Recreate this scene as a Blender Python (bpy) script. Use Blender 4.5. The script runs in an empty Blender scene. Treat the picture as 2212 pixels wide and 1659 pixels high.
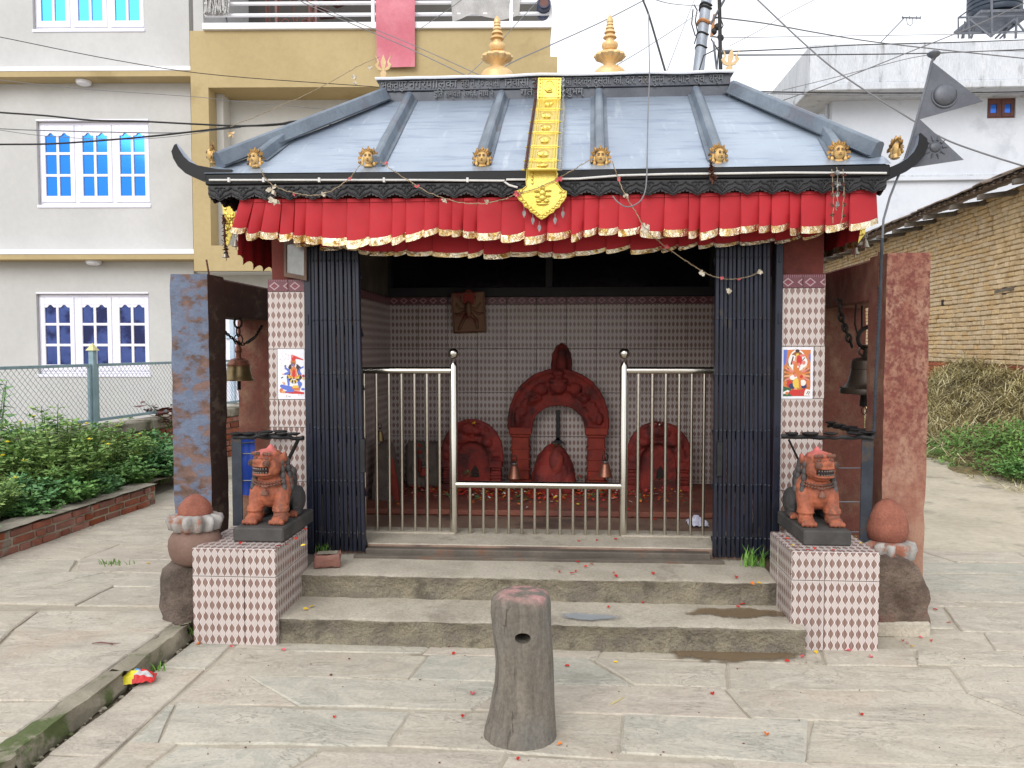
import bpy, bmesh, math, random
from mathutils import Vector, Matrix, noise
V = Vector
R = math.radians
rnd = random.Random(11)
SC = bpy.context.scene
COL = SC.collection

# ------------------------------------------------------------------ camera, sky, sun, exposure
PW, PH, FPX = 2212.0, 1659.0, 1700.0          # measuring frame used for at()
CAM = V((0.0, 0.0, 1.5))
YAW, PITCH = R(3.6), R(-2.66)
cd = bpy.data.cameras.new('camera')
cam = bpy.data.objects.new('camera', cd)
COL.objects.link(cam)
cam.location = CAM
cam.rotation_euler = (R(90) + PITCH, 0, YAW)
cd.sensor_width = 36.0
cd.lens = 36.0 * FPX / PW
cd.clip_start = 0.05
cd.clip_end = 600
SC.camera = cam
CM = cam.rotation_euler.to_matrix()

w = bpy.data.worlds.new('World')
SC.world = w
w.use_nodes = True
nt = w.node_tree
for n in list(nt.nodes):
    nt.nodes.remove(n)
sky = nt.nodes.new('ShaderNodeTexSky')
sky.sky_type = 'NISHITA'
sky.sun_disc = False
sky.sun_elevation = R(32)
sky.sun_rotation = R(200)
mixs = nt.nodes.new('ShaderNodeMix')
mixs.data_type = 'RGBA'
mixs.inputs[0].default_value = 0.86          # overcast: cloud layer hides most of the blue
mixs.inputs[7].default_value = (11.6, 11.8, 12.2, 1)
nt.links.new(sky.outputs[0], mixs.inputs[6])
bg = nt.nodes.new('ShaderNodeBackground')
bg.inputs[1].default_value = 0.10
nt.links.new(mixs.outputs[2], bg.inputs[0])
wo = nt.nodes.new('ShaderNodeOutputWorld')
nt.links.new(bg.outputs[0], wo.inputs[0])

sd = bpy.data.lights.new('sun', 'SUN')
sun = bpy.data.objects.new('sun', sd)
COL.objects.link(sun)
sd.energy = 1.55
sd.angle = R(40)
sd.color = (1.0, 0.98, 0.95)
sun.rotation_euler = (R(58), 0, R(-18))
SC.view_settings.view_transform = 'Standard'
SC.view_settings.look = 'None'
SC.view_settings.exposure = 0.31
SC.view_settings.gamma = 1.0
SC.render.engine = 'CYCLES'
SC.cycles.max_bounces = 7
SC.cycles.use_denoising = True

# ------------------------------------------------------------------ measuring helpers
def ray(px, py):
    return CM @ V(((px - PW / 2) / FPX, (PH / 2 - py) / FPX, -1.0))
def at(px, py, Y):
    d = ray(px, py); return CAM + d * (Y / d.y)
def atz(px, py, z):
    d = ray(px, py); return CAM + d * ((z - CAM.z) / d.z)
def atx(px, py, X):
    d = ray(px, py); return CAM + d * (X / d.x)
def atp(px, py, p, n):
    d = ray(px, py); return CAM + d * ((p - CAM).dot(n) / d.dot(n))
class Facade:
    """a vertical wall plane: local x along it, local -y towards the viewer, z up"""
    def __init__(s, p, yaw):
        s.p = V((p.x, p.y, 0)); s.M = Matrix.Translation(s.p) @ Matrix.Rotation(yaw, 4, 'Z')
        s.I = s.M.inverted(); s.yaw = yaw
        s.n = s.M.to_3x3() @ V((0, -1, 0))
    def xz(s, px, py, off=0.0):
        q = s.I @ atp(px, py, s.p + s.n * off, s.n)
        return q.x, q.z

# ------------------------------------------------------------------ objects
def setp(o, label=None, cat=None, group=None, kind=None):
    if label: o['label'] = label
    if cat: o['category'] = cat
    if group: o['group'] = group
    if kind: o['kind'] = kind
    return o
def thing(name, label, cat, loc=(0, 0, 0), group=None, rz=0.0):
    o = bpy.data.objects.new(name, None)
    o.empty_display_size = 0.1
    COL.objects.link(o)
    o.location = loc
    o.rotation_euler = (0, 0, rz)
    return setp(o, label, cat, group)
def inst(name, me, parent=None, loc=(0, 0, 0), rot=(0, 0, 0), scale=(1, 1, 1)):
    o = bpy.data.objects.new(name, me)
    COL.objects.link(o)
    if parent: o.parent = parent
    o.location = loc; o.rotation_euler = rot; o.scale = scale
    return o
def dup(o, parent=None, loc=None, rz=None, label=None, scale=None):
    c = o.copy(); COL.objects.link(c)
    if parent: c.parent = parent
    if loc is not None: c.location = loc
    if rz is not None: c.rotation_euler = (0, 0, rz)
    if scale is not None: c.scale = scale
    if label: c['label'] = label
    for ch in list(o.children):
        dup(ch, c)
    return c

class MB:
    def __init__(s): s.v = []; s.f = []; s.m = []
    def add(s, vs, fs, mi=0):
        b = len(s.v)
        s.v += [tuple(q) for q in vs]
        for f in fs:
            s.f.append([b + i for i in f]); s.m.append(mi)
        return b
    def box(s, x0, x1, y0, y1, z0, z1, mi=0, bev=0.0):
        return s.obox(V(((x0+x1)/2, (y0+y1)/2, (z0+z1)/2)), V((abs(x1-x0)/2, 0, 0)), V((0, abs(y1-y0)/2, 0)), V((0, 0, abs(z1-z0)/2)), mi, bev)
    def obox(s, c, ax, ay, az, mi=0, bev=0.0):
        c = V(c); ax = V(ax); ay = V(ay); az = V(az)
        if bev <= 0:
            vs = [c + ax*i + ay*j + az*k for i in (-1, 1) for j in (-1, 1) for k in (-1, 1)]
            s.add(vs, [(0,1,3,2),(4,6,7,5),(0,4,5,1),(2,3,7,6),(0,2,6,4),(1,5,7,3)], mi); return
        L = [ax.length, ay.length, az.length]
        r = [max(0.0, 1 - bev / max(l, 1e-6)) for l in L]
        vs = []; idx = {}
        for i in (-1, 1):
            for j in (-1, 1):
                for k in (-1, 1):
                    for a in range(3):
                        t = [i*r[0], j*r[1], k*r[2]]
                        t[a] = (i, j, k)[a]
                        idx[(i, j, k, a)] = len(vs)
                        vs.append(c + ax*t[0] + ay*t[1] + az*t[2])
        fs = []
        def q(a, b_, c_, d, n):
            p = [vs[x] for x in (a, b_, c_, d)]
            nn = (p[1]-p[0]).cross(p[2]-p[0])
            fs.append((a, b_, c_, d) if nn.dot(n) > 0 else (d, c_, b_, a))
        A = [ax.normalized(), ay.normalized(), az.normalized()]
        for a in range(3):
            b_, c_ = (a+1) % 3, (a+2) % 3
            for sg in (-1, 1):
                def key(u, v):
                    t = [0, 0, 0]; t[a] = sg; t[b_] = u; t[c_] = v
                    return idx[(t[0], t[1], t[2], a)]
                q(key(-1,-1), key(1,-1), key(1,1), key(-1,1), A[a]*sg)
            for u in (-1, 1):
                for v in (-1, 1):
                    def key2(e, face):
                        t = [0, 0, 0]; t[a] = e; t[b_] = u; t[c_] = v
                        return idx[(t[0], t[1], t[2], face)]
                    q(key2(-1, b_), key2(1, b_), key2(1, c_), key2(-1, c_), A[b_]*u + A[c_]*v)
        for i in (-1, 1):
            for j in (-1, 1):
                for k in (-1, 1):
                    t = [idx[(i, j, k, a)] for a in range(3)]
                    p = [vs[x] for x in t]
                    nn = (p[1]-p[0]).cross(p[2]-p[0])
                    fs.append(tuple(t) if nn.dot(A[0]*i + A[1]*j + A[2]*k) > 0 else tuple(t[::-1]))
        s.add(vs, fs, mi)
    def tube(s, pts, r, n=6, mi=0, cap=True, closed=False, flat=1.0):
        pts = [V(p) for p in pts]
        m = len(pts)
        rr = r if isinstance(r, (list, tuple)) else [r] * m
        vs = []; up = None
        for i, p in enumerate(pts):
            if closed: t = pts[(i+1) % m] - pts[i-1]
            else: t = pts[min(i+1, m-1)] - pts[max(i-1, 0)]
            t = t.normalized() if t.length > 1e-9 else V((0, 0, 1))
            if up is None:
                up = V((0, 0, 1)) if abs(t.z) < 0.9 else V((0, 1, 0))
            a = up - t * up.dot(t)
            a = a.normalized() if a.length > 1e-6 else t.orthogonal().normalized()
            up = a; b_ = t.cross(a)
            for k in range(n):
                th = 2*math.pi*(k+0.5)/n
                vs.append(p + a*math.cos(th)*rr[i]*flat + b_*math.sin(th)*rr[i])
        fs = []
        for i in range(m if closed else m-1):
            j = (i+1) % m
            for k in range(n):
                k2 = (k+1) % n
                fs.append((i*n+k, i*n+k2, j*n+k2, j*n+k))
        if cap and not closed:
            fs.append(tuple(range(n-1, -1, -1))); fs.append(tuple((m-1)*n + k for k in range(n)))
        s.add(vs, fs, mi)
    def lathe(s, prof, n=16, o=(0, 0, 0), mi=0, lobes=None, sx=1.0, sy=1.0):
        o = V(o); vs = []; fs = []
        for i, (r, z) in enumerate(prof):
            for k in range(n):
                th = 2*math.pi*k/n
                q = r
                if lobes:
                    lk, la, z0, z1 = lobes
                    if z0 <= z <= z1: q = r*(1 + la*(abs(math.cos(th*lk/2)) - 0.6))
                vs.append(o + V((q*math.cos(th)*sx, q*math.sin(th)*sy, z)))
        for i in range(len(prof)-1):
            for k in range(n):
                k2 = (k+1) % n
                fs.append((i*n+k, i*n+k2, (i+1)*n+k2, (i+1)*n+k))
        fs.append(tuple(range(n-1, -1, -1))); fs.append(tuple((len(prof)-1)*n + k for k in range(n)))
        s.add(vs, fs, mi)
    def prism(s, poly, ext, mi=0):
        poly = [V(p) for p in poly]; ext = V(ext); n = len(poly)
        nn = V((0, 0, 0))
        for i in range(n):
            nn += poly[i].cross(poly[(i+1) % n])
        if nn.dot(ext) > 0: poly = poly[::-1]
        vs = poly + [p + ext for p in poly]
        fs = [tuple(range(n)), tuple(range(2*n-1, n-1, -1))]
        for i in range(n):
            j = (i+1) % n
            fs.append((i, i+n, j+n, j)[::1] if False else (j, i, i+n, j+n))
        s.add(vs, fs, mi)
    def ell(s, c, r, rot=None, n=12, m=8, mi=0):
        c = V(c); vs = [V((0, 0, 1))]
        for i in range(1, m):
            ph = math.pi*i/m
            for k in range(n):
                th = 2*math.pi*k/n
                vs.append(V((math.sin(ph)*math.cos(th), math.sin(ph)*math.sin(th), math.cos(ph))))
        vs.append(V((0, 0, -1)))
        out = []
        for q in vs:
            q = V((q.x*r[0], q.y*r[1], q.z*r[2]))
            if rot is not None: q = rot @ q
            out.append(c + q)
        fs = [(0, 1+k, 1+(k+1) % n) for k in range(n)]
        for i in range(m-2):
            for k in range(n):
                a = 1+i*n+k; b_ = 1+i*n+(k+1) % n
                fs.append((a, a+n, b_+n, b_))
        e = len(vs)-1; st = 1+(m-2)*n
        fs += [(st+k, e, st+(k+1) % n) for k in range(n)]
        s.add(out, fs, mi)
    def caps(s, a, b_, ra, rb, n=10, mi=0):
        a = V(a); b_ = V(b_)
        pts = []; rr = []
        d = (b_-a)
        for t in (-0.98, -0.7, -0.35): pts.append(a + d.normalized()*ra*t); rr.append(ra*math.sqrt(1-t*t))
        pts.append(a); rr.append(ra); pts.append(b_); rr.append(rb)
        for t in (0.35, 0.7, 0.98): pts.append(b_ + d.normalized()*rb*t); rr.append(rb*math.sqrt(1-t*t))
        s.tube(pts, rr, n, mi)
    def grid(s, fn, nu, nv, mi=0, flip=False):
        vs = [fn(i/nu, j/nv) for j in range(nv+1) for i in range(nu+1)]
        fs = []
        for j in range(nv):
            for i in range(nu):
                a = j*(nu+1)+i
                q = (a, a+1, a+nu+2, a+nu+1)
                fs.append(q[::-1] if flip else q)
        s.add(vs, fs, mi)
    def rough(s, amp, freq, off=0.0):
        out = []
        for q in s.v:
            q = V(q); out.append(tuple(q + noise.noise_vector(q*freq + V((off, off, off))) * amp))
        s.v = out
    def mesh(s, name, mats, smooth=False):
        me = bpy.data.meshes.new(name)
        me.from_pydata(s.v, [], s.f)
        for m_ in (mats if isinstance(mats, (list, tuple)) else [mats]):
            me.materials.append(m_)
        if any(s.m): me.polygons.foreach_set('material_index', s.m)
        if smooth:
            me.polygons.foreach_set('use_smooth', [True]*len(s.f))
            if smooth != 'all':
                try: me.set_sharp_from_angle(angle=R(smooth if smooth is not True else 40))
                except Exception: pass
        me.validate()
        me.update()
        return me
    def build(s, name, mats, parent=None, smooth=False, loc=(0, 0, 0), rot=(0, 0, 0), world=False, label=None, cat=None, group=None, kind=None):
        o = inst(name, s.mesh(name, mats, smooth), parent, loc, rot)
        if world and parent:                     # verts were given in world coordinates
            o.matrix_parent_inverse = (Matrix.Translation(parent.location) @ parent.rotation_euler.to_matrix().to_4x4()).inverted()
        return setp(o, label, cat, group, kind)

def organic(mb, name, mats, parent=None, voxel=0.006, amp=0.0, freq=20, smooth=1, **kw):
    """fuse the overlapping shapes of mb into one continuous carved surface"""
    o = mb.build('tmp', [], None)
    md = o.modifiers.new('r', 'REMESH'); md.mode = 'VOXEL'; md.voxel_size = voxel
    if smooth:
        ms = o.modifiers.new('s', 'SMOOTH'); ms.iterations = smooth; ms.factor = 0.5
    dg = bpy.context.evaluated_depsgraph_get()
    me = bpy.data.meshes.new_from_object(o.evaluated_get(dg))
    old = o.data
    bpy.data.objects.remove(o); bpy.data.meshes.remove(old)
    me.name = name
    if amp:
        for vv in me.vertices:
            vv.co += noise.noise_vector(vv.co*freq)*amp + noise.noise_vector(vv.co*freq*2.7)*amp*0.4
    me.materials.clear()
    for m_ in (mats if isinstance(mats, (list, tuple)) else [mats]): me.materials.append(m_)
    me.polygons.foreach_set('use_smooth', [True]*len(me.polygons))
    o = inst(name, me, parent, kw.get('loc', (0, 0, 0)), kw.get('rot', (0, 0, 0)))
    return setp(o, kw.get('label'), kw.get('cat'), kw.get('group'), kw.get('kind'))

# ------------------------------------------------------------------ materials
def lin(h, k=1.0):
    h = h.lstrip('#'); o = []
    for i in (0, 2, 4):
        c = int(h[i:i+2], 16)/255
        o.append((c/12.92 if c <= 0.04045 else ((c+0.055)/1.055)**2.4)*k)
    return (*o, 1.0)
class NT:
    def __init__(s, name):
        s.mat = bpy.data.materials.new(name); s.mat.use_nodes = True
        s.t = s.mat.node_tree; s.b = s.t.nodes['Principled BSDF']
    def n(s, ty, **kw):
        q = s.t.nodes.new('ShaderNode'+ty)
        for k, v in kw.items(): setattr(q, k, v)
        return q
    def l(s, a, b): s.t.links.new(a, b)
    def math(s, op, a, b=None, c=None, clamp=False):
        q = s.n('Math', operation=op, use_clamp=clamp)
        for i, x in enumerate((a, b, c)):
            if x is None: continue
            if isinstance(x, (int, float)): q.inputs[i].default_value = x
            else: s.l(x, q.inputs[i])
        return q.outputs[0]
    def mix(s, f, a, b, mode='MIX'):
        q = s.n('Mix', data_type='RGBA', blend_type=mode)
        for i, x in ((0, f), (6, a), (7, b)):
            if isinstance(x, (int, float)): q.inputs[i].default_value = x
            elif isinstance(x, tuple): q.inputs[i].default_value = x
            else: s.l(x, q.inputs[i])
        return q.outputs[2]
    def noise(s, scale, co=None, detail=5, rough=0.55, dist=0.0):
        q = s.n('TexNoise'); q.inputs['Scale'].default_value = scale; q.inputs['Detail'].default_value = detail
        q.inputs['Roughness'].default_value = rough; q.inputs['Distortion'].default_value = dist
        if co is not None: s.l(co, q.inputs['Vector'])
        return q.outputs['Fac']
    def step(s, x, a, b):
        q = s.n('MapRange'); q.interpolation_type = 'SMOOTHSTEP'
        s.l(x, q.inputs[0]); q.inputs[1].default_value = a; q.inputs[2].default_value = b
        return q.outputs[0]
    def co(s, kind='world', scale=None, rot=None):
        if kind == 'world': o = s.n('NewGeometry').outputs['Position']
        else: o = s.n('TexCoord').outputs['Object']
        if kind == 'objr':
            r = s.n('ObjectInfo').outputs['Random']
            q = s.n('VectorMath', operation='SCALE'); q.inputs[0].default_value = (37, 53, 71); s.l(r, q.inputs['Scale'])
            q2 = s.n('VectorMath', operation='ADD'); s.l(o, q2.inputs[0]); s.l(q.outputs[0], q2.inputs[1]); o = q2.outputs[0]
        if scale or rot:
            mp = s.n('Mapping'); s.l(o, mp.inputs[0])
            if scale: mp.inputs['Scale'].default_value = scale
            if rot: mp.inputs['Rotation'].default_value = rot
            o = mp.outputs[0]
        return o
    def bump(s, h, strength=0.3, dist=0.01, prev=None):
        q = s.n('Bump'); q.inputs['Strength'].default_value = strength; q.inputs['Distance'].default_value = dist
        s.l(h, q.inputs['Height'])
        if prev: s.l(prev, q.inputs['Normal'])
        return q.outputs[0]
    def out(s, col=None, rough=None, metal=None, normal=None, spec=None):
        for k, x in (('Base Color', col), ('Roughness', rough), ('Metallic', metal), ('Normal', normal), ('Specular IOR Level', spec)):
            if x is None: continue
            if isinstance(x, (int, float, tuple)): s.b.inputs[k].default_value = x
            else: s.l(x, s.b.inputs[k])
        return s.mat

def nm(name, c1, c2, scale=4, rough=0.8, metal=0.0, bump=0.25, bs=60, bd=0.004, c3=None, s3=2.0, t3=(0.55, 0.68), jit=0.0, space='world', fine=0.25, sc=None, spec=None, rv=0.12):
    t = NT(name); co = t.co(space, sc)
    a = t.noise(scale, co, 6); col = t.mix(t.step(a, 0.32, 0.68), c1, c2)
    f = t.noise(scale*14, co, 4, 0.7)
    if c3 is not None:
        m = t.noise(s3, co, 8, 0.62); col = t.mix(t.step(m, t3[0], t3[1]), col, c3)
    if fine:
        col = t.mix(fine, col, t.mix(t.step(f, 0.3, 0.7), (0.55, 0.55, 0.55, 1), (1.3, 1.3, 1.3, 1)), 'MULTIPLY')
    if jit:
        r = t.n('ObjectInfo').outputs['Random']
        h = t.n('HueSaturation'); t.l(col, h.inputs['Color'])
        t.l(t.math('MULTIPLY_ADD', r, jit, 1-jit/2), h.inputs['Value'])
        r2 = t.math('FRACT', t.math('MULTIPLY', r, 17.3)); t.l(t.math('MULTIPLY_ADD', r2, jit*0.8, 1-jit*0.4), h.inputs['Saturation'])
        col = h.outputs[0]
    hgt = t.noise(bs, co, 5, 0.65)
    rr = t.math('MULTIPLY_ADD', f, rv*2, rough-rv, clamp=True)
    return t.out(col, rr, metal, t.bump(hgt, bump, bd) if bump else None, spec)

M = {}
# ---- plain surfaces
M['mortar'] = nm('mortar', lin('#a19888'), lin('#b1a898'), 3, 0.95, bump=0.5, bs=40, bd=0.006, c3=lin('#8d8475'), s3=2.2)
M['dirt'] = nm('dirt', lin('#7d725f'), lin('#978a76'), 5, 0.95, bump=0.6, bs=50, bd=0.008, c3=lin('#5b6040'), s3=3)
M['roadcement'] = nm('road_cement', lin('#aea490'), lin('#c0b6a2'), 1.2, 0.9, bump=0.7, bs=22, bd=0.015, c3=lin('#91887a'), s3=2.2, t3=(0.52, 0.7))
M['concrete'] = nm('concrete', lin('#a59c8c'), lin('#b9b0a0'), 5, 0.9, bump=0.6, bs=45, bd=0.010, c3=lin('#948b7c'), s3=2.5, fine=0.4)
M['altar_floor'] = nm('altar_floor', lin('#6a3a32'), lin('#85503f'), 5, 0.8, bump=0.5, c3=lin('#5a4038'), s3=3)
M['riser'] = nm('rough_riser', lin('#877e70'), lin('#a0967f'), 9, 0.95, bump=1.0, bs=40, bd=0.045, c3=lin('#6d6557'), s3=6, t3=(0.5, 0.66), fine=0.5)
M['moss_stone'] = nm('moss_stone', lin('#87806f'), lin('#a09886'), 6, 0.92, bump=0.6, bs=40, bd=0.01, c3=lin('#566038'), s3=5, t3=(0.5, 0.62))
M['coping'] = nm('coping_stone', lin('#847d70'), lin('#a39b8c'), 5, 0.92, bump=0.6, bs=30, bd=0.01, c3=lin('#54503f'), s3=3, t3=(0.5, 0.64))
M['cream'] = nm('cream_wall', lin('#bab9b7'), lin('#c3c2c0'), 0.8, 0.85, bump=0.35, bs=70, bd=0.004, fine=0.08, c3=lin('#b4b3b0'), s3=0.5, t3=(0.5, 0.8))
M['cream_soffit'] = nm('cream_soffit', lin('#c2c0bb'), lin('#c9c7c2'), 0.8, 0.85, bump=0.1, fine=0.08)
M['ochre'] = nm('ochre_wall', lin('#ac986e'), lin('#b5a177'), 0.9, 0.85, bump=0.35, bs=60, bd=0.004, c3=lin('#a28e64'), s3=1.1, fine=0.1)
M['band'] = nm('white_band', lin('#e6e6ec'), lin('#eeeef2'), 2, 0.6, bump=0.05, fine=0.04)
M['winwhite'] = nm('window_paint', lin('#e4e2f0'), lin('#ebe9f4'), 2, 0.45, bump=0.03, fine=0.03)
M['railwhite'] = nm('rail_paint', lin('#e2e2e6'), lin('#ebebee'), 3, 0.4, bump=0.03, fine=0.03)
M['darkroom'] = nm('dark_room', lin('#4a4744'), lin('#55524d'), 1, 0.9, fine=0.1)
M['whitewash'] = nm('whitewashed_wall', lin('#c8ccd4'), lin('#d1d5dc'), 0.6, 0.85, bump=0.2, bs=30, fine=0.06, c3=lin('#bcc0c8'), s3=0.7)
M['parapet'] = nm('stained_parapet', lin('#c2c6cc'), lin('#cfd2d7'), 1.2, 0.88, bump=0.3, bs=30, c3=lin('#7e7e7c'), s3=1.6, t3=(0.54, 0.76), sc=(2.6, 2.6, 0.5), fine=0.3)
M['brownwood'] = nm('brown_wood', lin('#5a332b'), lin('#6d4036'), 6, 0.5, fine=0.2)
M['tankblack'] = nm('tank_plastic', lin('#2c3644'), lin('#37424f'), 3, 0.45, bump=0.05)
M['steelgrey'] = nm('painted_steel', lin('#5c5f66'), lin('#70737a'), 4, 0.5, 0.3)
M['polegrey'] = nm('pole_steel', lin('#98a0ab'), lin('#aab1bb'), 3, 0.5, 0.3, bump=0.1)
M['rust'] = nm('rusty_strap', lin('#a5673a'), lin('#c18f62'), 20, 0.8)
M['black'] = nm('black_rubber', lin('#161616'), lin('#222222'), 8, 0.6, fine=0.2)
M['wiregrey'] = nm('wire_grey', lin('#6d6d70'), lin('#7a7a7c'), 8, 0.6)
M['fencepaint'] = nm('fence_paint', lin('#7f98a2'), lin('#8ea6ae'), 6, 0.55, bump=0.1)
M['fencewire'] = nm('fence_wire', lin('#7d8f95'), lin('#93a3a8'), 6, 0.5, 0.4)
M['capyellow'] = nm('cap_yellow', lin('#c9bf80'), lin('#d8d09a'), 8, 0.6)
M['brick'] = nm('red_brick', lin('#7d4a3a'), lin('#965b47'), 9, 0.92, bump=0.7, bs=50, bd=0.006, c3=lin('#8d8377'), s3=7, t3=(0.56, 0.7), jit=0.45)
M['adobe'] = nm('adobe_brick', lin('#c3aa85'), lin('#d5be9a'), 5, 0.95, bump=0.7, bs=30, bd=0.012, c3=lin('#b0946a'), s3=4, jit=0.2)
M['adobemud'] = nm('mud_mortar', lin('#ac9268'), lin('#c2a87e'), 5, 0.95, bump=0.8, bs=30, bd=0.012)
M['timber'] = nm('grey_timber', lin('#5c564f'), lin('#776f66'), 9, 0.9, fine=0.4, jit=0.3)
M['rooftile'] = nm('weathered_roof', lin('#6f625a'), lin('#8a7a6e'), 6, 0.92, bump=0.6, bs=25, bd=0.015, c3=lin('#4a443e'), s3=2, jit=0.3)
M['straw'] = nm('straw', lin('#5e5236'), lin('#7d7048'), 3, 0.95, bump=0.5, c3=lin('#45381f'), s3=1.6, t3=(0.52, 0.6))
M['straw_dark'] = nm('straw_dark', lin('#5e4e34'), lin('#7a6a48'), 6, 0.95, bump=0.5)
# ---- shrine
M['maroonpaint'] = nm('maroon_paint', lin('#6a3029'), lin('#7a3a31'), 4, 0.85, bump=0.3, c3=lin('#55251f'), s3=2)
M['plaster_int'] = nm('sooty_plaster', lin('#4a443c'), lin('#6a6255'), 3, 0.95, bump=0.4, c3=lin('#2a2622'), s3=2)
M['ceiling'] = nm('lightened_ceiling', lin('#5a5652'), lin('#6a6560'), 2, 0.95)  # ceiling out of view, lightened to bounce light into the shrine
M['dark_backing'] = nm('dark_backing_wall', lin('#1d1b1c'), lin('#2a2728'), 2, 0.95)  # near-black backing behind the dark window strip
M['floor_in'] = nm('shrine_floor', lin('#7a6153'), lin('#8d7565'), 3, 0.75, bump=0.4, bs=35, c3=lin('#5b4a43'), s3=2.2, t3=(0.5, 0.66))
M['sill'] = nm('steel_sill', lin('#5b544c'), lin('#6f675d'), 6, 0.6, 0.4, c3=lin('#7b5a48'), s3=5)
M['blackframe'] = nm('black_frame', lin('#17171b'), lin('#202025'), 4, 0.6)
M['fascia'] = nm('black_fascia', lin('#111113'), lin('#19191c'), 5, 0.5, 0.0, bump=0.15, spec=0.3)
M['fringe'] = nm('black_pressed_metal', lin('#1e1e21'), lin('#2b2b2e'), 7, 0.5, 0.1, bump=0.25, bs=50)
M['ridge'] = nm('ridge_metal', lin('#4b4d54'), lin('#5b5d64'), 5, 0.5, 0.45, bump=0.25, c3=lin('#5c4b44'), s3=4, t3=(0.6, 0.72))
M['ridgetext'] = nm('ridge_lettering', lin('#5e6164'), lin('#6f7274'), 12, 0.5, 0.4)
M['conduit'] = nm('white_conduit', lin('#c9c7c4'), lin('#d6d4d0'), 6, 0.5, fine=0.15)
M['gold'] = nm('gilded_metal', lin('#d9bf58'), lin('#e6cf70'), 12, 0.30, 0.75, bump=0.25, bs=60, bd=0.003)
M['brass_mask'] = nm('aged_gilt', lin('#c29a5a'), lin('#dcb97c'), 14, 0.5, 0.35, c3=lin('#6f5030'), s3=30, t3=(0.56, 0.7))
M['crown_gilt'] = nm('dark_gilt', lin('#94703a'), lin('#b48c50'), 14, 0.45, 0.5, c3=lin('#4f3820'), s3=22, t3=(0.5, 0.64))
M['trim'] = nm('sooty_carving', lin('#5f4034'), lin('#7a5040'), 22, 0.75, bump=0.5, c3=lin('#443833'), s3=14, t3=(0.48, 0.6))
M['kalash'] = nm('gilt_finial', lin('#d9b278'), lin('#e6c692'), 8, 0.45, 0.3, bump=0.1)
M['tridentwood'] = nm('pale_trident', lin('#cfae7e'), lin('#dcc096'), 10, 0.7)
M['chain_rust'] = nm('rusty_chain', lin('#4a2a22'), lin('#6d4a3a'), 30, 0.7, 0.4)
M['chain_steel'] = nm('steel_chain', lin('#9a9a98'), lin('#b5b5b2'), 30, 0.4, 0.8)
M['chain_black'] = nm('black_chain', lin('#1b1816'), lin('#2c2724'), 20, 0.55, 0.5)
M['leafmetal'] = nm('tin_leaf', lin('#6b6a68'), lin('#858482'), 30, 0.45, 0.7)
M['gate'] = nm('gate_paint', lin('#141724'), lin('#1b1f30'), 5, 0.42, 0.15, bump=0.12, bs=70, c3=lin('#3a3330'), s3=9, t3=(0.62, 0.72))
M['steel'] = nm('stainless_steel', lin('#c6c0b6'), lin('#d2ccc2'), 3, 0.2, 1.0, bump=0, fine=0.06, rv=0.07)
M['grout'] = nm('tile_grout', lin('#7d736a'), lin('#8f857b'), 8, 0.9)
M['flagmetal'] = nm('flag_metal', lin('#5b5d64'), lin('#696b72'), 4, 0.5, 0.4, bump=0.15, c3=lin('#7a7c80'), s3=8, t3=(0.66, 0.75))
M['iron'] = nm('black_iron', lin('#1c1b1c'), lin('#2b2a2b'), 20, 0.6, 0.3, bump=0.6, bs=60)
M['ironblue'] = nm('iron_post', lin('#2b3038'), lin('#3a4049'), 9, 0.6, 0.3, bump=0.4, c3=lin('#4a3f38'), s3=8)
M['bellbrass'] = nm('brass_bell', lin('#7a6848'), lin('#94805c'), 8, 0.38, 0.8, bump=0.15, c3=lin('#6d4a3c'), s3=4)
M['bellcopper'] = nm('copper_bell', lin('#8a5a48'), lin('#a06c58'), 8, 0.42, 0.6)
M['bellbronze'] = nm('bronze_bell', lin('#3a322c'), lin('#4a4038'), 8, 0.42, 0.6, bump=0.25)
M['belltin'] = nm('small_bell', lin('#8d8a7c'), lin('#a5a294'), 20, 0.4, 0.7)
M['string'] = nm('garland_string', lin('#8c7b62'), lin('#a8977c'), 40, 0.9)
M['dryleaf'] = nm('dried_petals', lin('#b3a792'), lin('#d6cdbd'), 40, 0.9)
M['pinkpetal'] = nm('pink_petal', lin('#c8505a'), lin('#d96a70'), 30, 0.8)
M['redpetal'] = nm('red_petal', lin('#b02018'), lin('#c83222'), 30, 0.8)
M['yellowpetal'] = nm('yellow_petal', lin('#d8b020'), lin('#e6c63a'), 30, 0.8)
M['orangepetal'] = nm('orange_petal', lin('#d06a20'), lin('#de8034'), 30, 0.8)
M['whitepetal'] = nm('white_petal', lin('#d9d4cc'), lin('#e6e2dc'), 30, 0.8)
M['leaf'] = nm('leaf_green', lin('#47603a'), lin('#5f7a4c'), 20, 0.7)
M['terracotta'] = nm('vermilion_stone', lin('#744233'), lin('#945a48'), 7, 0.85, bump=0.8, bs=32, bd=0.008, c3=lin('#8a464a'), s3=5, fine=0.5)
M['lotus'] = nm('lotus_stone', lin('#86817c'), lin('#aaa6a1'), 9, 0.9, bump=0.5, bs=40, c3=lin('#94604c'), s3=6, t3=(0.55, 0.65))
M['brownstone'] = nm('brown_stone', lin('#6c5348'), lin('#80665a'), 5, 0.85, bump=0.5, bs=35)
M['boulder'] = nm('boulder', lin('#544439'), lin('#7d6c5f'), 7, 0.9, bump=1.0, bs=26, bd=0.03, fine=0.5, c3=lin('#6d3f36'), s3=3.5, t3=(0.52, 0.64))
M['boulder_moss'] = nm('mossy_boulder', lin('#4e423a'), lin('#74655a'), 8, 0.9, bump=1.0, bs=26, bd=0.03, fine=0.5, c3=lin('#4a4a2c'), s3=3.0, t3=(0.52, 0.64))
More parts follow.
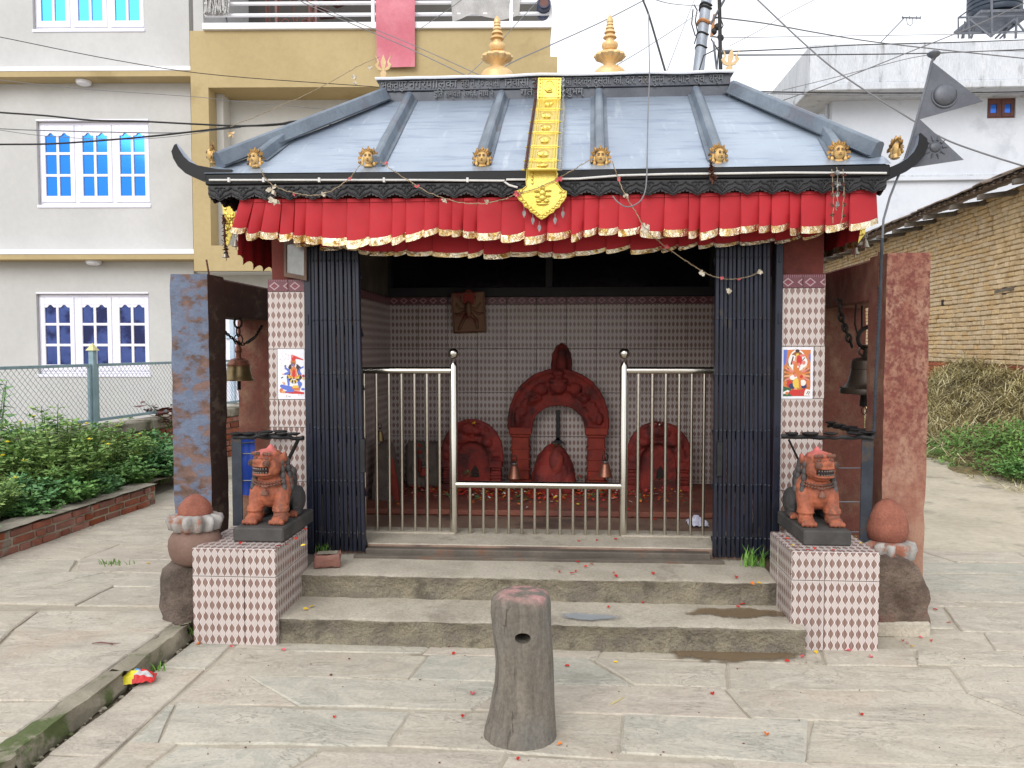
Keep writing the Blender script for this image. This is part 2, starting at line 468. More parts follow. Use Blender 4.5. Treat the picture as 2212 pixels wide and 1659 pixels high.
M['slatestone'] = nm('dark_plinth', lin('#3a3836'), lin('#4b4845'), 7, 0.85, bump=0.5, c3=lin('#7b7772'), s3=6, t3=(0.62, 0.72))
M['mane'] = nm('dark_carving', lin('#3d3a3a'), lin('#55504e'), 14, 0.7, bump=0.5)
M['tooth'] = nm('grey_teeth', lin('#6d625c'), lin('#867b74'), 14, 0.7)
M['mouth'] = nm('mouth_dark', lin('#231a18'), lin('#30231f'), 14, 0.9)  # also colours the painted shade of the niches and wall holes
M['sindoor'] = nm('vermilion_powder', lin('#c0505a'), lin('#cf6a68'), 25, 0.95, bump=0.4)
M['stele'] = nm('red_stele', lin('#651f1c'), lin('#88291f'), 6, 0.75, bump=0.9, bs=34, bd=0.010, c3=lin('#481a18'), s3=5, t3=(0.48, 0.62))
M['stele_o'] = nm('orange_stele', lin('#7e2c22'), lin('#9a3c2a'), 8, 0.8, bump=0.6, c3=lin('#6a2620'), s3=4, t3=(0.46, 0.58))
M['grey_stele'] = nm('grey_stele', lin('#5a504a'), lin('#6d625a'), 6, 0.85, bump=0.5)
M['copperplate'] = nm('copper_plaque', lin('#6a4c38'), lin('#7f5d46'), 8, 0.5, 0.35, bump=0.3, c3=lin('#6a2a22'), s3=5, t3=(0.54, 0.66))
M['redpaint_edge'] = nm('worn_red', lin('#8a2f28'), lin('#9a3a30'), 5, 0.8)
M['poster'] = nm('poster_paper', lin('#dcdce4'), lin('#e4e4ea'), 4, 0.5, fine=0.05, bump=0.02)
M['frame'] = nm('mirror_frame', lin('#5a4334'), lin('#6a5142'), 6, 0.6)
M['mirror'] = nm('mirror_glass', lin('#8b8a86'), lin('#9a9894'), 2, 0.15, 0.5, bump=0)
M['bluesheet'] = nm('blue_sheet', lin('#2450c0'), lin('#2c5ad0'), 4, 0.4)
M['cloth'] = nm('crumpled_paper', lin('#c6c6dc'), lin('#d8d8e8'), 8, 0.8)
M['pinkcloth'] = nm('pink_banner', lin('#c26a78'), lin('#d28a94'), 1.5, 0.8, fine=0.15, c3=lin('#b8485a'), s3=1.2)
M['greycloth'] = nm('grey_cloth', lin('#a8a6a4'), lin('#bcbab8'), 5, 0.9, fine=0.3)
M['mop'] = nm('mop_strings', lin('#8f8d8a'), lin('#c8c6c4'), 30, 0.9)
M['tyre'] = nm('blue_drum', lin('#2d3350'), lin('#39405e'), 6, 0.5)
M['bluepane'] = nm('blue_glass', lin('#2a7cd4'), lin('#2f84da'), 0.4, 0.08, 0.72, bump=0, fine=0.03, rv=0.02)
M['bluepane_d'] = nm('blue_glass_dark_reflections', lin('#34457c'), lin('#43548e'), 3.0, 0.08, 0.6, bump=0, fine=0.05, c3=lin('#1e2550'), s3=2.4, t3=(0.46, 0.6), rv=0.02)  # dark reflections of the lower window are mixed into the glass colour
M['bluepane_f'] = nm('far_blue_glass', lin('#2f6fd8'), lin('#3a7ae0'), 0.6, 0.12, 0.5, bump=0, fine=0.03, rv=0.02)
M['darkglass'] = nm('dark_glass', lin('#0c0c12'), lin('#14141c'), 2, 0.12, 0, bump=0)
def soft_patch(name, c, rough, edge=0.35):
    t = NT(name); o = t.n('TexCoord').outputs['Object']; w_ = t.co('world')
    ln = t.n('VectorMath', operation='LENGTH'); t.l(o, ln.inputs[0])
    d = t.math('ADD', ln.outputs['Value'], t.math('MULTIPLY', t.math('SUBTRACT', t.noise(9, w_, 8, 0.6), 0.5), 1.5))
    t.l(t.math('MULTIPLY', t.math('SUBTRACT', 1.0, t.step(d, 0.78-edge*0.3, 0.80)), 0.88), t.b.inputs['Alpha'])
    return t.out(c, rough)
M['puddle'] = soft_patch('wet_patch', lin('#77644d'), 0.22, 0.7)
M['cement_patch'] = soft_patch('blue_grey_cement', lin('#93979a'), 0.9, 1.2)
M['stem'] = nm('plant_stem', lin('#4f6636'), lin('#62783f'), 9, 0.8)
M['yflower'] = nm('marigold', lin('#d8c41e'), lin('#e6d23a'), 30, 0.8)
M['grass'] = nm('grass_blades', lin('#54802e'), lin('#74a044'), 9, 0.7, bump=0)

def foliage(name, c1, c2, c3):
    t = NT(name)
    geo = t.n('NewGeometry')
    r = geo.outputs['Random Per Island']
    col = t.mix(r, c1, c2)
    f = t.noise(3.0, t.co('world'), 3)
    col = t.mix(t.step(f, 0.45, 0.65), col, c3)
    t.out(col, 0.6)
    t.b.inputs['Transmission Weight'].default_value = 0.0
    return t.mat
M['foliage'] = foliage('marigold_leaves', lin('#648644'), lin('#a2bd6c'), lin('#78a058'))
M['foliage_b'] = foliage('broad_leaves', lin('#55803c'), lin('#80aa5c'), lin('#6a9a58'))
M['foliage_d'] = foliage('dark_leaves', lin('#4a784a'), lin('#74a264'), lin('#5d8c52'))
M['weed'] = foliage('weed_leaves', lin('#4d7432'), lin('#86ab58'), lin('#648c44'))
M['copperleaf'] = foliage('red_leaves', lin('#5a3030'), lin('#7a4a40'), lin('#6a3a38'))
def straw_mat():
    t = NT('straw_blades'); r = t.n('NewGeometry').outputs['Random Per Island']
    cr = t.n('ValToRGB'); t.l(r, cr.inputs[0]); e = cr.color_ramp.elements
    e[0].color = lin('#4b3d28'); e[1].color = lin('#e2dab4')
    for p_, c in ((0.18, '#7d7046'), (0.45, '#ada06a'), (0.75, '#d2c796')): q = e.new(p_); q.color = lin(c)
    f = t.noise(1.3, t.co('world'), 4)
    return t.out(t.mix(t.math('MULTIPLY', t.step(f, 0.52, 0.62), 0.7), cr.outputs[0], lin('#5a4a2c')), 0.85)
M['strawblades'] = straw_mat()

# ---- glazed tiles with a lattice of pale and brown leaf shapes
def tile_mat():
    t = NT('leaf_lattice_tile')
    o = t.n('TexCoord').outputs['Object']
    sp = t.n('SeparateXYZ'); t.l(o, sp.inputs[0])
    u = t.math('MULTIPLY', sp.outputs[0], 1/0.0335); v = t.math('MULTIPLY', sp.outputs[2], 1/0.0577)
    uw = t.math('ABSOLUTE', t.math('SUBTRACT', t.math('FRACT', u), 0.5))
    half = t.math('MULTIPLY_ADD', t.math('COSINE', t.math('MULTIPLY', v, 2*math.pi)), 0.19, 0.235)
    F = t.math('SUBTRACT', uw, half)                       # <0 pale leaf, >0 brown leaf
    edge = t.math('SUBTRACT', 1.0, t.step(t.math('ABSOLUTE', F), 0.028, 0.055))
    shade = t.math('SUBTRACT', 1.0, t.step(t.math('ABSOLUTE', t.math('ADD', F, 0.085)), 0.0, 0.05))
    pale = t.mix(t.noise(90, o, 2), lin('#b5a9a4'), lin('#c8bdb7'))
    pale = t.mix(t.math('MULTIPLY', shade, 0.55), pale, lin('#8d7c78'))
    st = t.math('SINE', t.math('MULTIPLY', u, 2*math.pi*5.0))
    brown = t.mix(t.step(st, -0.3, 0.9), lin('#6c5048'), lin('#a18a80'))
    col = t.mix(t.step(F, -0.005, 0.005), pale, brown)
    col = t.mix(edge, col, lin('#ddd6d4'))
    g = t.noise(2.2, t.co('world'), 6, 0.6)
    col = t.mix(t.math('MULTIPLY', t.step(g, 0.55, 0.75), 0.35), col, lin('#a08a80'))
    r = t.n('ObjectInfo').outputs['Random']
    col = t.mix(1.0, col, t.mix(r, (0.93, 0.93, 0.93, 1), (1.03, 1.02, 1.02, 1)), 'MULTIPLY')
    hb = t.math('ADD', t.math('MULTIPLY', edge, 0.6), t.math('MULTIPLY', t.math('MAXIMUM', t.math('MULTIPLY', F, -1), 0), 1.2))
    return t.out(col, 0.28, 0, t.bump(hb, 0.35, 0.003))
M['tile'] = tile_mat()
def border_mat():
    t = NT('burgundy_border_tile')
    o = t.n('TexCoord').outputs['Object']
    sp = t.n('SeparateXYZ'); t.l(o, sp.inputs[0])
    u = t.math('MULTIPLY', sp.outputs[0], 1/0.085); v = t.math('MULTIPLY', sp.outputs[2], 1/0.066)
    uw = t.math('ABSOLUTE', t.math('SUBTRACT', t.math('FRACT', u), 0.5))
    vw = t.math('ABSOLUTE', t.math('SUBTRACT', v, 0.5))
    d = t.math('SUBTRACT', t.math('ADD', uw, vw), 0.32)
    line = t.math('SUBTRACT', 1.0, t.step(t.math('ABSOLUTE', d), 0.03, 0.08))
    core = t.math('SUBTRACT', 1.0, t.step(t.math('ADD', uw, vw), 0.1, 0.16))
    rim = t.step(vw, 0.40, 0.43)
    bead = t.step(t.math('SINE', t.math('MULTIPLY', u, 2*math.pi*8)), -0.2, 0.4)
    col = t.mix(line, lin('#6b3a42'), lin('#b59498'))
    col = t.mix(core, col, lin('#8a3040'))
    col = t.mix(rim, col, t.mix(bead, lin('#5a2a34'), lin('#8f6068')))
    return t.out(col, 0.3, 0, t.bump(line, 0.3, 0.003))
M['border'] = border_mat()

# ---- flagstones: layered slate, each stone its own tint
def slab_mat():
    t = NT('slate_flagstone')
    co = t.co('objr')
    r = t.n('ObjectInfo').outputs['Random']
    cr = t.n('ValToRGB'); t.l(r, cr.inputs[0])
    cols = ['#b0a89a', '#aaaba0', '#b8ada0', '#b3ab9c', '#b1ac9f', '#b9ac9f', '#acaca1', '#b8b0a2', '#b1a797']
    e = cr.color_ramp.elements
    e[0].color = lin(cols[0]); e[1].color = lin(cols[-1]); e[1].position = 0.9
    for i, c in enumerate(cols[1:-1]): q = e.new((i+1)/9.0); q.color = lin(c)
    cr.color_ramp.interpolation = 'CONSTANT'
    base = t.mix(0.4, cr.outputs[0], lin('#b1aa9b'))
    a = t.noise(2.6, co, 8, 0.62, 0.6)
    mp = t.n('Mapping'); t.l(co, mp.inputs[0]); mp.inputs['Scale'].default_value = (1.1, 2.6, 1.0); mp.inputs['Rotation'].default_value = (0, 0, 0.2)
    b_ = t.noise(2.6, mp.outputs[0], 9, 0.58, 1.6)
    col = t.mix(t.step(a, 0.3, 0.7), base, t.mix(0.55, base, lin('#c2b8a6')))
    col = t.mix(t.math('MULTIPLY', t.step(b_, 0.53, 0.57), 0.4), col, lin('#c9c1b1'))
    col = t.mix(t.math('MULTIPLY', t.step(b_, 0.46, 0.36), 0.3), col, lin('#958d80'))
    rid = t.math('ABSOLUTE', t.math('SUBTRACT', t.math('FRACT', t.math('MULTIPLY', b_, 9.0)), 0.5))
    seam = t.math('MULTIPLY', t.step(rid, 0.05, 0.0), t.step(t.noise(3.5, co, 3), 0.5, 0.6))
    col = t.mix(t.math('MULTIPLY', seam, 0.6), col, lin('#6b6458'))
    c = t.noise(1.1, co, 5, 0.6)
    col = t.mix(t.math('MULTIPLY', t.step(c, 0.55, 0.75), 0.4), col, lin('#b79a84'))
    lay = t.math('SUBTRACT', t.math('SNAP', b_, 0.06), t.math('MULTIPLY', seam, 0.03))
    f = t.noise(60, co, 5, 0.7)
    col = t.mix(0.22, col, t.mix(t.step(f, 0.35, 0.65), (0.6, 0.6, 0.6, 1), (1.25, 1.25, 1.25, 1)), 'MULTIPLY')
    sp = t.noise(230, co, 2, 0.5)
    col = t.mix(t.math('MULTIPLY', t.step(sp, 0.70, 0.76), 0.5), col, lin('#5a5348'))
    n1 = t.bump(lay, 0.9, 0.035)
    n2 = t.bump(f, 0.35, 0.004, n1)
    return t.out(col, t.math('MULTIPLY_ADD', f, 0.25, 0.68), 0, n2)
M['slab'] = slab_mat()

# ---- zinc roof sheet with runs of lime and dull patches
def roof_mat():
    t = NT('zinc_roof_sheet'); co = t.co('world')
    a = t.noise(1.6, co, 6, 0.6)
    mp = t.n('Mapping'); t.l(co, mp.inputs[0]); mp.inputs['Scale'].default_value = (9, 1.2, 1.2)
    s1 = t.noise(1.5, mp.outputs[0], 7, 0.65)
    mp2 = t.n('Mapping'); t.l(co, mp2.inputs[0]); mp2.inputs['Scale'].default_value = (1.5, 10, 10)
    s2 = t.noise(2.0, mp2.outputs[0], 5, 0.6)
    col = t.mix(t.step(a, 0.3, 0.7), lin('#9fabbb'), lin('#b3bfcc'))
    col = t.mix(t.math('MULTIPLY', t.step(s1, 0.58, 0.72), 0.5), col, lin('#d6dce2'))
    col = t.mix(t.math('MULTIPLY', t.step(s2, 0.5, 0.7), 0.6), col, lin('#7f8aa3'))
    s3 = t.noise(7, co, 6, 0.7)
    col = t.mix(t.math('MULTIPLY', t.step(s3, 0.62, 0.7), 0.5), col, lin('#d9dee3'))
    col = t.mix(t.math('MULTIPLY', t.step(t.noise(55, co, 3), 0.68, 0.74), 0.5), col, lin('#6c7482'))
    f = t.noise(40, co, 4, 0.7)
    rr = t.math('MULTIPLY_ADD', a, 0.3, 0.26)
    return t.out(col, rr, 0.6, t.bump(t.math('ADD', t.math('MULTIPLY', a, 1.0), t.math('MULTIPLY', f, 0.05)), 0.35, 0.02))
M['roof'] = roof_mat()
M['rib'] = nm('zinc_rib', lin('#66707c'), lin('#7d8792'), 4, 0.5, 0.15, bump=0.15, c3=lin('#6a6a72'), s3=3)

# ---- peeling paint on the concrete frames
def peel(name, paint, under, bare, lo=0.45, hi=0.53, sc=(1, 1, 1.9), k=1.0, low=None):
    t = NT(name); co = t.co('world', sc)
    a = t.noise(3.4*k, co, 10, 0.68); b_ = t.noise(7.0*k, co, 9, 0.72)
    u = t.mix(t.step(t.noise(9, co, 6), 0.35, 0.65), under, bare)
    p = t.mix(t.step(b_, 0.35, 0.7), paint, tuple(x*0.72 for x in paint[:3]) + (1,))
    m = t.step(t.math('ADD', a, t.math('MULTIPLY', t.math('SUBTRACT', b_, 0.5), 0.6)), lo, hi)
    if low:
        sz = t.n('SeparateXYZ'); t.l(t.co('world'), sz.inputs[0])
        m = t.math('MULTIPLY', m, t.step(t.math('ADD', sz.outputs[2], t.math('MULTIPLY', a, 0.8)), low, low+0.9))
    col = t.mix(m, u, p)
    f = t.noise(80, co, 5, 0.7)
    col = t.mix(0.3, col, t.mix(t.step(f, 0.3, 0.7), (0.55, 0.55, 0.55, 1), (1.25, 1.25, 1.25, 1)), 'MULTIPLY')
    n1 = t.bump(m, 0.5, 0.004)
    return t.out(col, 0.88, 0, t.bump(f, 0.6, 0.006, n1))
M['bluepeel'] = peel('peeling_blue_paint', lin('#6f7a90'), lin('#5b463c'), lin('#7d6258'), 0.41, 0.56, (1, 1, 1.5), 1.6)
M['brownpeel'] = peel('shaded_peeling_brown_paint', lin('#4c332b'), lin('#3c2a24'), lin('#6d5a4e'), 0.36, 0.5)  # brown inner faces; their shade is mixed into the paint colour too
M['redpeel'] = peel('peeling_red_paint', lin('#7a423a'), lin('#91604f'), lin('#a07a66'), 0.36, 0.62, (1, 1, 0.8), 9, 0.85)
M['redpeel_in'] = peel('shaded_red_paint', lin('#7a463a'), lin('#6a4236'), lin('#85634f'), 0.4, 0.6, (1, 1, 0.8))  # red inner faces, undercoat colours darkened to carry their shade

# ---- red valance cloth
M['redcloth'] = nm('red_cloth', lin('#a51a24'), lin('#b4232c'), 2, 0.75, bump=0.2, bs=120, bd=0.002, fine=0.1)
M['goldtrim'] = nm('gold_foil_trim', lin('#c9a868'), lin('#f4ead2'), 26, 0.16, 0.9, bump=0.9, bs=34, bd=0.014, fine=0.1, c3=lin('#a8803c'), s3=16, t3=(0.56, 0.62))

# ---- weathered foreground post
def post_mat():
    t = NT('weathered_post'); co = t.co('object', (1, 1, 0.16))
    a = t.noise(26, co, 9, 0.68, 0.8)
    o = t.n('TexCoord').outputs['Object']
    b_ = t.noise(5, o, 6)
    col = t.mix(t.step(a, 0.3, 0.7), lin('#5e574e'), lin('#7c7469'))
    col = t.mix(t.math('MULTIPLY', t.step(b_, 0.45, 0.65), 0.5), col, lin('#6e6d69'))
    sp = t.n('SeparateXYZ'); t.l(o, sp.inputs[0])
    top = t.math('MULTIPLY', t.step(t.math('ADD', sp.outputs[2], t.math('MULTIPLY', b_, 0.16)), 0.60, 0.66), t.step(t.noise(14, o, 5), 0.42, 0.6))
    col = t.mix(t.math('MULTIPLY', top, 0.7), col, lin('#c08a86'))
    crack = t.step(t.noise(17, t.co('object', (1, 1, 0.09)), 6, 0.55, 1.2), 0.36, 0.31)
    col = t.mix(t.math('MULTIPLY', crack, 0.6), col, lin('#453f38'))
    f = t.noise(70, o, 6, 0.75)
    col = t.mix(0.5, col, t.mix(t.step(f, 0.32, 0.68), (0.55, 0.55, 0.55, 1), (1.3, 1.3, 1.3, 1)), 'MULTIPLY')
    h = t.math('SUBTRACT', t.math('ADD', a, t.math('MULTIPLY', f, 0.25)), crack)
    return t.out(col, 0.85, 0, t.bump(h, 0.8, 0.009))
M['post'] = post_mat()

# ---- guardian lion paint: orange front, dark painted back
def lion_mat():
    t = NT('lion_paint')
    o = t.n('TexCoord').outputs['Object']
    a = t.noise(14, o, 7, 0.65); b_ = t.noise(40, o, 5, 0.7)
    sp = t.n('SeparateXYZ'); t.l(o, sp.inputs[0])
    col = t.mix(t.step(a, 0.35, 0.65), lin('#824630'), lin('#a65d40'))
    col = t.mix(t.math('MULTIPLY', t.step(t.math('ADD', t.math('MULTIPLY', b_, 0.5), t.math('MULTIPLY', t.noise(6, o, 4), 0.5)), 0.49, 0.6), 0.6), col, lin('#4d3d36'))
    pk = t.math('MULTIPLY', t.step(sp.outputs[2], 0.36, 0.43), t.step(t.noise(11, o, 4), 0.42, 0.55))
    col = t.mix(pk, col, lin('#c66a66'))
    back = t.step(t.math('ADD', sp.outputs[1], t.math('MULTIPLY', t.math('SUBTRACT', a, 0.5), 0.12)), 0.075, 0.10)
    col = t.mix(back, col, t.mix(b_, lin('#2c2b2b'), lin('#4a4645')))
    return t.out(col, 0.7, 0, t.bump(t.math('ADD', a, b_), 0.45, 0.006))
M['lion'] = lion_mat()

# ---- printed poster with a multicoloured seated figure (flat print only)
def printmat(name, cols, seed):
    t = NT(name); o = t.n('TexCoord').outputs['Object']
    vo = t.n('TexVoronoi'); vo.inputs['Scale'].default_value = 55
    mp = t.n('Mapping'); t.l(o, mp.inputs[0]); mp.inputs['Location'].default_value = (seed, seed*2, seed*3)
    t.l(mp.outputs[0], vo.inputs['Vector'])
    sp = t.n('SeparateColor'); t.l(vo.outputs['Color'], sp.inputs[0])
    cr = t.n('ValToRGB'); cr.color_ramp.interpolation = 'CONSTANT'; t.l(sp.outputs[0], cr.inputs[0])
    e = cr.color_ramp.elements; e[0].color = lin(cols[0]); e[1].color = lin(cols[-1]); e[1].position = (len(cols)-1)/len(cols)
    for i, c in enumerate(cols[1:-1]): q = e.new((i+1)/len(cols)); q.color = lin(c)
    return t.out(cr.outputs[0], 0.4)
def flat(name, h, rough=0.5):
    t = NT(name); return t.out(lin(h), rough)
for k, h in dict(p_blue='#5a6fc0', p_red='#c0302c', p_orange='#c8743c', p_yellow='#d8b84a', p_skin='#d49a6e', p_dark='#3a2c2c', p_white='#e2dcd6', p_navy='#2c3560', p_green='#2f5a3a', p_brown='#8d5a34', p_pink='#d07a70', l_yellow='#d8c820', l_red='#c02020', l_silver='#b8b8b8', l_blue='#4a90c0', skin='#9a6a50').items():
    M[k] = flat('print_'+k[2:] if k[1] == '_' else k, h)
# ------------------------------------------------------------------ ground
g = MB(); g.add([(-120, -20, -0.03), (120, -20, -0.03), (120, 200, -0.03), (-120, 200, -0.03)], [(0, 1, 2, 3)])
ground = g.build('ground', M['dirt'], kind='structure')
def sheet(name, x0, x1, y0, y1, z, mat, n=24, amp=0.004):
    b = MB(); b.grid(lambda u, v: V((x0+(x1-x0)*u, y0+(y1-y0)*v, z + noise.noise(V((x0+(x1-x0)*u, y0+(y1-y0)*v, 3))*1.7)*amp)), n, n)
    return b.build(name, mat, kind='structure', smooth='all')
plaza = sheet('plaza', -1.87, 7.5, 0.6, 5.95, -0.0035, M['mortar'], 40, 0.002)
road = sheet('road', 1.9, 12.0, 5.95, 45, -0.012, M['roadcement'], 50, 0.012)

def clip(poly, a, b, c):
    out = []
    for i in range(len(poly)):
        p, q = poly[i], poly[(i+1) % len(poly)]
        dp, dq = a*p[0]+b*p[1]-c, a*q[0]+b*q[1]-c
        if dp <= 0: out.append(p)
        if dp*dq < 0:
            t = dp/(dp-dq); out.append((p[0]+(q[0]-p[0])*t, p[1]+(q[1]-p[1])*t))
    return out
def slab(parent, poly, z, rs, gap, mat=None, name='paving_slab', th=0.03):
    n = len(poly)
    cx = sum(p[0] for p in poly)/n; cy = sum(p[1] for p in poly)/n
    area = abs(sum(poly[i][0]*poly[(i+1) % n][1]-poly[(i+1) % n][0]*poly[i][1] for i in range(n)))/2
    if area < 0.012: return None
    pts = []
    for i in range(n):
        p, q = V(poly[i]), V(poly[(i+1) % n])
        L = (q-p).length; k = max(1, int(L/0.09))
        for j in range(k):
            pts.append(p + (q-p)*((j + rs.uniform(-0.2, 0.2)*(j > 0))/k))
    out = []
    for p in pts:
        d = V((cx, cy)) - p; L = d.length
        nz = noise.noise(V((p.x*9, p.y*9, z+cx)))*0.6 + noise.noise(V((p.x*25, p.y*25, cx)))*0.4
        s_ = max(0.001, gap + nz*0.015)
        out.append(p + d*(s_/max(L, 0.05)))
    tx, ty = max(-.006, min(.006, rs.gauss(0, 0.003))), max(-.01, min(.01, rs.gauss(0, 0.005))); dz = rs.uniform(0.001, 0.006)
    def zz(p, d): return z + dz + tx*(p.x-cx) + ty*(p.y-cy) - d
    m = len(out); vs = []
    ins = [p + (V((cx, cy))-p).normalized()*rs.uniform(0.004, 0.012) for p in out]
    o = V((cx, cy))
    for p in out: vs.append((p.x-cx, p.y-cy, -th))
    for p in out: vs.append((p.x-cx, p.y-cy, zz(p, 0.006)-z))
    for p in ins: vs.append((p.x-cx, p.y-cy, zz(p, 0)-z))
    fs = []
    area2 = sum(out[i].x*out[(i+1) % m].y-out[(i+1) % m].x*out[i].y for i in range(m))
    for i in range(m):
        j = (i+1) % m
        for a in (0, m):
            f = (a+i, a+j, a+m+j, a+m+i); fs.append(f if area2 > 0 else f[::-1])
    top = tuple(range(2*m, 3*m)); fs.append(top if area2 > 0 else top[::-1])
    b = MB(); b.add(vs, fs)
    return b.build(name, mat or M['slab'], parent, loc=(cx, cy, z))
def paving(parent, x0, x1, y0, y1, z, seed, rowh=(0.27, 0.37), ln=(0.45, 1.15), planes=(), slope=0.0, gap=0.0035):
    rs = random.Random(seed); y = y0
    while y < y1 - 0.05:
        h = rs.uniform(*rowh)
        if y + h > y1 - 0.12: h = y1 - y
        x = x0 - rs.uniform(0, 0.5); sk = rs.uniform(-0.12, 0.12)
        while x < x1:
            L = rs.uniform(*ln); sk2 = rs.gauss(0, 0.13)
            f = lambda px, py: (px, py + slope*px)
            rows = [(y, y+h)]
            if L < 0.7 and rs.random() < 0.22:
                k = rs.uniform(0.4, 0.6)*h; rows = [(y, y+k), (y+k, y+h)]
            for (ya, yb) in rows:
                jt = lambda: rs.uniform(-0.028, 0.028)
                ta, tb = (ya-y)/h, (yb-y)/h
                poly = [f(x - sk/2 + sk*ta, ya+jt()), f(x+L - sk2/2 + sk2*ta, ya+jt()), f(x+L - sk2/2 + sk2*tb, yb+jt()), f(x - sk/2 + sk*tb, yb+jt())]
                for (a, b_, c) in list(planes) + [(1, 0, x1), (-1, 0, -x0), (0, 1, y1+0.02), (0, -1, -y0+0.02)]:
                    poly = clip(poly, a, b_, c)
                    if len(poly) < 3: break
                if len(poly) >= 3: slab(parent, poly, z, rs, rs.choice((gap, gap, gap*1.9, gap*0.4)))
            x += L; sk = sk2
        y += h
XK = -1.925                                   # kerb of the raised side pavement
paving(plaza, -1.64, 4.2, 1.55, 3.95, 0.0, 5)
paving(plaza, 1.72, 6.2, 3.95, 5.93, 0.0, 8, rowh=(0.26, 0.42))
rs = random.Random(3); y = 1.4
while y < 3.95:                               # border stones along the gutter
    L = rs.uniform(0.55, 0.95)
    slab(plaza, [(-1.872+rs.uniform(-.01, .01), y), (-1.65, y+rs.uniform(-.02, .02)), (-1.65, min(y+L, 3.95)), (-1.872, min(y+L, 3.95)+rs.uniform(-.02, .02))], 0.002, rs, 0.005); y += L
# raised side pavement
g = MB(); g.box(-9, XK-0.07, 0.8, 12.0, -0.02, 0.0695)
g.box(XK-0.0705, -1.70, 4.15, 12.0, -0.02, 0.069)
side = g.build('side_pavement', M['mortar'], kind='structure')
paving(side, -3.9, XK-0.075, 1.4, 4.15, 0.078, 21, rowh=(0.22, 0.46), ln=(0.6, 1.3), slope=0.05)
paving(side, -3.9, -1.78, 4.15, 8.4, 0.078, 22, rowh=(0.24, 0.46), ln=(0.6, 1.3), slope=0.05)
y = 1.3; rs = random.Random(9)
while y < 3.95:                               # kerb stones, mossy and uneven
    L = rs.uniform(0.35, 0.75); y2 = min(y+L, 3.97)
    b = MB()
    wob = rs.uniform(-0.012, 0.012)
    b.grid(lambda u, v: V((XK-0.07+0.085*min(1, u*2), y+0.004+(y2-y-0.008)*v, 0.075 if u <= 0.5 else 0.075-0.095*(u-0.5)*2)) + V((wob+noise.noise(V((y*7+v*5, u*4, 2)))*0.030, 0, noise.noise(V((y*5+v*6, u*3, 7)))*0.014)), 8, 10)
    b.build('kerb_stone', M['moss_stone'], side, smooth=True)
    y = y2
# loose grit in the gutter
g = MB()
for i in range(140):
    p = V((rnd.uniform(-1.905, -1.85), rnd.uniform(1.6, 3.95), -0.004)); s = rnd.uniform(0.003, 0.012)
    g.ell(p, (s*rnd.uniform(.7, 1.4), s, s*0.6), None, 5, 4)
g.build('gravel', M['moss_stone'], kind='stuff')

# wet patches
def blob(name, cx, cy, rx, ry, z, seed, mat):
    n = 110; vs = [(cx, cy, z)]
    for i in range(n):
        th = 2*math.pi*i/n
        k = 1.25 + 0.1*noise.noise(V((math.cos(th)*2.6, math.sin(th)*2.6, seed))) + 0.3*noise.noise(V((math.cos(th)*8, math.sin(th)*8, seed+5))) + 0.14*noise.noise(V((math.cos(th)*22, math.sin(th)*22, seed+7)))
        vs.append((k*math.cos(th)*1.1, k*math.sin(th)*1.1, 0))
    vs[0] = (0, 0, 0)
    b = MB(); b.add(vs, [(0, 1+i, 1+(i+1) % n) for i in range(n)])
    o = b.build(name, mat, kind='structure', loc=(cx, cy, z)); o.scale = (rx, ry, 1); return o

# ------------------------------------------------------------------ shrine
YG = 4.62
SX0, SX1 = at(580, 800, YG).x, at(1782, 800, YG).x
YB = 6.62
ZF = 0.315                                     # shrine floor
shrine = thing('shrine', 'small open-fronted brick shrine with grey metal hipped roof, tiled pillars and stone steps', 'shrine', ((SX0+SX1)/2, YG, 0))
def sp_(mb, name, mat, parent=None, smooth=False, **k):
    return mb.build(name, mat, parent or shrine, smooth, world=(parent is None or parent is shrine), **k)
SL = shrine.location
print('shrine x', SX0, SX1)
PLx0, PLx1 = at(436, 1390, 3.9).x, at(612, 1390, 3.9).x
PRx0, PRx1 = at(1713, 1400, 3.88).x, at(1904, 1400, 3.88).x
PYL, PYR = atz(524, 1394, 0.0).y, atz(1810, 1407, 0.0).y
PZL, PZR = at(524, 1186, PYL).z, at(1810, 1193, PYR).z
PYLb, PYRb = atz(685, 1138, PZL).y, atz(1646, 1148, PZR).y
print('ped', PLx0, PLx1, PYL, PZL, PYLb, '|', PRx0, PRx1, PYR, PZR, PYRb)
# steps
z1 = 0.133; z2 = 0.258
ys1 = PYL+0.03; ys2 = atz(1160, 1299, z1).y; ys3 = atz(1160, 1206, z2).y
print('steps', ys1, ys2, ys3)
def step(name, x0, x1, y0, y1, z0, z1_, seed):
    b = MB(); nx = 130
    prof = [(0, 0.0, 0), (0, 0.35, 0), (0, 0.7, 0), (0, 0.93, 0), (0.012, 1.0, 0), (0.10, 1.0, 1), (1, 1.0, 1)]
    def fn(u, v):
        i = v*(len(prof)-1); p = prof[int(round(i))]
        x = x0+(x1-x0)*u
        yy = y0 + p[0]*(y1-y0); zz = z0 + (z1_-z0)*p[1]
        nzv = noise.noise(V((x*5, p[1]*3, seed)))*0.018 + noise.noise(V((x*19, p[1]*9, seed)))*0.013
        if p[0] < 0.05: yy += nzv + (0.012 if 0.1 < p[1] < 0.8 else 0)
        if p[1] == 1.0: zz += noise.noise(V((x*2.5, yy*3, seed)))*0.004 - (0.006 if p[0] < 0.05 else 0)
        return V((x, yy, zz))
    b.grid(fn, nx, len(prof)-1)
    for f in range(len(b.f)):
        c = sum((b.v[i][2] for i in b.f[f]))/4
        if c < z0 + (z1_-z0)*0.96: b.m[f] = 1
    return b.build(name, [M['concrete'], M['riser']], shrine, smooth=True, world=True)
step('step', PLx1-0.01, PRx0+0.05, ys1, ys2+0.06, -0.01, z1, 1)
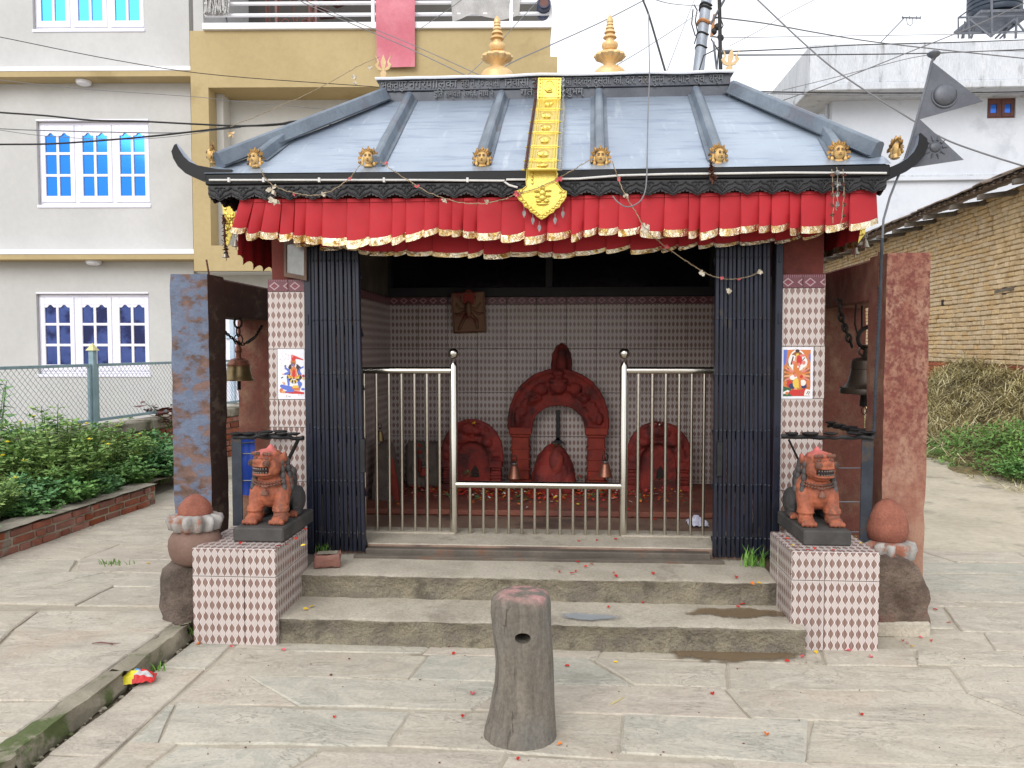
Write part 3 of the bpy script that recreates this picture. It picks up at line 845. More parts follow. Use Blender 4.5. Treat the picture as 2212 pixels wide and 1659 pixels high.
step('step', PLx1-0.01, PRx0+0.01, ys2, ys3+0.10, z1-0.01, z2, 2)
# sill and floor
b = MB(); b.box(SX0+0.02, SX1-0.02, ys3+0.05, YB+0.18, z2-0.2, ZF, bev=0.006); sp_(b, 'floor_slab', M['floor_in'])
b = MB(); b.box(at(790, 1190, ys3).x, at(1536, 1190, ys3).x, ys3-0.012, ys3+0.06, z2+0.004, ZF-0.012, bev=0.006)
b.box(at(770, 1190, ys3).x, at(1560, 1190, ys3).x, ys3-0.07, ys3-0.05, z2-0.002, z2+0.018, bev=0.003)
b.box(at(770, 1190, ys3).x, at(1560, 1190, ys3).x, ys3-0.035, ys3-0.0205, z2-0.002, z2+0.016, bev=0.003); sp_(b, 'gate_track', M['sill'])
b = MB(); b.box(SX0+0.03, SX1-0.03, ys3+0.055, 5.08, ZF-0.03, ZF+0.004, bev=0.004); sp_(b, 'threshold', M['concrete'])
b = MB(); b.box(SX0+0.25, SX1-0.25, 5.45, YB, ZF+0.001, ZF+0.045, bev=0.012); sp_(b, 'altar_platform', M['altar_floor'])

# walls (masonry behind the tiles)
TZ = at(1000, 645, YB).z + 0.012                # top of burgundy band inside
WI0, WI1 = -1.46, SX1-0.26
ZT = 2.60
b = MB(); b.box(SX0+0.01, SX1-0.01, YB+0.006, YB+0.2, 0, TZ+0.03); sp_(b, 'back_wall', M['grout'])
for (x0, x1) in ((SX0+0.008, WI0-0.006), (WI1+0.006, SX1-0.008)):
    b = MB(); b.box(x0, x1, YG+0.30, YB+0.005, 0, ZT); sp_(b, 'side_wall', M['plaster_int'])
# tiles laid one by one
tile_cache = {}
def tile(parent, p, wx, hz, rot, name='tile', mat='tile', th=0.008, ph=None):
    key = (round(wx, 3), round(hz, 3), mat)
    if key not in tile_cache:
        b = MB(); g2 = 0.0016
        b.box(g2, wx-g2, -th, 0, g2, hz-g2, bev=0.0018)
        tile_cache[key] = b.mesh(name, M[mat])
    o = inst(name, tile_cache[key], parent, tuple(V(p) - (SL if parent is shrine else V((0, 0, 0)))), rot)
    return o
def tiling(parent, o, ux, widths, heights, mat='tile', name='tile', rx=0.0):
    """o: lower-left corner, ux: rotation about z of the wall direction"""
    z = 0
    du = V((math.cos(ux), math.sin(ux), 0))
    for h in heights:
        u = 0
        for w_ in widths:
            tile(parent, V(o) + du*u + V((0, 0, z)), w_, h, (0, 0, ux), name, mat); u += w_
        z += h
def widths(total, w_=0.25):
    n = int(total/w_); r = total - n*w_
    return [w_]*n + ([r] if r > 0.02 else [])
zb0 = ZF+0.045
bh = 0.062
hb = TZ - bh - zb0
nrow = [0.37]*int(hb/0.37); nrow = [hb-sum(nrow)] + nrow if hb-sum(nrow) > 0.02 else nrow
tiling(shrine, (WI0, YB, zb0), 0, widths(WI1-WI0), nrow)
tiling(shrine, (WI0, YB, TZ-bh), 0, widths(WI1-WI0), [bh], 'border', 'border_tile')
YI = YG+0.32
tiling(shrine, (WI0, YI, zb0), R(90), widths(YB-YI-0.009), nrow)
tiling(shrine, (WI0, YI, TZ-bh), R(90), widths(YB-YI-0.009), [bh], 'border', 'border_tile')
tiling(shrine, (WI1, YB-0.009, zb0), R(-90), widths(YB-YI-0.009), nrow)
tiling(shrine, (WI1, YB-0.009, TZ-bh), R(-90), widths(YB-YI-0.009), [bh], 'border', 'border_tile')
# dark window strip above the tiles
zl = TZ+0.03
def win_strip():
    f = MB()
    f.box(WI0-0.1, WI1+0.1, YB-0.03, YB+0.10, zl-0.028, zl+0.05, bev=0.004)
    f.box(WI0-0.1, WI1+0.1, YB-0.03, YB+0.10, zl+0.50, zl+0.60, bev=0.004)
    for px in (838, 1186, 1540):
        x = at(px, 600, YB).x; f.box(x-0.03, x+0.03, YB-0.028, YB+0.09, zl+0.05, zl+0.50, bev=0.004)
    fo = sp_(f, 'window_frame', M['blackframe'])
    for a, c in ((838, 1186), (1186, 1540)):
        b = MB(); b.box(at(a, 600, YB).x+0.03, at(c, 600, YB).x-0.03, YB+0.03, YB+0.04, zl+0.05, zl+0.5)
        sp_(b, 'pane', M['darkglass'])
    b = MB(); b.box(WI0-0.1, WI1+0.1, YB+0.101, YB+0.14, zl-0.1, zl+0.7); sp_(b, 'backing_wall', M['dark_backing'])
win_strip()
b = MB(); b.box(SX0+0.012, SX1-0.012, YG+0.02, YB+0.2, ZT, ZT+0.06); sp_(b, 'ceiling', M['ceiling'])
b = MB(); b.box(SX0+0.012, SX1-0.012, YG+0.02, YG+0.16, 2.16, ZT-0.002); sp_(b, 'lintel', M['maroonpaint'])

# front pillars: tiled below, painted above
GX0, GX1 = at(655, 800, YG).x, at(1685, 800, YG).x
zlb, zlt = at(620, 630, YG).z, at(620, 603, YG).z
zrb, zrt = at(1735, 622, YG).z, at(1735, 592, YG).z
b = MB(); b.box(SX0+0.008, GX0+0.06, YG+0.009, YG+0.29, 0, zlt-0.002); sp_(b, 'pillar', M['grout'])
b = MB(); b.box(GX1-0.02, SX1-0.008, YG+0.009, YG+0.29, 0, zrt-0.002); sp_(b, 'pillar', M['grout'])
b = MB(); b.box(SX0+0.02, GX0+0.05, YG+0.03, YG+0.27, zlt, ZT-0.003); b.rough(0.003, 9); sp_(b, 'painted_column', M['maroonpaint'])
b = MB(); b.box(GX1-0.02, SX1-0.012, YG+0.02, YG+0.27, zrt, ZT-0.003); sp_(b, 'painted_column', M['maroonpaint'])
def rows_from(pys, px): return [at(px, p, YG).z for p in pys]
def pillar_tiles(x0, x1, zs, splits, bz):
    for i in range(len(zs)-1):
        u = x0
        ws = splits[i] if splits[i] else widths(x1-x0)
        for w_ in ws:
            tile(shrine, (u, YG+0.009, zs[i]), w_, zs[i+1]-zs[i], (0, 0, 0)); u += w_
    for w_ in widths(x1-x0, 0.125):
        tile(shrine, (x0, YG+0.009, zs[-1]), w_, bz-zs[-1], (0, 0, 0), 'border_tile', 'border'); x0 += w_
zsL = rows_from([1155, 1040, 923, 863, 754, 630], 615)
zsR = rows_from([1155, 1060, 948, 861, 748, 622], 1735)
xa = at(600, 800, YG).x - SX0
pillar_tiles(SX0, GX0+0.06, [0.3]+zsL[1:], [None, None, [xa, GX0+0.06-SX0-xa], [xa, GX0+0.06-SX0-xa], None], zlt)
xb = at(1687, 800, YG).x; xc = at(1759, 800, YG).x
pillar_tiles(xb-0.01, SX1, [0.3]+zsR[1:], [None, None, None, [xc-xb+0.01, SX1-xc], None], zrt)
# right outer face of the right pillar, left outer face of the left one
tiling(shrine, (SX1-0.009, YG+0.012, 0.3), R(90), [0.14, 0.135], [0.3, 0.37, 0.37, 0.35, zrt-1.69])

# pedestals of the lions
def pedestal(x0, x1, y0, y1, z, label, cols, side_right):
    t = thing('tiled_pedestal', label, 'pedestal', ((x0+x1)/2, y0, 0), 'tiled pedestals at the steps')
    L = V(((x0+x1)/2, y0, 0))
    b = MB(); b.box(x0+0.008, x1-0.008, y0+0.008, y1-0.008, -0.02, z-0.008)
    b.build('core', M['grout'], t, loc=tuple(-L))
    def T(p, w_, h, rot): tile(t, V(p)-L, w_, h, rot)
    hs = [z*0.71, z*0.29]
    zz = 0
    for h in hs:
        u = x0
        for w_ in cols: T((u, y0+0.008, zz), w_, h, (0, 0, 0)); u += w_
        for side in (0, 1):
            u = 0
            for w_ in widths(y1-y0-0.018):
                if side: T((x1-0.008, y0+0.010+u, zz), w_, h, (0, 0, R(90)))
                else: T((x0+0.008, y0+0.010+u+w_, zz), w_, h, (0, 0, R(-90)))
                u += w_
        zz += h
    # top tiles lie flat, glazed side up
    v_ = 0
    for h in widths(y1-y0, 0.375):
        u = x0
        for w_ in widths(x1-x0):
            tile_top(t, V((u, y0+v_, z-0.0078))-L, w_, h); u += w_
        v_ += h
    return t
def tile_top(parent, p, w_, h):
    # local z runs away from the viewer, local -y (glazed side) points up
    key = (round(w_, 3), round(h, 3), 'tile')
    if key not in tile_cache:
        b = MB(); b.box(0.0016, w_-0.0016, -0.008, 0, 0.0016, h-0.0016, bev=0.0018); tile_cache[key] = b.mesh('tile', M['tile'])
    return inst('tile', tile_cache[key], parent, tuple(p), (R(-90), 0, 0))
pedL = pedestal(PLx0, PLx1, PYL, PYLb, PZL, 'tiled pedestal left of the steps, under the lion with the blue-painted frame behind it', [(PLx1-PLx0)*0.62, (PLx1-PLx0)*0.38], True)
pedR = pedestal(PRx0, PRx1, PYR, PYRb, PZR, 'tiled pedestal right of the steps, beside the red egg-shaped stone', [(PRx1-PRx0)*0.375, (PRx1-PRx0)*0.625], False)
# ------------------------------------------------------------------ folding gates
def gate(xa_t, xb_t, xa_b, xb_b, n, frame_left, label):
    """slats between the top and bottom edges of the folded gate; frame channel on the outer side"""
    z0, z1_ = z2+0.02, 2.22
    t = thing('folding_gate', label, 'gate', ((xa_b+xb_b)/2, YG, z0), 'folding gates pushed to the sides')
    O = V(((xa_b+xb_b)/2, YG, z0)); H = z1_-z0
    zr = [at(1000, py, YG).z for py in (562, 690, 808, 926, 1040, 1152)]
    cw = 0.045
    fx = (xa_b-cw*0.9, xa_b) if frame_left else (xb_b, xb_b+cw*0.9)
    b = MB(); b.box(fx[0], fx[1], YG-0.03, YG+0.06, z0-0.02, z1_, bev=0.004)
    for z in zr: b.box((fx[0]+fx[1])/2-0.006, (fx[0]+fx[1])/2+0.006, YG-0.036, YG-0.03, z-0.03, z+0.03, bev=0.002)
    b.build('gate_post', M['gate'], t, loc=tuple(-O))
    wb = (xb_b-xa_b)/n; wt = (xb_t-xa_t)/n
    for i in range(n):
        ub, ut = xa_b+wb*(i+0.5), xa_t+wt*(i+0.5)
        b = MB(); last = (i == n-1 and frame_left) or (i == 0 and not frame_left)
        dy = -0.012 if i % 2 else 0.0
        hw = wb*0.40; c = V(((ub+ut)/2, YG-0.005+dy, (z0+z1_)/2))
        axz = V(((ut-ub)/2, 0, H/2))
        b.obox(c, V((hw, 0, 0)), V((0, 0.012 if not last else 0.02, 0)), axz, bev=0.003)
        for z in zr:
            k = (z-z0)/H; x = ub+(ut-ub)*k
            b.ell(V((x + hw*0.2, YG-0.018+dy-(0.008 if last else 0), z+rnd.uniform(-.003, .003))), (0.007, 0.006, 0.007), None, 8, 5, 1)
        b.build('slat', [M['gate'], M['ironblue']], t, smooth=35, loc=tuple(-O))
    b = MB()                                   # folded lattice bars seen between the slats
    for z in zr:
        for i in range(n):
            k = (z-z0)/H
            xx = xa_b+(xa_t-xa_b)*k + (wb*(1-k)+wt*k)*i
            b.tube([(xx, YG+0.022, z), (xx+wb, YG+0.022, z-0.10)], 0.008, 4)
    b.build('lattice_bars', M['gate'], t, loc=tuple(-O), kind='stuff')
    b = MB(); xl = xb_b-0.012 if frame_left else xa_b+0.03
    zl_ = at(1000, 985, YG).z; b.box(xl-0.016, xl+0.016, YG-0.045, YG-0.025, zl_-0.10, zl_+0.10, bev=0.004)
    b.build('latch', M['iron'], t, loc=tuple(-O))
gate(at(672, 560, YG).x, at(777, 560, YG).x, at(681, 1197, YG).x, at(793, 1197, YG).x, 12, True, 'left folding gate of dark blue slats, beside the poster of a blue-skinned figure')
gate(at(1544, 560, YG).x, at(1662, 560, YG).x, at(1538, 1199, YG).x, at(1664, 1199, YG).x, 13, False, 'right folding gate of dark blue slats, beside the white-bordered orange poster')

# ------------------------------------------------------------------ steel railing
YR = 4.93
rl = thing('steel_railing', 'polished stainless steel railing with ball-topped posts in front of the altar', 'railing', (at(1165, 1150, YR).x, YR, ZF))
O = V(rl.location)
def rb(name, build, smooth=True):
    b = MB(); build(b); return b.build(name, M['steel'], rl, smooth=smooth, loc=tuple(-O))
zt = lambda py: at(1165, py, YR).z
xr = lambda px: at(px, 1000, YR).x
for px in (980, 1347):
    rb('post', lambda b: (b.lathe([(0.0265, ZF), (0.0265, zt(792)), (0.020, zt(786)), (0.012, zt(781))], 20, (xr(px), YR, 0)),))
    rb('ball', lambda b: b.ell((xr(px), YR, zt(765)+0.004), (0.033, 0.033, 0.033), None, 24, 16))
for a, c, py in ((779, 980, 801), (1347, 1548, 800), (984, 1344, 1048)):
    rb('rail', lambda b: b.tube([(xr(a), YR, zt(py)), (xr(c), YR, zt(py))], 0.0225, 18))
for px in (787.6, 813.8, 841, 868, 896, 922.7, 949.6, 1378, 1408, 1437, 1466, 1493, 1520):
    rb('bar', lambda b: b.tube([(xr(px), YR, ZF), (xr(px), YR, zt(802))], 0.0105, 12))
for px in (1015, 1044, 1072, 1099, 1127, 1155, 1183, 1210, 1238, 1265, 1291, 1317):
    rb('bar', lambda b: b.tube([(xr(px), YR, ZF), (xr(px), YR, zt(1050))], 0.0105, 12))
b = MB()
for a, c in ((770, 985), (1342, 1550)):
    b = MB(); b.box(xr(a), xr(c), YR-0.035, YR+0.035, ZF+0.001, ZF+0.014, bev=0.004); b.build('base_kerb', M['concrete'], rl, loc=tuple(-O))

# ------------------------------------------------------------------ roof
YE = 4.33
YRG = 5.50
eL, eR = at(450, 366, YE), at(1915, 366, YE)
zE = at(1175, 367, YE).z
rL, rR = at(836, 212, YRG), at(1577, 205, YRG)
zR = at(1175, 214, YRG).z
XL, XR = eL.x, eR.x
YBK = 2*5.72-YE
YRB = 2*5.72-YRG
print('eave', XL, XR, zE, 'ridge', rL.x, rR.x, zR)
A0, A1 = V((XL, YE, zE)), V((XR, YE, zE))
B0, B1 = V((rL.x, YRG, zR)), V((rR.x, YRG, zR))
C0, C1 = V((XL, YBK, zE)), V((XR, YBK, zE))
D0, D1 = V((rL.x, YRB, zR)), V((rR.x, YRB, zR))
pn = (A1-A0).cross(B0-A0).normalized()         # front slope normal
if pn.z < 0: pn = -pn
roof = MB()
roof.add([A0-V((0, 0, .03)), A1-V((0, 0, .03)), C1-V((0, 0, .03)), C0-V((0, 0, .03)), B0-V((0, 0, .03)), B1-V((0, 0, .03)), D1-V((0, 0, .03)), D0-V((0, 0, .03))],
         [(0, 3, 2, 1), (0, 1, 5, 4), (1, 2, 6, 5), (2, 3, 7, 6), (3, 0, 4, 7), (4, 5, 6, 7)])
roofo = sp_(roof, 'roof', M['fascia'])
roofo_children = []
def rp(mb, name, mat, smooth=False, **k):
    o = mb.build(name, mat, roofo, smooth, **k); return o
def fp(px, py): return atp(px, py, A0, pn)      # pixel -> point on the front slope
ribs = [((893, 207), (817, 352)), ((1088, 203), (1043, 352)), ((1292, 196), (1296, 350)), ((1496, 190), (1549, 346))]
ribw = [(fp(*a), fp(*c)) for a, c in ribs]
jackL = (fp(642, 288), fp(560, 350)); jackR = (fp(1768, 272), fp(1812, 346))
def lerp(a, b_, t): return a + (b_-a)*t
# sheets between the ribs
def xat(z_t, k):                                # k: 0 eave .. 1 ridge
    return None
edges = [(A0, B0)] + [(lerp(e, r, 0) if True else e, r) for r, e in ribw] + [(A1, B1)]
def on_slope(x, t):
    y = YE + (YRG-YE)*t; z = zE + (zR-zE)*t
    return V((x, y, z))
lines = []
for r, e in ribw:
    te = (e.y-YE)/(YRG-YE); tr = (r.y-YE)/(YRG-YE)
    s_ = (r.x-e.x)/(tr-te)
    lines.append((e.x - s_*te, e.x + s_*(1-te)))
xs_e = [XL] + [q[0] for q in lines] + [XR]
xs_r = [rL.x] + [q[1] for q in lines] + [rR.x]
for i in range(len(xs_e)-1):
    b = MB(); n_ = 10
    def fn(u, v):
        x = lerp(xs_e[i], xs_e[i+1], u)*(1-v) + lerp(xs_r[i], xs_r[i+1], u)*v
        p = on_slope(x, v)
        return p + pn*(0.004 + 0.006*noise.noise(V((x*3, v*4, i*3.1))) )
    b.grid(fn, n_, n_)
    rp(b, 'roof_sheet', M['roof'], smooth='all')
for (p, q, r, s_) in ((C0, A0, B0, D0), (A1, C1, D1, B1), (C1, C0, D0, D1)):
    b = MB(); nn = (q-p).cross(s_-p).normalized(); nn = nn if nn.z > 0 else -nn
    b.grid(lambda u, v: lerp(lerp(p, q, u), lerp(s_, r, u), v) + nn*(0.004+0.006*noise.noise(V((u*3, v*4, p.x*3)))), 8, 8)
    rp(b, 'roof_sheet', M['roof'], smooth='all')
def rib(a, c, w_, h, name='rib', nrm=None, mat='rib'):
    nrm = nrm or pn; d = (c-a); t = d.normalized(); sd_ = t.cross(nrm).normalized(); nrm = sd_.cross(t).normalized()
    sec = [(-w_*0.95, 0.0), (-w_*0.62, h), (-w_*0.3, h*1.12), (w_*0.3, h*1.12), (w_*0.62, h), (w_*0.95, 0.0)]
    b = MB(); vs = []; k = 8
    for i in range(k+1):
        p = a + d*(i/k); jx = rnd.uniform(-1, 1)*0.003
        vs += [p + sd_*(x+jx) + nrm*y for x, y in sec]
    n = len(sec); fs = [tuple(range(n)), tuple(k*n+j for j in range(n-1, -1, -1))]
    for i in range(k):
        for j in range(n):
            j2 = (j+1) % n; fs.append((i*n+j2, i*n+j, (i+1)*n+j, (i+1)*n+j2))
    b.add(vs, fs)
    # flat flange soldered to the sheet
    b.add([a - sd_*w_*1.5 + nrm*0.012, a + sd_*w_*1.5 + nrm*0.012, c + sd_*w_*1.5 + nrm*0.012, c - sd_*w_*1.5 + nrm*0.012], [(0, 1, 2, 3)])
    return rp(b, name, M[mat], smooth=25)
for i in range(4):
    a = on_slope(lines[i][0], 0.055); c = on_slope(lines[i][1], 1.0)
    rib(a, c, 0.035, 0.060)
rib(jackL[1], jackL[0]+ (jackL[0]-jackL[1])*0.02, 0.036, 0.060)
rib(jackR[1], jackR[0]+ (jackR[0]-jackR[1])*0.02, 0.036, 0.060)
for e, r in ((A0, B0), (A1, B1), (C0, D0), (C1, D1)):
    rib(lerp(e, r, 0.06)+V((0, 0, 0.01)), lerp(e, r, 1.0)+V((0, 0, 0.01)), 0.042, 0.078, 'hip_rib', V((0, 0, 1)))
for k in (0.2, 0.5, 0.8):
    for (e0, e1, r0, r1) in ((C0, A0, D0, B0), (C1, A1, D1, B1)):
        nn = (e1-e0).cross(r0-e0).normalized(); nn = nn if nn.z > 0 else -nn
        rib(lerp(lerp(e0, e1, k), lerp(r0, r1, k), 0.05), lerp(r0, r1, 0.5*0+k), 0.042, 0.062, 'rib', nn)
# eave flashing (pale rim) and black fascia, slightly sagging
def sag(x): return -0.008*math.sin((x-XL)/(XR-XL)*math.pi)
b = MB(); b.grid(lambda u, v: V((XL-0.02+(XR-XL+0.04)*u, YE-0.015+0.10*v, zE + 0.004+sag(XL+(XR-XL)*u) + 0.061*v)), 30, 2)
rp(b, 'eave_flashing', M['roof'], smooth='all')
zF0 = at(1175, 391, YE).z
b = MB(); b.box(XL-0.015, XR+0.015, YE-0.012, YE+0.03, zF0, zE+0.002, bev=0.006)
b.box(XL-0.012, XL+0.03, YE+0.03, YBK, zF0, zE-0.001, bev=0.005); b.box(XR-0.03, XR+0.012, YE+0.03, YBK, zF0, zE-0.001, bev=0.005)
rp(b, 'fascia', M['fascia'])
# pressed fringe of the eave: repeated scalloped plates
zG0, zG1 = at(1175, 393, YE).z, at(1175, 424, YE).z
fh = zG0-zG1
def fringe_mesh():
    b = MB(); w_ = 0.132
    pts = [(0, 0), (0, -fh*0.62), (0.006, -fh*0.80), (0.02, -fh*0.78), (0.026, -fh*0.9), (0.042, -fh*0.88), (0.05, -fh*0.98), (0.066, -fh*1.06), (0.082, -fh*0.98), (0.09, -fh*0.88), (0.106, -fh*0.9), (0.112, -fh*0.78), (0.126, -fh*0.80), (0.132, -fh*0.62), (0.132, 0)]
    b.prism([V((x, 0, z)) for x, z in pts], V((0, 0.008, 0)))
    def ln(ps, r=0.0055): b.tube([V((x*w_, -0.002, z*fh)) for x, z in ps], r, 6)
    ln([(0.02, -0.12), (0.12, -0.28), (0.3, -0.34), (0.42, -0.55), (0.5, -0.8), (0.58, -0.55), (0.7, -0.34), (0.88, -0.28), (0.98, -0.12)], 0.006)
    ln([(0.5, -0.62), (0.40, -0.42), (0.5, -0.2), (0.60, -0.42), (0.5, -0.62)])
    ln([(0.02, -0.5), (0.14, -0.62), (0.3, -0.74), (0.5, -0.95), (0.7, -0.74), (0.86, -0.62), (0.98, -0.5)])
    ln([(0.28, -0.18), (0.38, -0.10), (0.5, -0.16), (0.62, -0.10), (0.72, -0.18)])
    for k in range(9): b.ell((w_*(0.08+0.105*k), -0.002, -fh*(0.72+0.22*math.sin(math.pi*(0.08+0.105*k)))+0.02), (0.004, 0.003, 0.004), None, 6, 4)
    return b.mesh('fringe_plate', M['fringe'], 35)
fme = fringe_mesh()
nfr = int(round((XR-XL)/0.132)); wfr = (XR-XL)/nfr
for i in range(nfr):
    o = inst('fringe_plate', fme, roofo, (XL+wfr*i, YE-0.004+rnd.uniform(-.002, .002), zG0), (0, 0, 0), (wfr/0.132, 1, 1))
ns = int((YBK-YE)/0.132)
for sx, rot in ((XL, R(90)), (XR, R(90))):
    for i in range(ns): inst('fringe_plate', fme, roofo, (sx+(0.005 if sx < 0 else 0.0), YE+0.01+0.132*i, zG0), (0, 0, rot))
# conduit clipped along the eave
b = MB(); cz = at(1175, 391, YE).z
cp = [at(x, y, YE-0.02) for x, y in ((452, 389), (560, 389), (760, 389), (900, 389), (1090, 390.5))]
b.tube(cp, 0.006, 8)
cp2 = [at(x, y, YE-0.02) for x, y in ((1118, 405), (1100, 400), (1090, 393), (1094, 388), (1140, 388), (1250, 386), (1340, 379), (1450, 376), (1560, 375), (1700, 373), (1915, 374))]
b.tube(cp2, 0.006, 8)
for px in (495, 570, 690, 830, 1010): b.box(at(px, 389, YE-0.02).x-0.006, at(px, 389, YE-0.02).x+0.006, YE-0.03, YE-0.008, at(px, 389, YE-0.02).z-0.012, at(px, 389, YE-0.02).z+0.012)
rp(b, 'conduit', M['conduit'], smooth=True)
# upturned horns at the corners
def horn(outer, inner, name):
    b = MB()
    n = len(outer); dep = 0.15
    vs = []
    for i in range(n):
        k = i/(n-1)
        o_, n_ = at(*outer[i], YE-0.006), at(*inner[i], YE-0.006)
        d = dep*(1-k)**0.8 + 0.012
        dx = 0.06*k
        vs += [o_, n_, n_ + V((0, d, 0.002)), o_ + V((0, d, 0.002))]
    fs = [(0, 1, 2, 3), tuple(4*(n-1)+j for j in (3, 2, 1, 0))]
    mi = []
    for i in range(n-1):
        for j in range(4):
            j2 = (j+1) % 4; fs.append((4*i+j2, 4*i+j, 4*i+4+j, 4*i+4+j2)); 
    b.add(vs, fs)
    for f in range(2, len(fs)):
        if (f-2) % 4 == 1: b.m[f] = 1
    bm_ = b.build(name, [M['fascia'], M['roof']], roofo, smooth=35)
    return bm_
horn([(500, 391), (470, 392), (445, 390), (420, 384), (400, 374), (384, 359), (374, 342), (370, 327), (376, 313)],
     [(500, 366), (470, 365), (448, 361), (427, 357), (409, 349), (397, 338), (389, 326), (384, 317), (381, 310)], 'eave_horn')
horn([(1860, 390), (1900, 391), (1930, 384), (1957, 371), (1980, 355), (1997, 336), (2005, 315), (2003, 299), (1989, 287)],
     [(1860, 366), (1895, 366), (1920, 362), (1942, 353), (1960, 342), (1974, 328), (1982, 313), (1985, 299), (1985, 291)], 'eave_horn')

# ridge box with raised lettering
zt_ = at(1200, 167, YRG).z
x0r, x1r = at(820, 180, YRG).x, at(1577, 170, YRG).x
YBX = YRG-0.02
zm = at(1200, 192, YRG).z
b = MB(); b.box(x0r, x1r, YBX, YRB+0.02, zm, zt_-0.004, bev=0.004)
b.box(x0r+0.06, x1r-0.01, YBX+0.012, YRB-0.012, zR-0.05, zm-0.001, bev=0.004)
ridge = sp_(b, 'ridge_box', M['ridge'])
b = MB(); b.grid(lambda u, v: V((x0r-0.02+(x1r-x0r+0.04)*u, YBX-0.03+0.05*v, zt_ + 0.006 + 0.010*noise.noise(V((u*7, 0, 2))) + 0.004*v)), 40, 1)
b.box(x0r-0.02, x1r+0.02, YBX+0.01, YRB+0.05, zt_-0.003, zt_+0.012)
sp_(b, 'ridge_cap', M['rib'], smooth=True)
b = MB()
b.tube([V((x0r-0.02+(x1r-x0r+0.04)*k/30, YBX-0.026, zt_+0.002+0.012*noise.noise(V((k*0.25, 0, 2))))) for k in range(31)], 0.010, 6, flat=1)
sp_(b, 'ridge_trim', M['band'], smooth=True)
def text(s, x, z, h, y, mat, parent, wmax=None, ext=0.004, name='lettering', rot=(R(90), 0, 0), world=True):
    cu = bpy.data.curves.new(name, 'FONT'); cu.body = s; cu.size = 1; cu.extrude = 0.0; cu.offset = 0.0
    o = bpy.data.objects.new('tmp', cu); COL.objects.link(o)
    dg = bpy.context.evaluated_depsgraph_get(); me = bpy.data.meshes.new_from_object(o.evaluated_get(dg))
    bpy.data.objects.remove(o); bpy.data.curves.remove(cu)
    xs = [v.co.x for v in me.vertices]; ys = [v.co.y for v in me.vertices]
    k = h; kx = k
    if wmax: kx = wmax/max(1e-4, max(xs)-min(xs))
    mx, my = min(xs), 0.0
    b = bmesh.new(); b.from_mesh(me)
    for v in b.verts: v.co = V(((v.co.x-mx)*kx, (v.co.y-my)*k, 0))
    g_ = bmesh.ops.extrude_face_region(b, geom=b.faces[:])
    for v in g_['geom']:
        if isinstance(v, bmesh.types.BMVert): v.co.z += ext
    bmesh.ops.recalc_face_normals(b, faces=b.faces[:])
    b.to_mesh(me); b.free(); me.name = name; me.materials.clear(); me.materials.append(mat)
    off = SL if parent is shrine else V((0, 0, 0))
    return inst(name, me, parent, tuple(V((x, y, z))-off), rot)
hT = (zt_-zm)*0.98
zr1 = zm + (zt_-zm)*0.20
def ridge_text(s, px0, px1, z, h):
    xa_ = at(px0, 180, YBX).x; xb_ = at(px1, 180, YBX).x
    text(s, xa_, z, h, YBX-0.001, M['ridgetext'], shrine, xb_-xa_, 0.010)
ridge_text('भक्तपुर', 824, 880, zr1, hT)
ridge_text('नगरपाि लका'.replace('ि ल', 'िल'), 884, 988, zr1, hT)
ridge_text('वडा नं. १० ब्यासी', 996, 1080, zr1, hT)
ridge_text('िनवासी न', 1090, 1160, zr1, hT)
ridge_text('या वेदरत्न', 1222, 1278, zr1, hT)
ridge_text('दुस्ता. को. द.र. न.र.', 1282, 1402, zr1, hT)
ridge_text('पुन्न. नव पा.न', 1408, 1490, zr1, hT)
ridge_text('स्व. धर्म', 1498, 1562, zr1, hT)
zr2 = zR+(zm-zR)*0.28; h2 = (zm-zR)*0.98
ridge_text('इित सम्वत २०६६ माघ २', 938, 1066, zr2, h2)
ridge_text('गते', 1124, 1152, zr2, h2)
ridge_text('शुभम्', 1222, 1262, zr2, h2)

# gilded finials on the ridge
def finial(px, pyb, pyt):
    Yf = 5.72
    pb, pt = at(px, pyb, Yf), at(px, pyt, Yf)
    H = pt.z-pb.z
    def L(rows): return [(r*H*1.14, z*H) for r, z in rows]
    t = bpy.data.objects.new('finial', None); COL.objects.link(t); t.parent = shrine; t.location = V((pb.x, Yf, pb.z))-SL
    b = MB(); b.lathe(L([(0.25, -0.22), (0.25, -0.01), (0.24, 0.01), (0.22, 0.04), (0.17, 0.085), (0.10, 0.11), (0.085, 0.13)]), 28); b.build('base', M['kalash'], t, smooth=35)
    b = MB(); b.lathe(L([(0.085, 0.125), (0.09, 0.15), (0.125, 0.19), (0.16, 0.22), (0.21, 0.245), (0.235, 0.28), (0.22, 0.32), (0.17, 0.345), (0.10, 0.355)]), 48, lobes=(12, 0.16, 0.22*H, 0.34*H)); b.build('lotus_ring', M['kalash'], t, smooth=35)
    b = MB(); b.lathe(L([(0.09, 0.355), (0.065, 0.37), (0.065, 0.38), (0.10, 0.40), (0.122, 0.45), (0.125, 0.49), (0.115, 0.515), (0.10, 0.52), (0.07, 0.535)]), 24); b.build('pot', M['kalash'], t, smooth=35)
    b = MB(); b.lathe(L([(0.065, 0.53), (0.062, 0.62), (0.05, 0.70), (0.04, 0.80), (0.035, 0.86)]), 20); b.build('spindle', M['kalash'], t, smooth=35)
    for (r, z) in ((0.105, 0.60), (0.088, 0.685), (0.068, 0.755), (0.055, 0.82)):
        b = MB(); b.lathe(L([(r*0.95, z), (r, z+0.004), (r*0.86, z+0.035), (r*0.62, z+0.062), (r*0.4, z+0.066)]), 24); b.build('parasol_ring', M['kalash'], t, smooth=35)
    b = MB(); b.lathe(L([(0.03, 0.845), (0.052, 0.87), (0.055, 0.89), (0.045, 0.93), (0.022, 0.975), (0.004, 1.0)]), 18); b.build('tip', M['kalash'], t, smooth=35)
finial(1074, 161, 34); finial(1317, 158, 32)

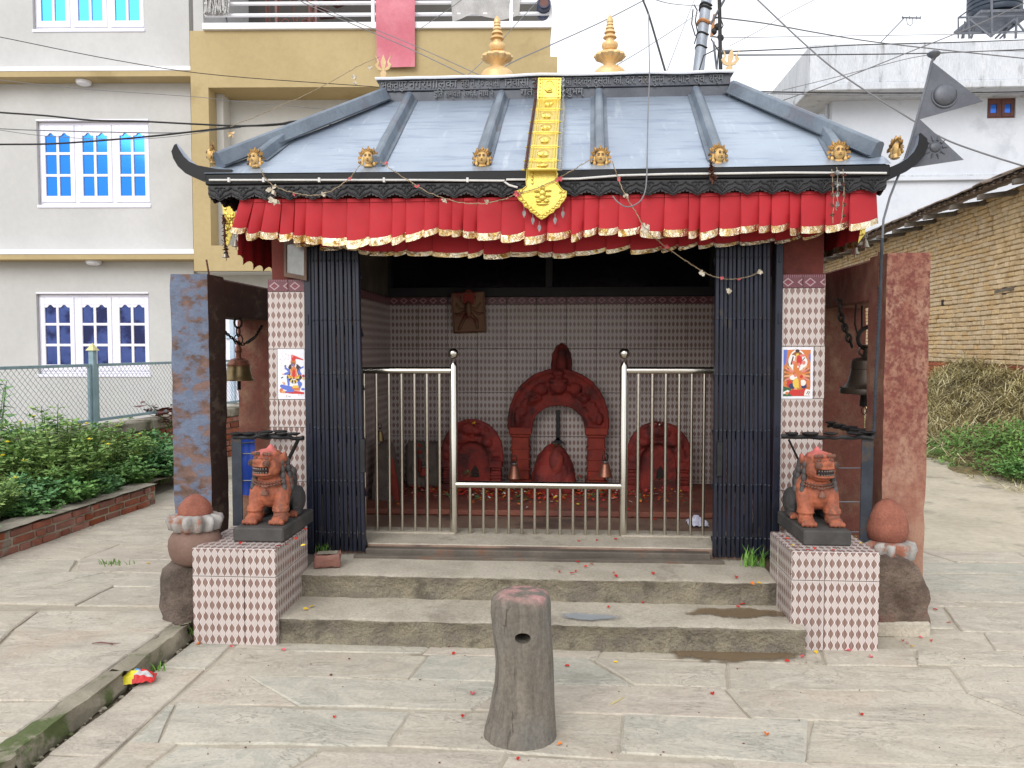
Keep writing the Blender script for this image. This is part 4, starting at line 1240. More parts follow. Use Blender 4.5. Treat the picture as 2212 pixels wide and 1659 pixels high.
# tridents standing at the ends of the ridge
def trident(px, pyb, pyt, lean=0.0):
    Yt = 5.58; pb, pt = at(px, pyb, Yt), at(px, pyt, Yt); H = pt.z-pb.z
    b = MB()
    P = lambda x, z: V((pb.x + (x+lean*z)*H, Yt, pb.z+z*H))
    b.prism([P(-0.09, -0.05), P(0.09, -0.05), P(0.12, 0.2), P(0.07, 0.28), P(-0.07, 0.28), P(-0.12, 0.2)], V((0, 0.012, 0)))
    b.prism([P(-0.05, 0.28), P(0.05, 0.28), P(0.11, 0.62), P(0.0, 0.9), P(-0.10, 0.62)], V((0, 0.012, 0)))
    for sg in (-1, 1):
        b.prism([P(sg*0.04, 0.26), P(sg*0.22, 0.32), P(sg*0.33, 0.5), P(sg*0.22, 0.62), P(sg*0.33, 0.92), P(sg*0.16, 0.62), P(sg*0.2, 0.46), P(sg*0.08, 0.38)], V((0, 0.012, 0)))
    sp_(b, 'trident', M['tridentwood'])
trident(828, 168, 112); trident(1574, 158, 97, 0.12)

# gilt face ornaments at the feet of the ribs
mask_me = {}
def mask_parts():
    b = MB()
    b.ell((0, -0.014, 0.048), (0.0275, 0.023, 0.033), None, 16, 12)
    b.ell((0, -0.031, 0.046), (0.0045, 0.006, 0.010), None, 8, 6)
    b.ell((0, -0.028, 0.031), (0.010, 0.006, 0.0035), None, 8, 6)
    b.ell((0, -0.020, 0.023), (0.010, 0.008, 0.006), None, 8, 6)
    for s in (-1, 1):
        b.ell((s*0.010, -0.029, 0.053), (0.007, 0.004, 0.0025), None, 8, 6)
        b.ell((s*0.010, -0.029, 0.060), (0.008, 0.004, 0.0016), None, 8, 6)
        b.ell((s*0.030, -0.004, 0.040), (0.007, 0.006, 0.018), None, 8, 6)
        b.ell((s*0.031, -0.006, 0.020), (0.010, 0.006, 0.012), None, 10, 6)
    e = MB()
    for s in (-1, 1):
        e.ell((s*0.011, -0.0365, 0.055), (0.0085, 0.003, 0.0030), None, 8, 6); e.ell((s*0.011, -0.0355, 0.063), (0.009, 0.003, 0.0018), None, 8, 6)
    e.ell((0, -0.0365, 0.032), (0.009, 0.003, 0.0022), None, 8, 6); e.ell((0, -0.0375, 0.040), (0.005, 0.003, 0.0015), None, 8, 6); mask_me['d'] = e.mesh('face_detail', M['frame'])
    b.lathe([(0.016, 0.0), (0.026, 0.004), (0.020, 0.012), (0.014, 0.025)], 16, (0, -0.004, 0), sy=0.7)
    c = MB()
    c.tube([V((0.034*math.cos(a), -0.008, 0.062+0.026*math.sin(a))) for a in [math.pi*k/12 for k in range(13)]], 0.0055, 8)
    c.tube([V((0.024*math.cos(a), -0.016, 0.064+0.016*math.sin(a))) for a in [math.pi*k/10 for k in range(11)]], 0.004, 8)
    for k in range(9):
        a = math.pi*(0.02+0.96*k/8); l = 0.024 if k % 2 == 0 else 0.013
        p = V((0.036*math.cos(a), -0.006, 0.062+0.028*math.sin(a))); d = V((math.cos(a)*0.5, 0, math.sin(a)+0.5)).normalized()
        c.tube([p, p+d*l*0.35, p+d*l*0.7, p+d*l], [0.007, 0.008, 0.005, 0.0008], 6)
        c.ell(p+V((0, -0.006, 0)), (0.004, 0.004, 0.004), None, 6, 4)
    for s in (-1, 1):
        c.prism([V((s*0.034, -0.004, 0.046)), V((s*0.056, -0.004, 0.042)), V((s*0.054, -0.004, 0.056)), V((s*0.036, -0.004, 0.064))], V((0, 0.008, 0)))
        c.ell((s*0.046, -0.008, 0.026), (0.009, 0.005, 0.010), None, 10, 6)
    return b.mesh('face_ornament', M['brass_mask'], True), c.mesh('crown', M['crown_gilt'], True)
fm, cm_ = mask_parts()
for px, py, k, rz in ((463, 355, 1.08, -75), (553, 363, 1.0, -15), (796, 362, 1.02, 6), (1042, 362, 1.0, 0), (1297, 361, 1.02, 0), (1551, 357, 1.05, 20), (1811, 352, 1.08, -4), (1932, 344, 1.1, 103)):
    Ym = YE+0.055 if px not in (463, 1930) else YE+0.10
    p = at(px, py, Ym)
    o = inst('face_ornament', fm, shrine, tuple(p-SL), (0, 0, R(rz)), (k*1.02,)*3)
    inst('crown', cm_, o); setp(inst('face_detail', mask_me['d'], o), kind='stuff')
# ------------------------------------------------------------------ red valances
def interp(tab, x):
    for (x0, y0), (x1, y1) in zip(tab, tab[1:]):
        if x <= x1: return y0 + (y1-y0)*max(0.0, min(1.0, (x-x0)/(x1-x0)))
    return tab[-1][1]
def valance(name, label, Y, top, bot, px0, px1, lean0, trim_px, seed, pleat=(22, 56), flare=0.05, depth=0.055):
    rs = random.Random(seed)
    t = thing(name, label, 'valance', tuple(at((px0+px1)/2, 470, Y)))
    O = V(t.location)
    us = [px0]
    while us[-1] < px1-20: us.append(us[-1] + rs.uniform(*pleat))
    us[-1] = px1
    cols = []                                   # (px at top, px at bottom, depth top, depth bottom, bottom lift)
    for i in range(len(us)-1):
        a, c = us[i], us[i+1]; w_ = c-a
        lean = lean0*(1-min(1, (a-px0)/130))
        lift = rs.gauss(0, 2.6); dp = rs.uniform(0.5, 1.3); tilt = rs.choice((-5, -3, 0, 3, 5))
        for k, (q, dt, db) in enumerate(((0.04, 0.010, 0.010), (0.0, -0.008, -depth*0.8), (0.06, -0.010, -depth), (0.35, -0.007, -depth*0.8), (0.7, -0.004, -depth*0.4), (0.97, -0.001, -depth*0.05), (1.02, 0.009, 0.012))):
            cols.append((a+w_*q, a+w_*q + (q-0.5)*w_*0.10 - lean*1.0 + rs.uniform(-1, 1), dt, db*dp, lift + (2.5 if k in (2, 3) else 0) + tilt*(q-.5) - (5 if k > 4 else 0)))
    def P(i, v):
        ca = cols[i]; px = ca[0]*(1-v)+ca[1]*v
        s = max(0.0, v)**1.2
        y = Y + ca[2]*(1-s) + ca[3]*s + 0.006*noise.noise(V((px*0.03, v*3, seed)))*v
        yt = interp(top, ca[0]); yb = interp(bot, ca[0]) + ca[4]
        return at(px, yt*(1-v)+yb*v, y) - O
    n = len(cols)-1; nv = 12
    kt = trim_px/75.0
    def grid(v0, v1, nn, off, mat, nm_):
        b = MB(); b.grid(lambda u, v: P(int(round(u*n)), v0+(v1-v0)*v) + V((0, off, 0)), n, nn)
        return b.build(nm_, mat, t, smooth=32)
    grid(0, 1.0, nv, 0, M['redcloth'], 'cloth')
    grid(1.0-kt, 1.005, 3, -0.003, M['goldtrim'], 'gold_trim')
    grid(-0.02, 0.055, 1, -0.006, M['redcloth'], 'header_band')
    return t
top1 = [(500, 432), (700, 432), (1000, 430), (1300, 424), (1600, 418), (1893, 412)]
bot1 = [(500, 497), (560, 512), (650, 524), (770, 531), (850, 526), (900, 516), (930, 508), (1000, 514), (1100, 524), (1170, 524), (1240, 516), (1290, 506), (1360, 504), (1440, 512), (1500, 515), (1560, 507), (1650, 504), (1740, 502), (1820, 497), (1893, 492)]
val = valance('valance', 'long pleated red cloth valance with gold hem hanging under the front eave', YE+0.035, top1, bot1, 519, 1892, 20, 12.5, 4)
top2 = [(760, 480), (1780, 470)]
bot2 = [(700, 534), (760, 545), (850, 551), (1000, 555), (1150, 552), (1300, 549), (1420, 541), (1500, 535), (1600, 531), (1780, 512)]
val2 = valance('valance', 'second red valance with gold hem showing just below the front one, over the gates', 4.54, top2, bot2, 640, 1778, 0, 9, 9, (30, 80), depth=0.03)
# side valance seen from inside, left
t = thing('valance', 'dark inner face of the red valance along the left eave, beside the mirror', 'valance', (XL+0.05, YE+0.4, 2.2))
O = V(t.location)
for nm_, v0, v1, off, mat in (('cloth', 0, 1, 0, 'redcloth'), ('gold_trim', 0.9, 1.0, -0.004, 'goldtrim')):
    b = MB()
    def fn(u, v):
        v = v0+(v1-v0)*v; y = YE+0.27+u*1.1
        p = V((XL+0.05+0.014*math.sin(u*44)*v, y, zG1+0.02 - (0.31+0.03*math.sin(u*5))*v + 0.02*math.sin(u*44+1)*v))
        return p + V((off, 0, 0)) - O
    b.grid(fn, 60, 6); b.build(nm_, M[mat], t, smooth='all')
t = thing('valance', 'short fold of red valance turning round the right end of the eave', 'valance', (XR-0.05, YE+0.3, 2.2))
O = V(t.location)
for nm_, v0, v1, off, mat in (('cloth', 0, 1, 0, 'redcloth'), ('gold_trim', 0.88, 1.0, -0.004, 'goldtrim')):
    b = MB()
    b.grid(lambda u, v: V((XR-0.075 + off - 0.05*(v0+(v1-v0)*v) + 0.012*math.sin(u*40)*(v0+(v1-v0)*v), YE+0.05+u*1.2, zG1+0.02-0.30*(v0+(v1-v0)*v))) - O, 50, 5)
    b.build(nm_, M[mat], t, smooth='all')

# ------------------------------------------------------------------ gilt banner lying down the roof
bn = thing('gilt_banner', 'long gilt metal banner of linked plates running down the roof to a pointed end', 'banner', tuple(fp(1175, 365)))
O = V(bn.location)
def relief(b, P, n_, w_, h, seed, big=False):
    rs_ = random.Random(seed)
    def q(u, v, d): return P(u, v) + n_*d
    for k in range(6):                           # border scrolls
        for s in (0.10, 0.90):
            p = P(s, (k+0.5)/6); b.ell(p+n_*0.004, (w_*0.035, 0.005, h*0.055), None, 8, 5)
    for s in (0.20, 0.80): b.tube([q(s, 0.05, 0.004), q(s, 0.95, 0.004)], 0.0022, 5)
    for s in (0.06, 0.94): b.tube([q(0.02, s, 0.004), q(0.98, s, 0.004)], 0.0022, 5)
    if not big:
        for k in range(7): b.ell(q(0.5+rs_.uniform(-.16, .16), 0.42+rs_.uniform(-.06, .1), 0.004), (w_*rs_.uniform(.04, .08), 0.006, h*rs_.uniform(.03, .06)), None, 8, 5)
        b.tube([q(0.36, 0.34, 0.005), q(0.5, 0.30, 0.006), q(0.64, 0.34, 0.005)], 0.004, 6)
        b.tube([q(0.28, 0.6, 0.003), q(0.4, 0.82, 0.004), q(0.5, 0.86, 0.004), q(0.6, 0.82, 0.004), q(0.72, 0.6, 0.003)], 0.002, 5)
ys_ = [214.5, 237, 263.4, 288, 318.2, 347.5, 367]
def ex(y):
    k = (y-214.5)/(367-214.5); return 1160.4+(1139.5-1160.4)*k, 1211+(1202-1211)*k
for i in range(6):
    ya, yb = ys_[i]+0.8, ys_[i+1]-0.3
    a0, a1 = ex(ya); b0, b1 = ex(yb)
    tl, tr, br, bl = [atp(q[0], q[1], A0+pn*0.035, pn) for q in ((a0, ya), (a1, ya), (b1, yb), (b0, yb))]
    b = MB(); b.prism([q-O for q in (bl, br, tr, tl)], -pn*0.006)
    Pf = lambda u, v: lerp(lerp(bl, br, u), lerp(tl, tr, u), v) - O
    relief(b, Pf, pn, (br-bl).length, (tl-bl).length, i)
    b.build('plate', M['gold'], bn, smooth=35)
    b = MB(); b.tube([bl-O-V((0.03, 0, 0)), br-O+V((0.03, 0, 0))], 0.005, 6); b.build('link_rod', M['gold'], bn, smooth=True)
yv = YBX-0.045
tl, tr, br, bl = at(1162.5, 168, yv), at(1212.5, 168, yv), at(1211, 213.5, yv), at(1160.5, 213.5, yv)
b = MB(); b.prism([q-O for q in (bl, br, tr, tl)], V((0, 0.006, 0)))
relief(b, lambda u, v: lerp(lerp(bl, br, u), lerp(tl, tr, u), v)-O, V((0, -1, 0)), (br-bl).length, (tl-bl).length, 9)
b.build('plate', M['gold'], bn, smooth=35)
# pendant end
YN = YE-0.035
pend = [(1138, 364), (1202, 364), (1203, 384), (1205, 398), (1211, 407), (1217, 412), (1223, 414), (1222.5, 424), (1218, 433), (1211, 440), (1208, 447), (1199, 451), (1195, 458), (1186, 462), (1180, 468), (1170, 473.5), (1161, 468), (1155, 462), (1146, 457), (1142, 450), (1133, 446), (1130, 438), (1122, 432), (1117, 424), (1113, 414), (1121, 412), (1130, 409), (1138, 402), (1137, 392), (1138, 382)]
b = MB(); PP = [at(x, y, YN)-O for x, y in pend]; b.prism(PP, V((0, 0.006, 0)))
b.tube([p + V((0, -0.002, 0)) for p in PP], 0.0045, 6, closed=True)
cx = V((sum(p.x for p in PP)/len(PP), 0, sum(p.z for p in PP)/len(PP)))
ins = [V((cx.x+(p.x-cx.x)*0.80, p.y-0.002, cx.z+(p.z-cx.z)*0.80-0.004)) for p in PP[5:26]]
b.tube(ins, 0.004, 6)
for i in range(5, 26):
    p = PP[i]; q = V((cx.x+(p.x-cx.x)*0.90, p.y-0.003, cx.z+(p.z-cx.z)*0.90)); b.ell(q, (0.010, 0.005, 0.007), None, 8, 5)
f0 = at(1172, 428, YN)-O
for dx, dz, rx, rz in ((0, .055, .013, .015), (0, .028, .018, .020), (0, 0.0, .022, .016), (-.022, -.015, .016, .010), (.022, -.015, .016, .010), (-.03, .035, .018, .006), (.032, .038, .018, .006), (-.028, .008, .016, .006), (.03, .01, .016, .006), (0, -.032, .034, .008)):
    b.ell(f0+V((dx, -0.005, dz)), (rx, 0.008, rz), None, 10, 6)
for s in (1150, 1203):
    for k in range(3): b.ell(at(s, 377+k*9, YN)-O, (0.008, 0.006, 0.012), None, 8, 5)
b.build('pendant', M['gold'], bn, smooth=35)
for px, py in ((1132, 461), (1151, 476), (1165, 499-7), (1199, 476), (1216, 462)):
    p = at(px, py, YN)-O; b = MB()
    b.tube([p+V((0, 0, 0.035)), p+V((0, 0, 0.012))], 0.0018, 5)
    b.prism([p+V((x*0.011, 0, z*0.02)) for x, z in ((0, .8), (.5, .7), (.9, .1), (.6, -.5), (0, -1.2), (-.6, -.5), (-.9, .1), (-.5, .7))], V((0, 0.003, 0)))
    b.build('leaf_drop', M['leafmetal'], bn)
def chain(b, pts, link=0.022, r=0.0028, w_=0.008):
    """links along a polyline, alternately turned"""
    pts = [V(p) for p in pts]; i = 0; d = 0.0; n = 0
    tot = sum((pts[k+1]-pts[k]).length for k in range(len(pts)-1)); s = 0.0
    while s < tot-link*0.5:
        def pos(q):
            for k in range(len(pts)-1):
                L = (pts[k+1]-pts[k]).length
                if q <= L: return lerp(pts[k], pts[k+1], q/L)
                q -= L
            return pts[-1]
        a, c = pos(s), pos(s+link); t = (c-a).normalized()
        sd_ = t.orthogonal().normalized() if abs(t.y) > 0.9 else t.cross(V((0, 1, 0))).normalized()
        if n % 2: sd_ = t.cross(sd_).normalized()
        m_ = (a+c)/2
        b.tube([m_ + t*math.cos(th)*link*0.62 + sd_*math.sin(th)*w_ for th in [2*math.pi*k/10 for k in range(10)]], r, 5, closed=True)
        s += link*0.80; n += 1
b = MB(); chain(b, [at(1157, 168, yv)-O, at(1157, 213, yv)-O]+[atp(x, y, A0+pn*0.05, pn)-O for x, y in ((1152, 245), (1146, 284), (1141, 320), (1135, 365))]); b.build('chain', M['chain_rust'], bn, smooth=True, kind='stuff')
b = MB(); chain(b, [at(1216, 168, yv)-O, at(1216, 213, yv)-O]+[atp(x, y, A0+pn*0.05, pn)-O for x, y in ((1218.5, 241), (1215.5, 278), (1212, 320), (1210, 367))]); b.build('chain', M['chain_steel'], bn, smooth=True, kind='stuff')

# side banners with bells at both ends of the eave
def side_banner(px0, px1, pyt, pyb, Y, label, skew):
    p0, p1 = at(px0, pyt, Y), at(px1, pyt-6, Y); q = at((px0+px1)/2-3, pyb, Y)
    t = thing('side_banner', label, 'banner', tuple(p0), 'small gilt banners at the eave ends'); O = V(p0)
    H = p0.z-q.z; W = p1.x-p0.x
    Pq = lambda u, v: V((W*u, skew*u, -H*v + 0.02*u))
    b = MB()
    b.prism([Pq(0, 0), Pq(1, 0), Pq(0.98, .62), Pq(.72, .78), Pq(.36, 1.0), Pq(.2, .96), Pq(.12, .6)], V((0, 0.004, 0)))
    rs_ = random.Random(2)
    for k in range(22):
        v = rs_.uniform(.12, .62); b.ell(Pq(rs_.uniform(.22, .85), v)+V((0, -.003, 0)), (rs_.uniform(.006, .014), .006, rs_.uniform(.006, .016)), None, 8, 5)
    b.tube([Pq(0, .04), Pq(1, .04)], 0.004, 6)
    b.build('plate', M['gold'], t, smooth=35)
    for u, v in ((.22, 1.06), (1.02, .88)):
        p = Pq(u, v); bl_ = MB(); k = 0.9
        bl_.lathe([(.026*k, -.052*k), (.024*k, -.046*k), (.017*k, -.030*k), (.013*k, -.012*k), (.006*k, -.004*k), (.003, .008)], 16, p)
        bl_.tube([p+V((0, 0, -.045)), p+V((0, 0, -.066))], 0.005, 6)
        bl_.tube([p+V((math.cos(a)*.011, 0, .020+math.sin(a)*.011)) for a in [2*math.pi*i/10 for i in range(10)]], 0.0028, 5, closed=True)
        bl_.tube([p+V((0, 0, .03)), Pq(min(.98, u), min(.96, v-.1))], 0.002, 4)
        bl_.build('bell', M['belltin'], t, smooth=35)
    return t
side_banner(480, 510, 440, 536, 4.85, 'small gilt side banner with two bells hanging at the left end of the eave', -0.02)
side_banner(1843, 1873, 480, 530, 4.75, 'small gilt side banner with two bells hanging at the right end of the eave', 0.02)

# ------------------------------------------------------------------ garlands, dry strings
def garland(pix, label, lumps=(), r=0.004, name='garland', mat='string', seed=1, dense=2.2):
    pts = [at(x, y, Y) for x, y, Y in pix]
    # smooth polyline
    out = []
    for i in range(len(pts)-1):
        p0, p1, p2, p3 = pts[max(0, i-1)], pts[i], pts[i+1], pts[min(len(pts)-1, i+2)]
        for k in range(8):
            t_ = k/8; out.append(0.5*((2*p1)+(p2-p0)*t_+(2*p0-5*p1+4*p2-p3)*t_**2+(3*p1-p0-3*p2+p3)*t_**3))
    out.append(pts[-1])
    rs_ = random.Random(seed)
    b = MB(); b.tube([p + V((rs_.gauss(0, .0015), rs_.gauss(0, .0015), rs_.gauss(0, .0015))) for p in out], r*0.6, 5)
    t = thing(name, label, 'garland', tuple(pts[0])); O = V(pts[0])
    for i in range(len(out)-1):                  # withered petals stuck to the string
        for k in range(int(dense)):
            p = lerp(out[i], out[i+1], rs_.random()); d = V((rs_.gauss(0, 1), rs_.gauss(0, 1), rs_.gauss(0, 1))).normalized()*r*2.2
            e = d.cross(V((0, 0, 1)))*0.5
            b.add([p+e*0.3, p+d+e, p+d*1.2, p-e*0.3], [(0, 1, 2, 3)])
    b.v = [tuple(V(q)-O) for q in b.v]; b.build('string', M[mat], t)
    for px, py, Y, kind, s in lumps:
        p = at(px, py, Y)-O; c = MB()
        for k in range(9):
            d = V((rs_.gauss(0, 1), rs_.gauss(0, .7), rs_.gauss(-.4, 1))).normalized()*s*rs_.uniform(.6, 1.3); e = d.cross(V((.3, 1, .2))).normalized()*s*0.45
            c.add([p, p+d*0.6+e, p+d*1.1, p+d*0.6-e], [(0, 1, 2, 3)])
        c.build('flower_tuft', M[kind], t)
    return t
YGr = YE-0.06
garland([(562, 362, YGr), (580, 392, YGr), (620, 412, YGr), (672, 422, YGr), (715, 412, YGr), (755, 385, YGr), (782, 350, YGr)],
        'dry flower garland sagging between the two face ornaments at the left end of the eave', [(588, 410, YGr, 'dryleaf', .03), (592, 430, YGr, 'dryleaf', .03), (635, 418, YGr, 'pinkpetal', .012), (700, 420, YGr, 'dryleaf', .015), (755, 384, YGr, 'pinkpetal', .012)], seed=2)
garland([(822, 350, YGr), (860, 375, YGr), (920, 412, YGr), (985, 436, YGr), (1040, 440, YGr), (1090, 430, YGr), (1118, 418, YN-.015), (1165, 404, YN-.02), (1205, 385, YN-.015), (1250, 360, YGr), (1280, 342, YGr)],
        'dry flower garland crossing the pendant of the gilt banner', [(834, 349, YGr, 'pinkpetal', .014), (900, 402, YGr, 'pinkpetal', .014), (960, 433, YGr, 'dryleaf', .014), (1052, 436, YGr, 'dryleaf', .014), (1117, 419, YN-.02, 'pinkpetal', .02), (1207, 386, YN-.02, 'pinkpetal', .018)], seed=3)
garland([(1322, 348, YGr), (1335, 385, YGr), (1350, 420, YGr), (1372, 456, YGr), (1400, 500, YGr), (1440, 535, 4.42), (1500, 575, 4.50), (1535, 595, 4.55), (1577, 603, 4.57), (1620, 597, 4.57), (1643, 587, 4.57)],
        'dry flower garland slanting from the eave across the right folding gate', [(1337, 387, YGr, 'pinkpetal', .012), (1352, 424, YGr, 'dryleaf', .016), (1395, 490, YGr, 'dryleaf', .026), (1440, 533, 4.42, 'pinkpetal', .014), (1518, 588, 4.5, 'dryleaf', .018), (1560, 600, 4.55, 'pinkpetal', .012), (1575, 628, 4.56, 'dryleaf', .018), (1597, 602, 4.56, 'pinkpetal', .01), (1642, 586, 4.56, 'dryleaf', .018)], seed=4)
garland([(1536, 355, YGr), (1538, 372, YGr), (1540, 392, YGr)], 'short dark withered garland under the right-hand face ornament', [(1537, 365, YGr, 'chain_rust', .022), (1539, 383, YGr, 'chain_rust', .022)], r=.009, mat='chain_rust', seed=5, dense=5)
for k, (px, y0, y1, lab) in enumerate(((1797, 365, 482, 'left strand of the three hanging strands at the right eave end'), (1808, 362, 455, 'middle strand with bits of foil hanging at the right eave end'), (1822, 365, 490, 'right strand of the three hanging strands at the right eave end'))):
    garland([(px, y0, YGr), (px+(2-k)*1.5, (y0+y1)/2, YGr-.01), (px+2-k*4, y1, YGr-.01)], lab, [(px+1, y0+12+i*22, YGr-.01, 'leafmetal' if k == 1 else 'chain_rust', .017 if k == 1 else .012) for i in range(5 if k == 1 else 6) if y0+12+i*22 < y1], r=.0035, name='hanging_strand', seed=10+k, dense=1)
garland([(483, 463, 4.8), (485, 500, 4.8), (486, 530, 4.8), (489, 545, 4.8)], 'dark withered garland hanging beside the small gilt side banner on the left', [(482, 470, 4.8, 'pinkpetal', .02), (484, 480, 4.8, 'chain_rust', .016)], r=.010, mat='chain_rust', seed=14, dense=5)
garland([(497, 274, 5.3), (580, 240, 5.35), (680, 195, 5.4), (770, 145, 5.45), (822, 122, 5.56)], 'string with withered leaf bits tied from the left trident out to the cables', [(500, 290, 5.3, 'tridentwood', .022), (766, 165, 5.45, 'dryleaf', .022), (768, 178, 5.45, 'dryleaf', .018), (800, 146, 5.5, 'dryleaf', .016)], r=.004, seed=15, dense=1)

# ------------------------------------------------------------------ concrete bell frames
def bell_frame(xa_, xb_, yf, ztop, yb, label, side, mats, zbase):
    t = thing('bell_gantry', label, 'bell frame', ((xa_+xb_)/2, yf, zbase), 'concrete bell gantries flanking the shrine')
    O = V(((xa_+xb_)/2, yf, zbase)); dz = 0.25
    def pil(y0, y1, nm_, ms, zt_):
        b = MB(); n = 18
        def ring(z, k):
            e = 0.006
            r_ = []
            m_ = 5
            for (ax, ay, bx, by) in ((xa_, y0, xb_, y0), (xb_, y0, xb_, y1), (xb_, y1, xa_, y1), (xa_, y1, xa_, y0)):
                for i in range(m_):
                    x, y = ax+(bx-ax)*i/m_, ay+(by-ay)*i/m_
                    cut = 0.010*max(0, noise.noise(V((x*3, y*3, z*9)))+0.2) if i == 0 else 0
                    d = V(((xa_+xb_)/2-x, (y0+y1)/2-y)).normalized()
                    r_.append(V((x+d.x*cut + noise.noise(V((x*8, z*5, y)))*0.004, y+d.y*cut + noise.noise(V((x*8, z*5, 9)))*0.004, z)))
            return r_
        N = 20; vs = []; fs = []; mi = []
        K = 26
        for k in range(K+1):
            z = zbase-0.02 + (zt_-zbase+0.02)*k/K
            rr = ring(z, k)
            if k == K: rr = [V((p.x*0.97+0.03*(xa_+xb_)/2, p.y*0.97+0.03*(y0+y1)/2, p.z + noise.noise(p*9)*0.006)) for p in rr]
            vs += rr
        for k in range(K):
            for i in range(N):
                j = (i+1) % N; fs.append((k*N+i, k*N+j, (k+1)*N+j, (k+1)*N+i))
        fs.append(tuple(K*N+i for i in range(N)))
        b.add([p-O for p in vs], fs)
        for f in range(len(fs)-1):
            if (f % N) < 5: b.m[f] = 1
        b.build(nm_, [M[ms[0]], M[ms[1]]], t, smooth=35)
    pil(yf, yf+0.25, 'front_pillar', mats, ztop)
    xb_ += .05 if side > 0 else 0
    pil(yb, yb+0.24, 'rear_pillar', (mats[0], mats[2]), ztop-dz+0.002)
    b = MB(); b.grid(lambda u, v: V((xa_+0.012, yf+0.02+(yb+0.22-yf)*u, ztop-dz-0.012*math.sin(u*2.0)+(dz-0.006)*v))-O, 12, 3, flip=True)
    b.v = []; b.f = []; b.m = []
    b.box(xa_+0.010-O.x, xb_-0.010-O.x, 0.251, yb+0.235-O.y, ztop-dz-O.z, ztop-0.008-O.z, bev=0.012); b.build('beam', M[mats[0]], t)
    return t
yL, yRp = 4.72, 4.40
fLa, fLb = at(368, 700, yL).x, at(450, 700, yL).x
fRa, fRb = at(1910, 800, yRp).x, at(2006, 800, yRp).x
zLt, zRt = at(408, 592, yL).z, at(1960, 546, yRp).z
print('frames', fLa, fLb, zLt, fRa, fRb, zRt)
ybL = yL + 1.0; ybR = yRp + 1.02
bfL = bell_frame(fLa, fLb, yL, zLt, ybL, 'concrete bell frame with peeling blue paint on its front pillar, left of the shrine', -1, ('brownpeel', 'bluepeel', 'redpeel_in'), 0.055)
bfR = bell_frame(fRa, fRb, yRp, zRt, ybR, 'concrete bell frame with faded red paint, right of the shrine', 1, ('redpeel_in', 'redpeel', 'redpeel_in'), 0.0)

# hanging bells
def big_bell(t, O, prof, n, mat):
    b = MB(); b.lathe(prof, n, O); return b.build('bell_body', M[mat], t, smooth=35)
def ringpts(c, r, ax1, ax2, n=14): return [V(c)+V(ax1)*math.cos(2*math.pi*i/n)*r+V(ax2)*math.sin(2*math.pi*i/n)*r for i in range(n)]
yb_ = yL+0.55
zbm = zLt-0.25
pB = at(516, 810, yb_); xb0 = pB.x
t = thing('hanging_bell', 'brass bell with copper dome hanging in the blue-painted frame on the left', 'bell', (xb0, yb_, pB.z))
zk = lambda py: at(516, py, yb_).z - pB.z
R_ = (at(546, 810, yb_).x-at(516, 810, yb_).x)
prof = [(R_*0.80, zk(820)+0.004), (R_*1.04, zk(822)), (R_*1.04, zk(819)), (R_*0.92, zk(814)), (R_*0.86, zk(808)), (R_*0.80, zk(798)), (R_*0.76, zk(792)), (R_*0.77, zk(790))]
big_bell(t, (0, 0, 0), prof, 32, 'bellbrass')
b = MB(); b.tube([(0.02, 0.01, 0), (0.01, 0, .09)], .006, 6); b.v = [tuple(V(q)+at(443, 592, yL+.1)-pB) for q in b.v]; b.build('rebar_stub', M['chain_rust'], bfL, loc=tuple(pB-V(bfL.location)))
b = MB(); b.lathe([(R_*0.78, zk(790.5)), (R_*0.80, zk(787)), (R_*0.72, zk(784)), (R_*0.66, zk(779)), (R_*0.46, zk(775)), (R_*0.2, zk(773)), (R_*0.17, zk(764)), (R_*0.26, zk(758)), (R_*0.2, zk(750)), (R_*0.13, zk(746)), (R_*0.15, zk(738)), (0.006, zk(735))], 28); b.build('bell_crown', M['bellcopper'], t, smooth=35)
b = MB(); b.tube([(0, 0, zk(800)), (0, 0, zk(842))], 0.013, 6); b.build('clapper', M['iron'], t)
for (ya, yc, w_, r, ax) in ((686, 708, .026, .0075, 0), (706, 727, .010, .005, 1), (722, 745, .030, .0045, 0)):
    b = MB(); c = V((0, 0, (zk(ya)+zk(yc))/2)); h = (zk(ya)-zk(yc))/2
    a1 = V((w_, 0, 0)) if ax == 0 else V((0.008, w_, 0))
    b.tube([c + a1*math.cos(th) + V((0, 0, h))*math.sin(th) for th in [2*math.pi*i/16 for i in range(16)]], r, 7, closed=True)
    b.build('chain_link', M['chain_black'], t, smooth=True)
b = MB(); b.tube([(0, 0, zbm-pB.z+0.05), (0, 0, zk(689))], 0.008, 6); b.build('hook', M['chain_black'], t)
t2 = thing('bell_chain', 'thin dark chain looped from the left bell up to the rear pillar', 'chain', (xb0, yb_, zk(738)+pB.z))
b = MB(); chain(b, [V(at(x, y, Y))-V(t2.location) for x, y, Y in ((566, 703, ybL-0.02), (552, 727, ybL-.15), (536, 739, yb_+.03), (522, 745, yb_), (510, 738, yb_-.05), (496, 726, yb_-.1), (485, 716, yb_-.15))], 0.024, 0.0035, 0.009)
b.build('links', M['chain_black'], t2, smooth=True, kind='stuff')

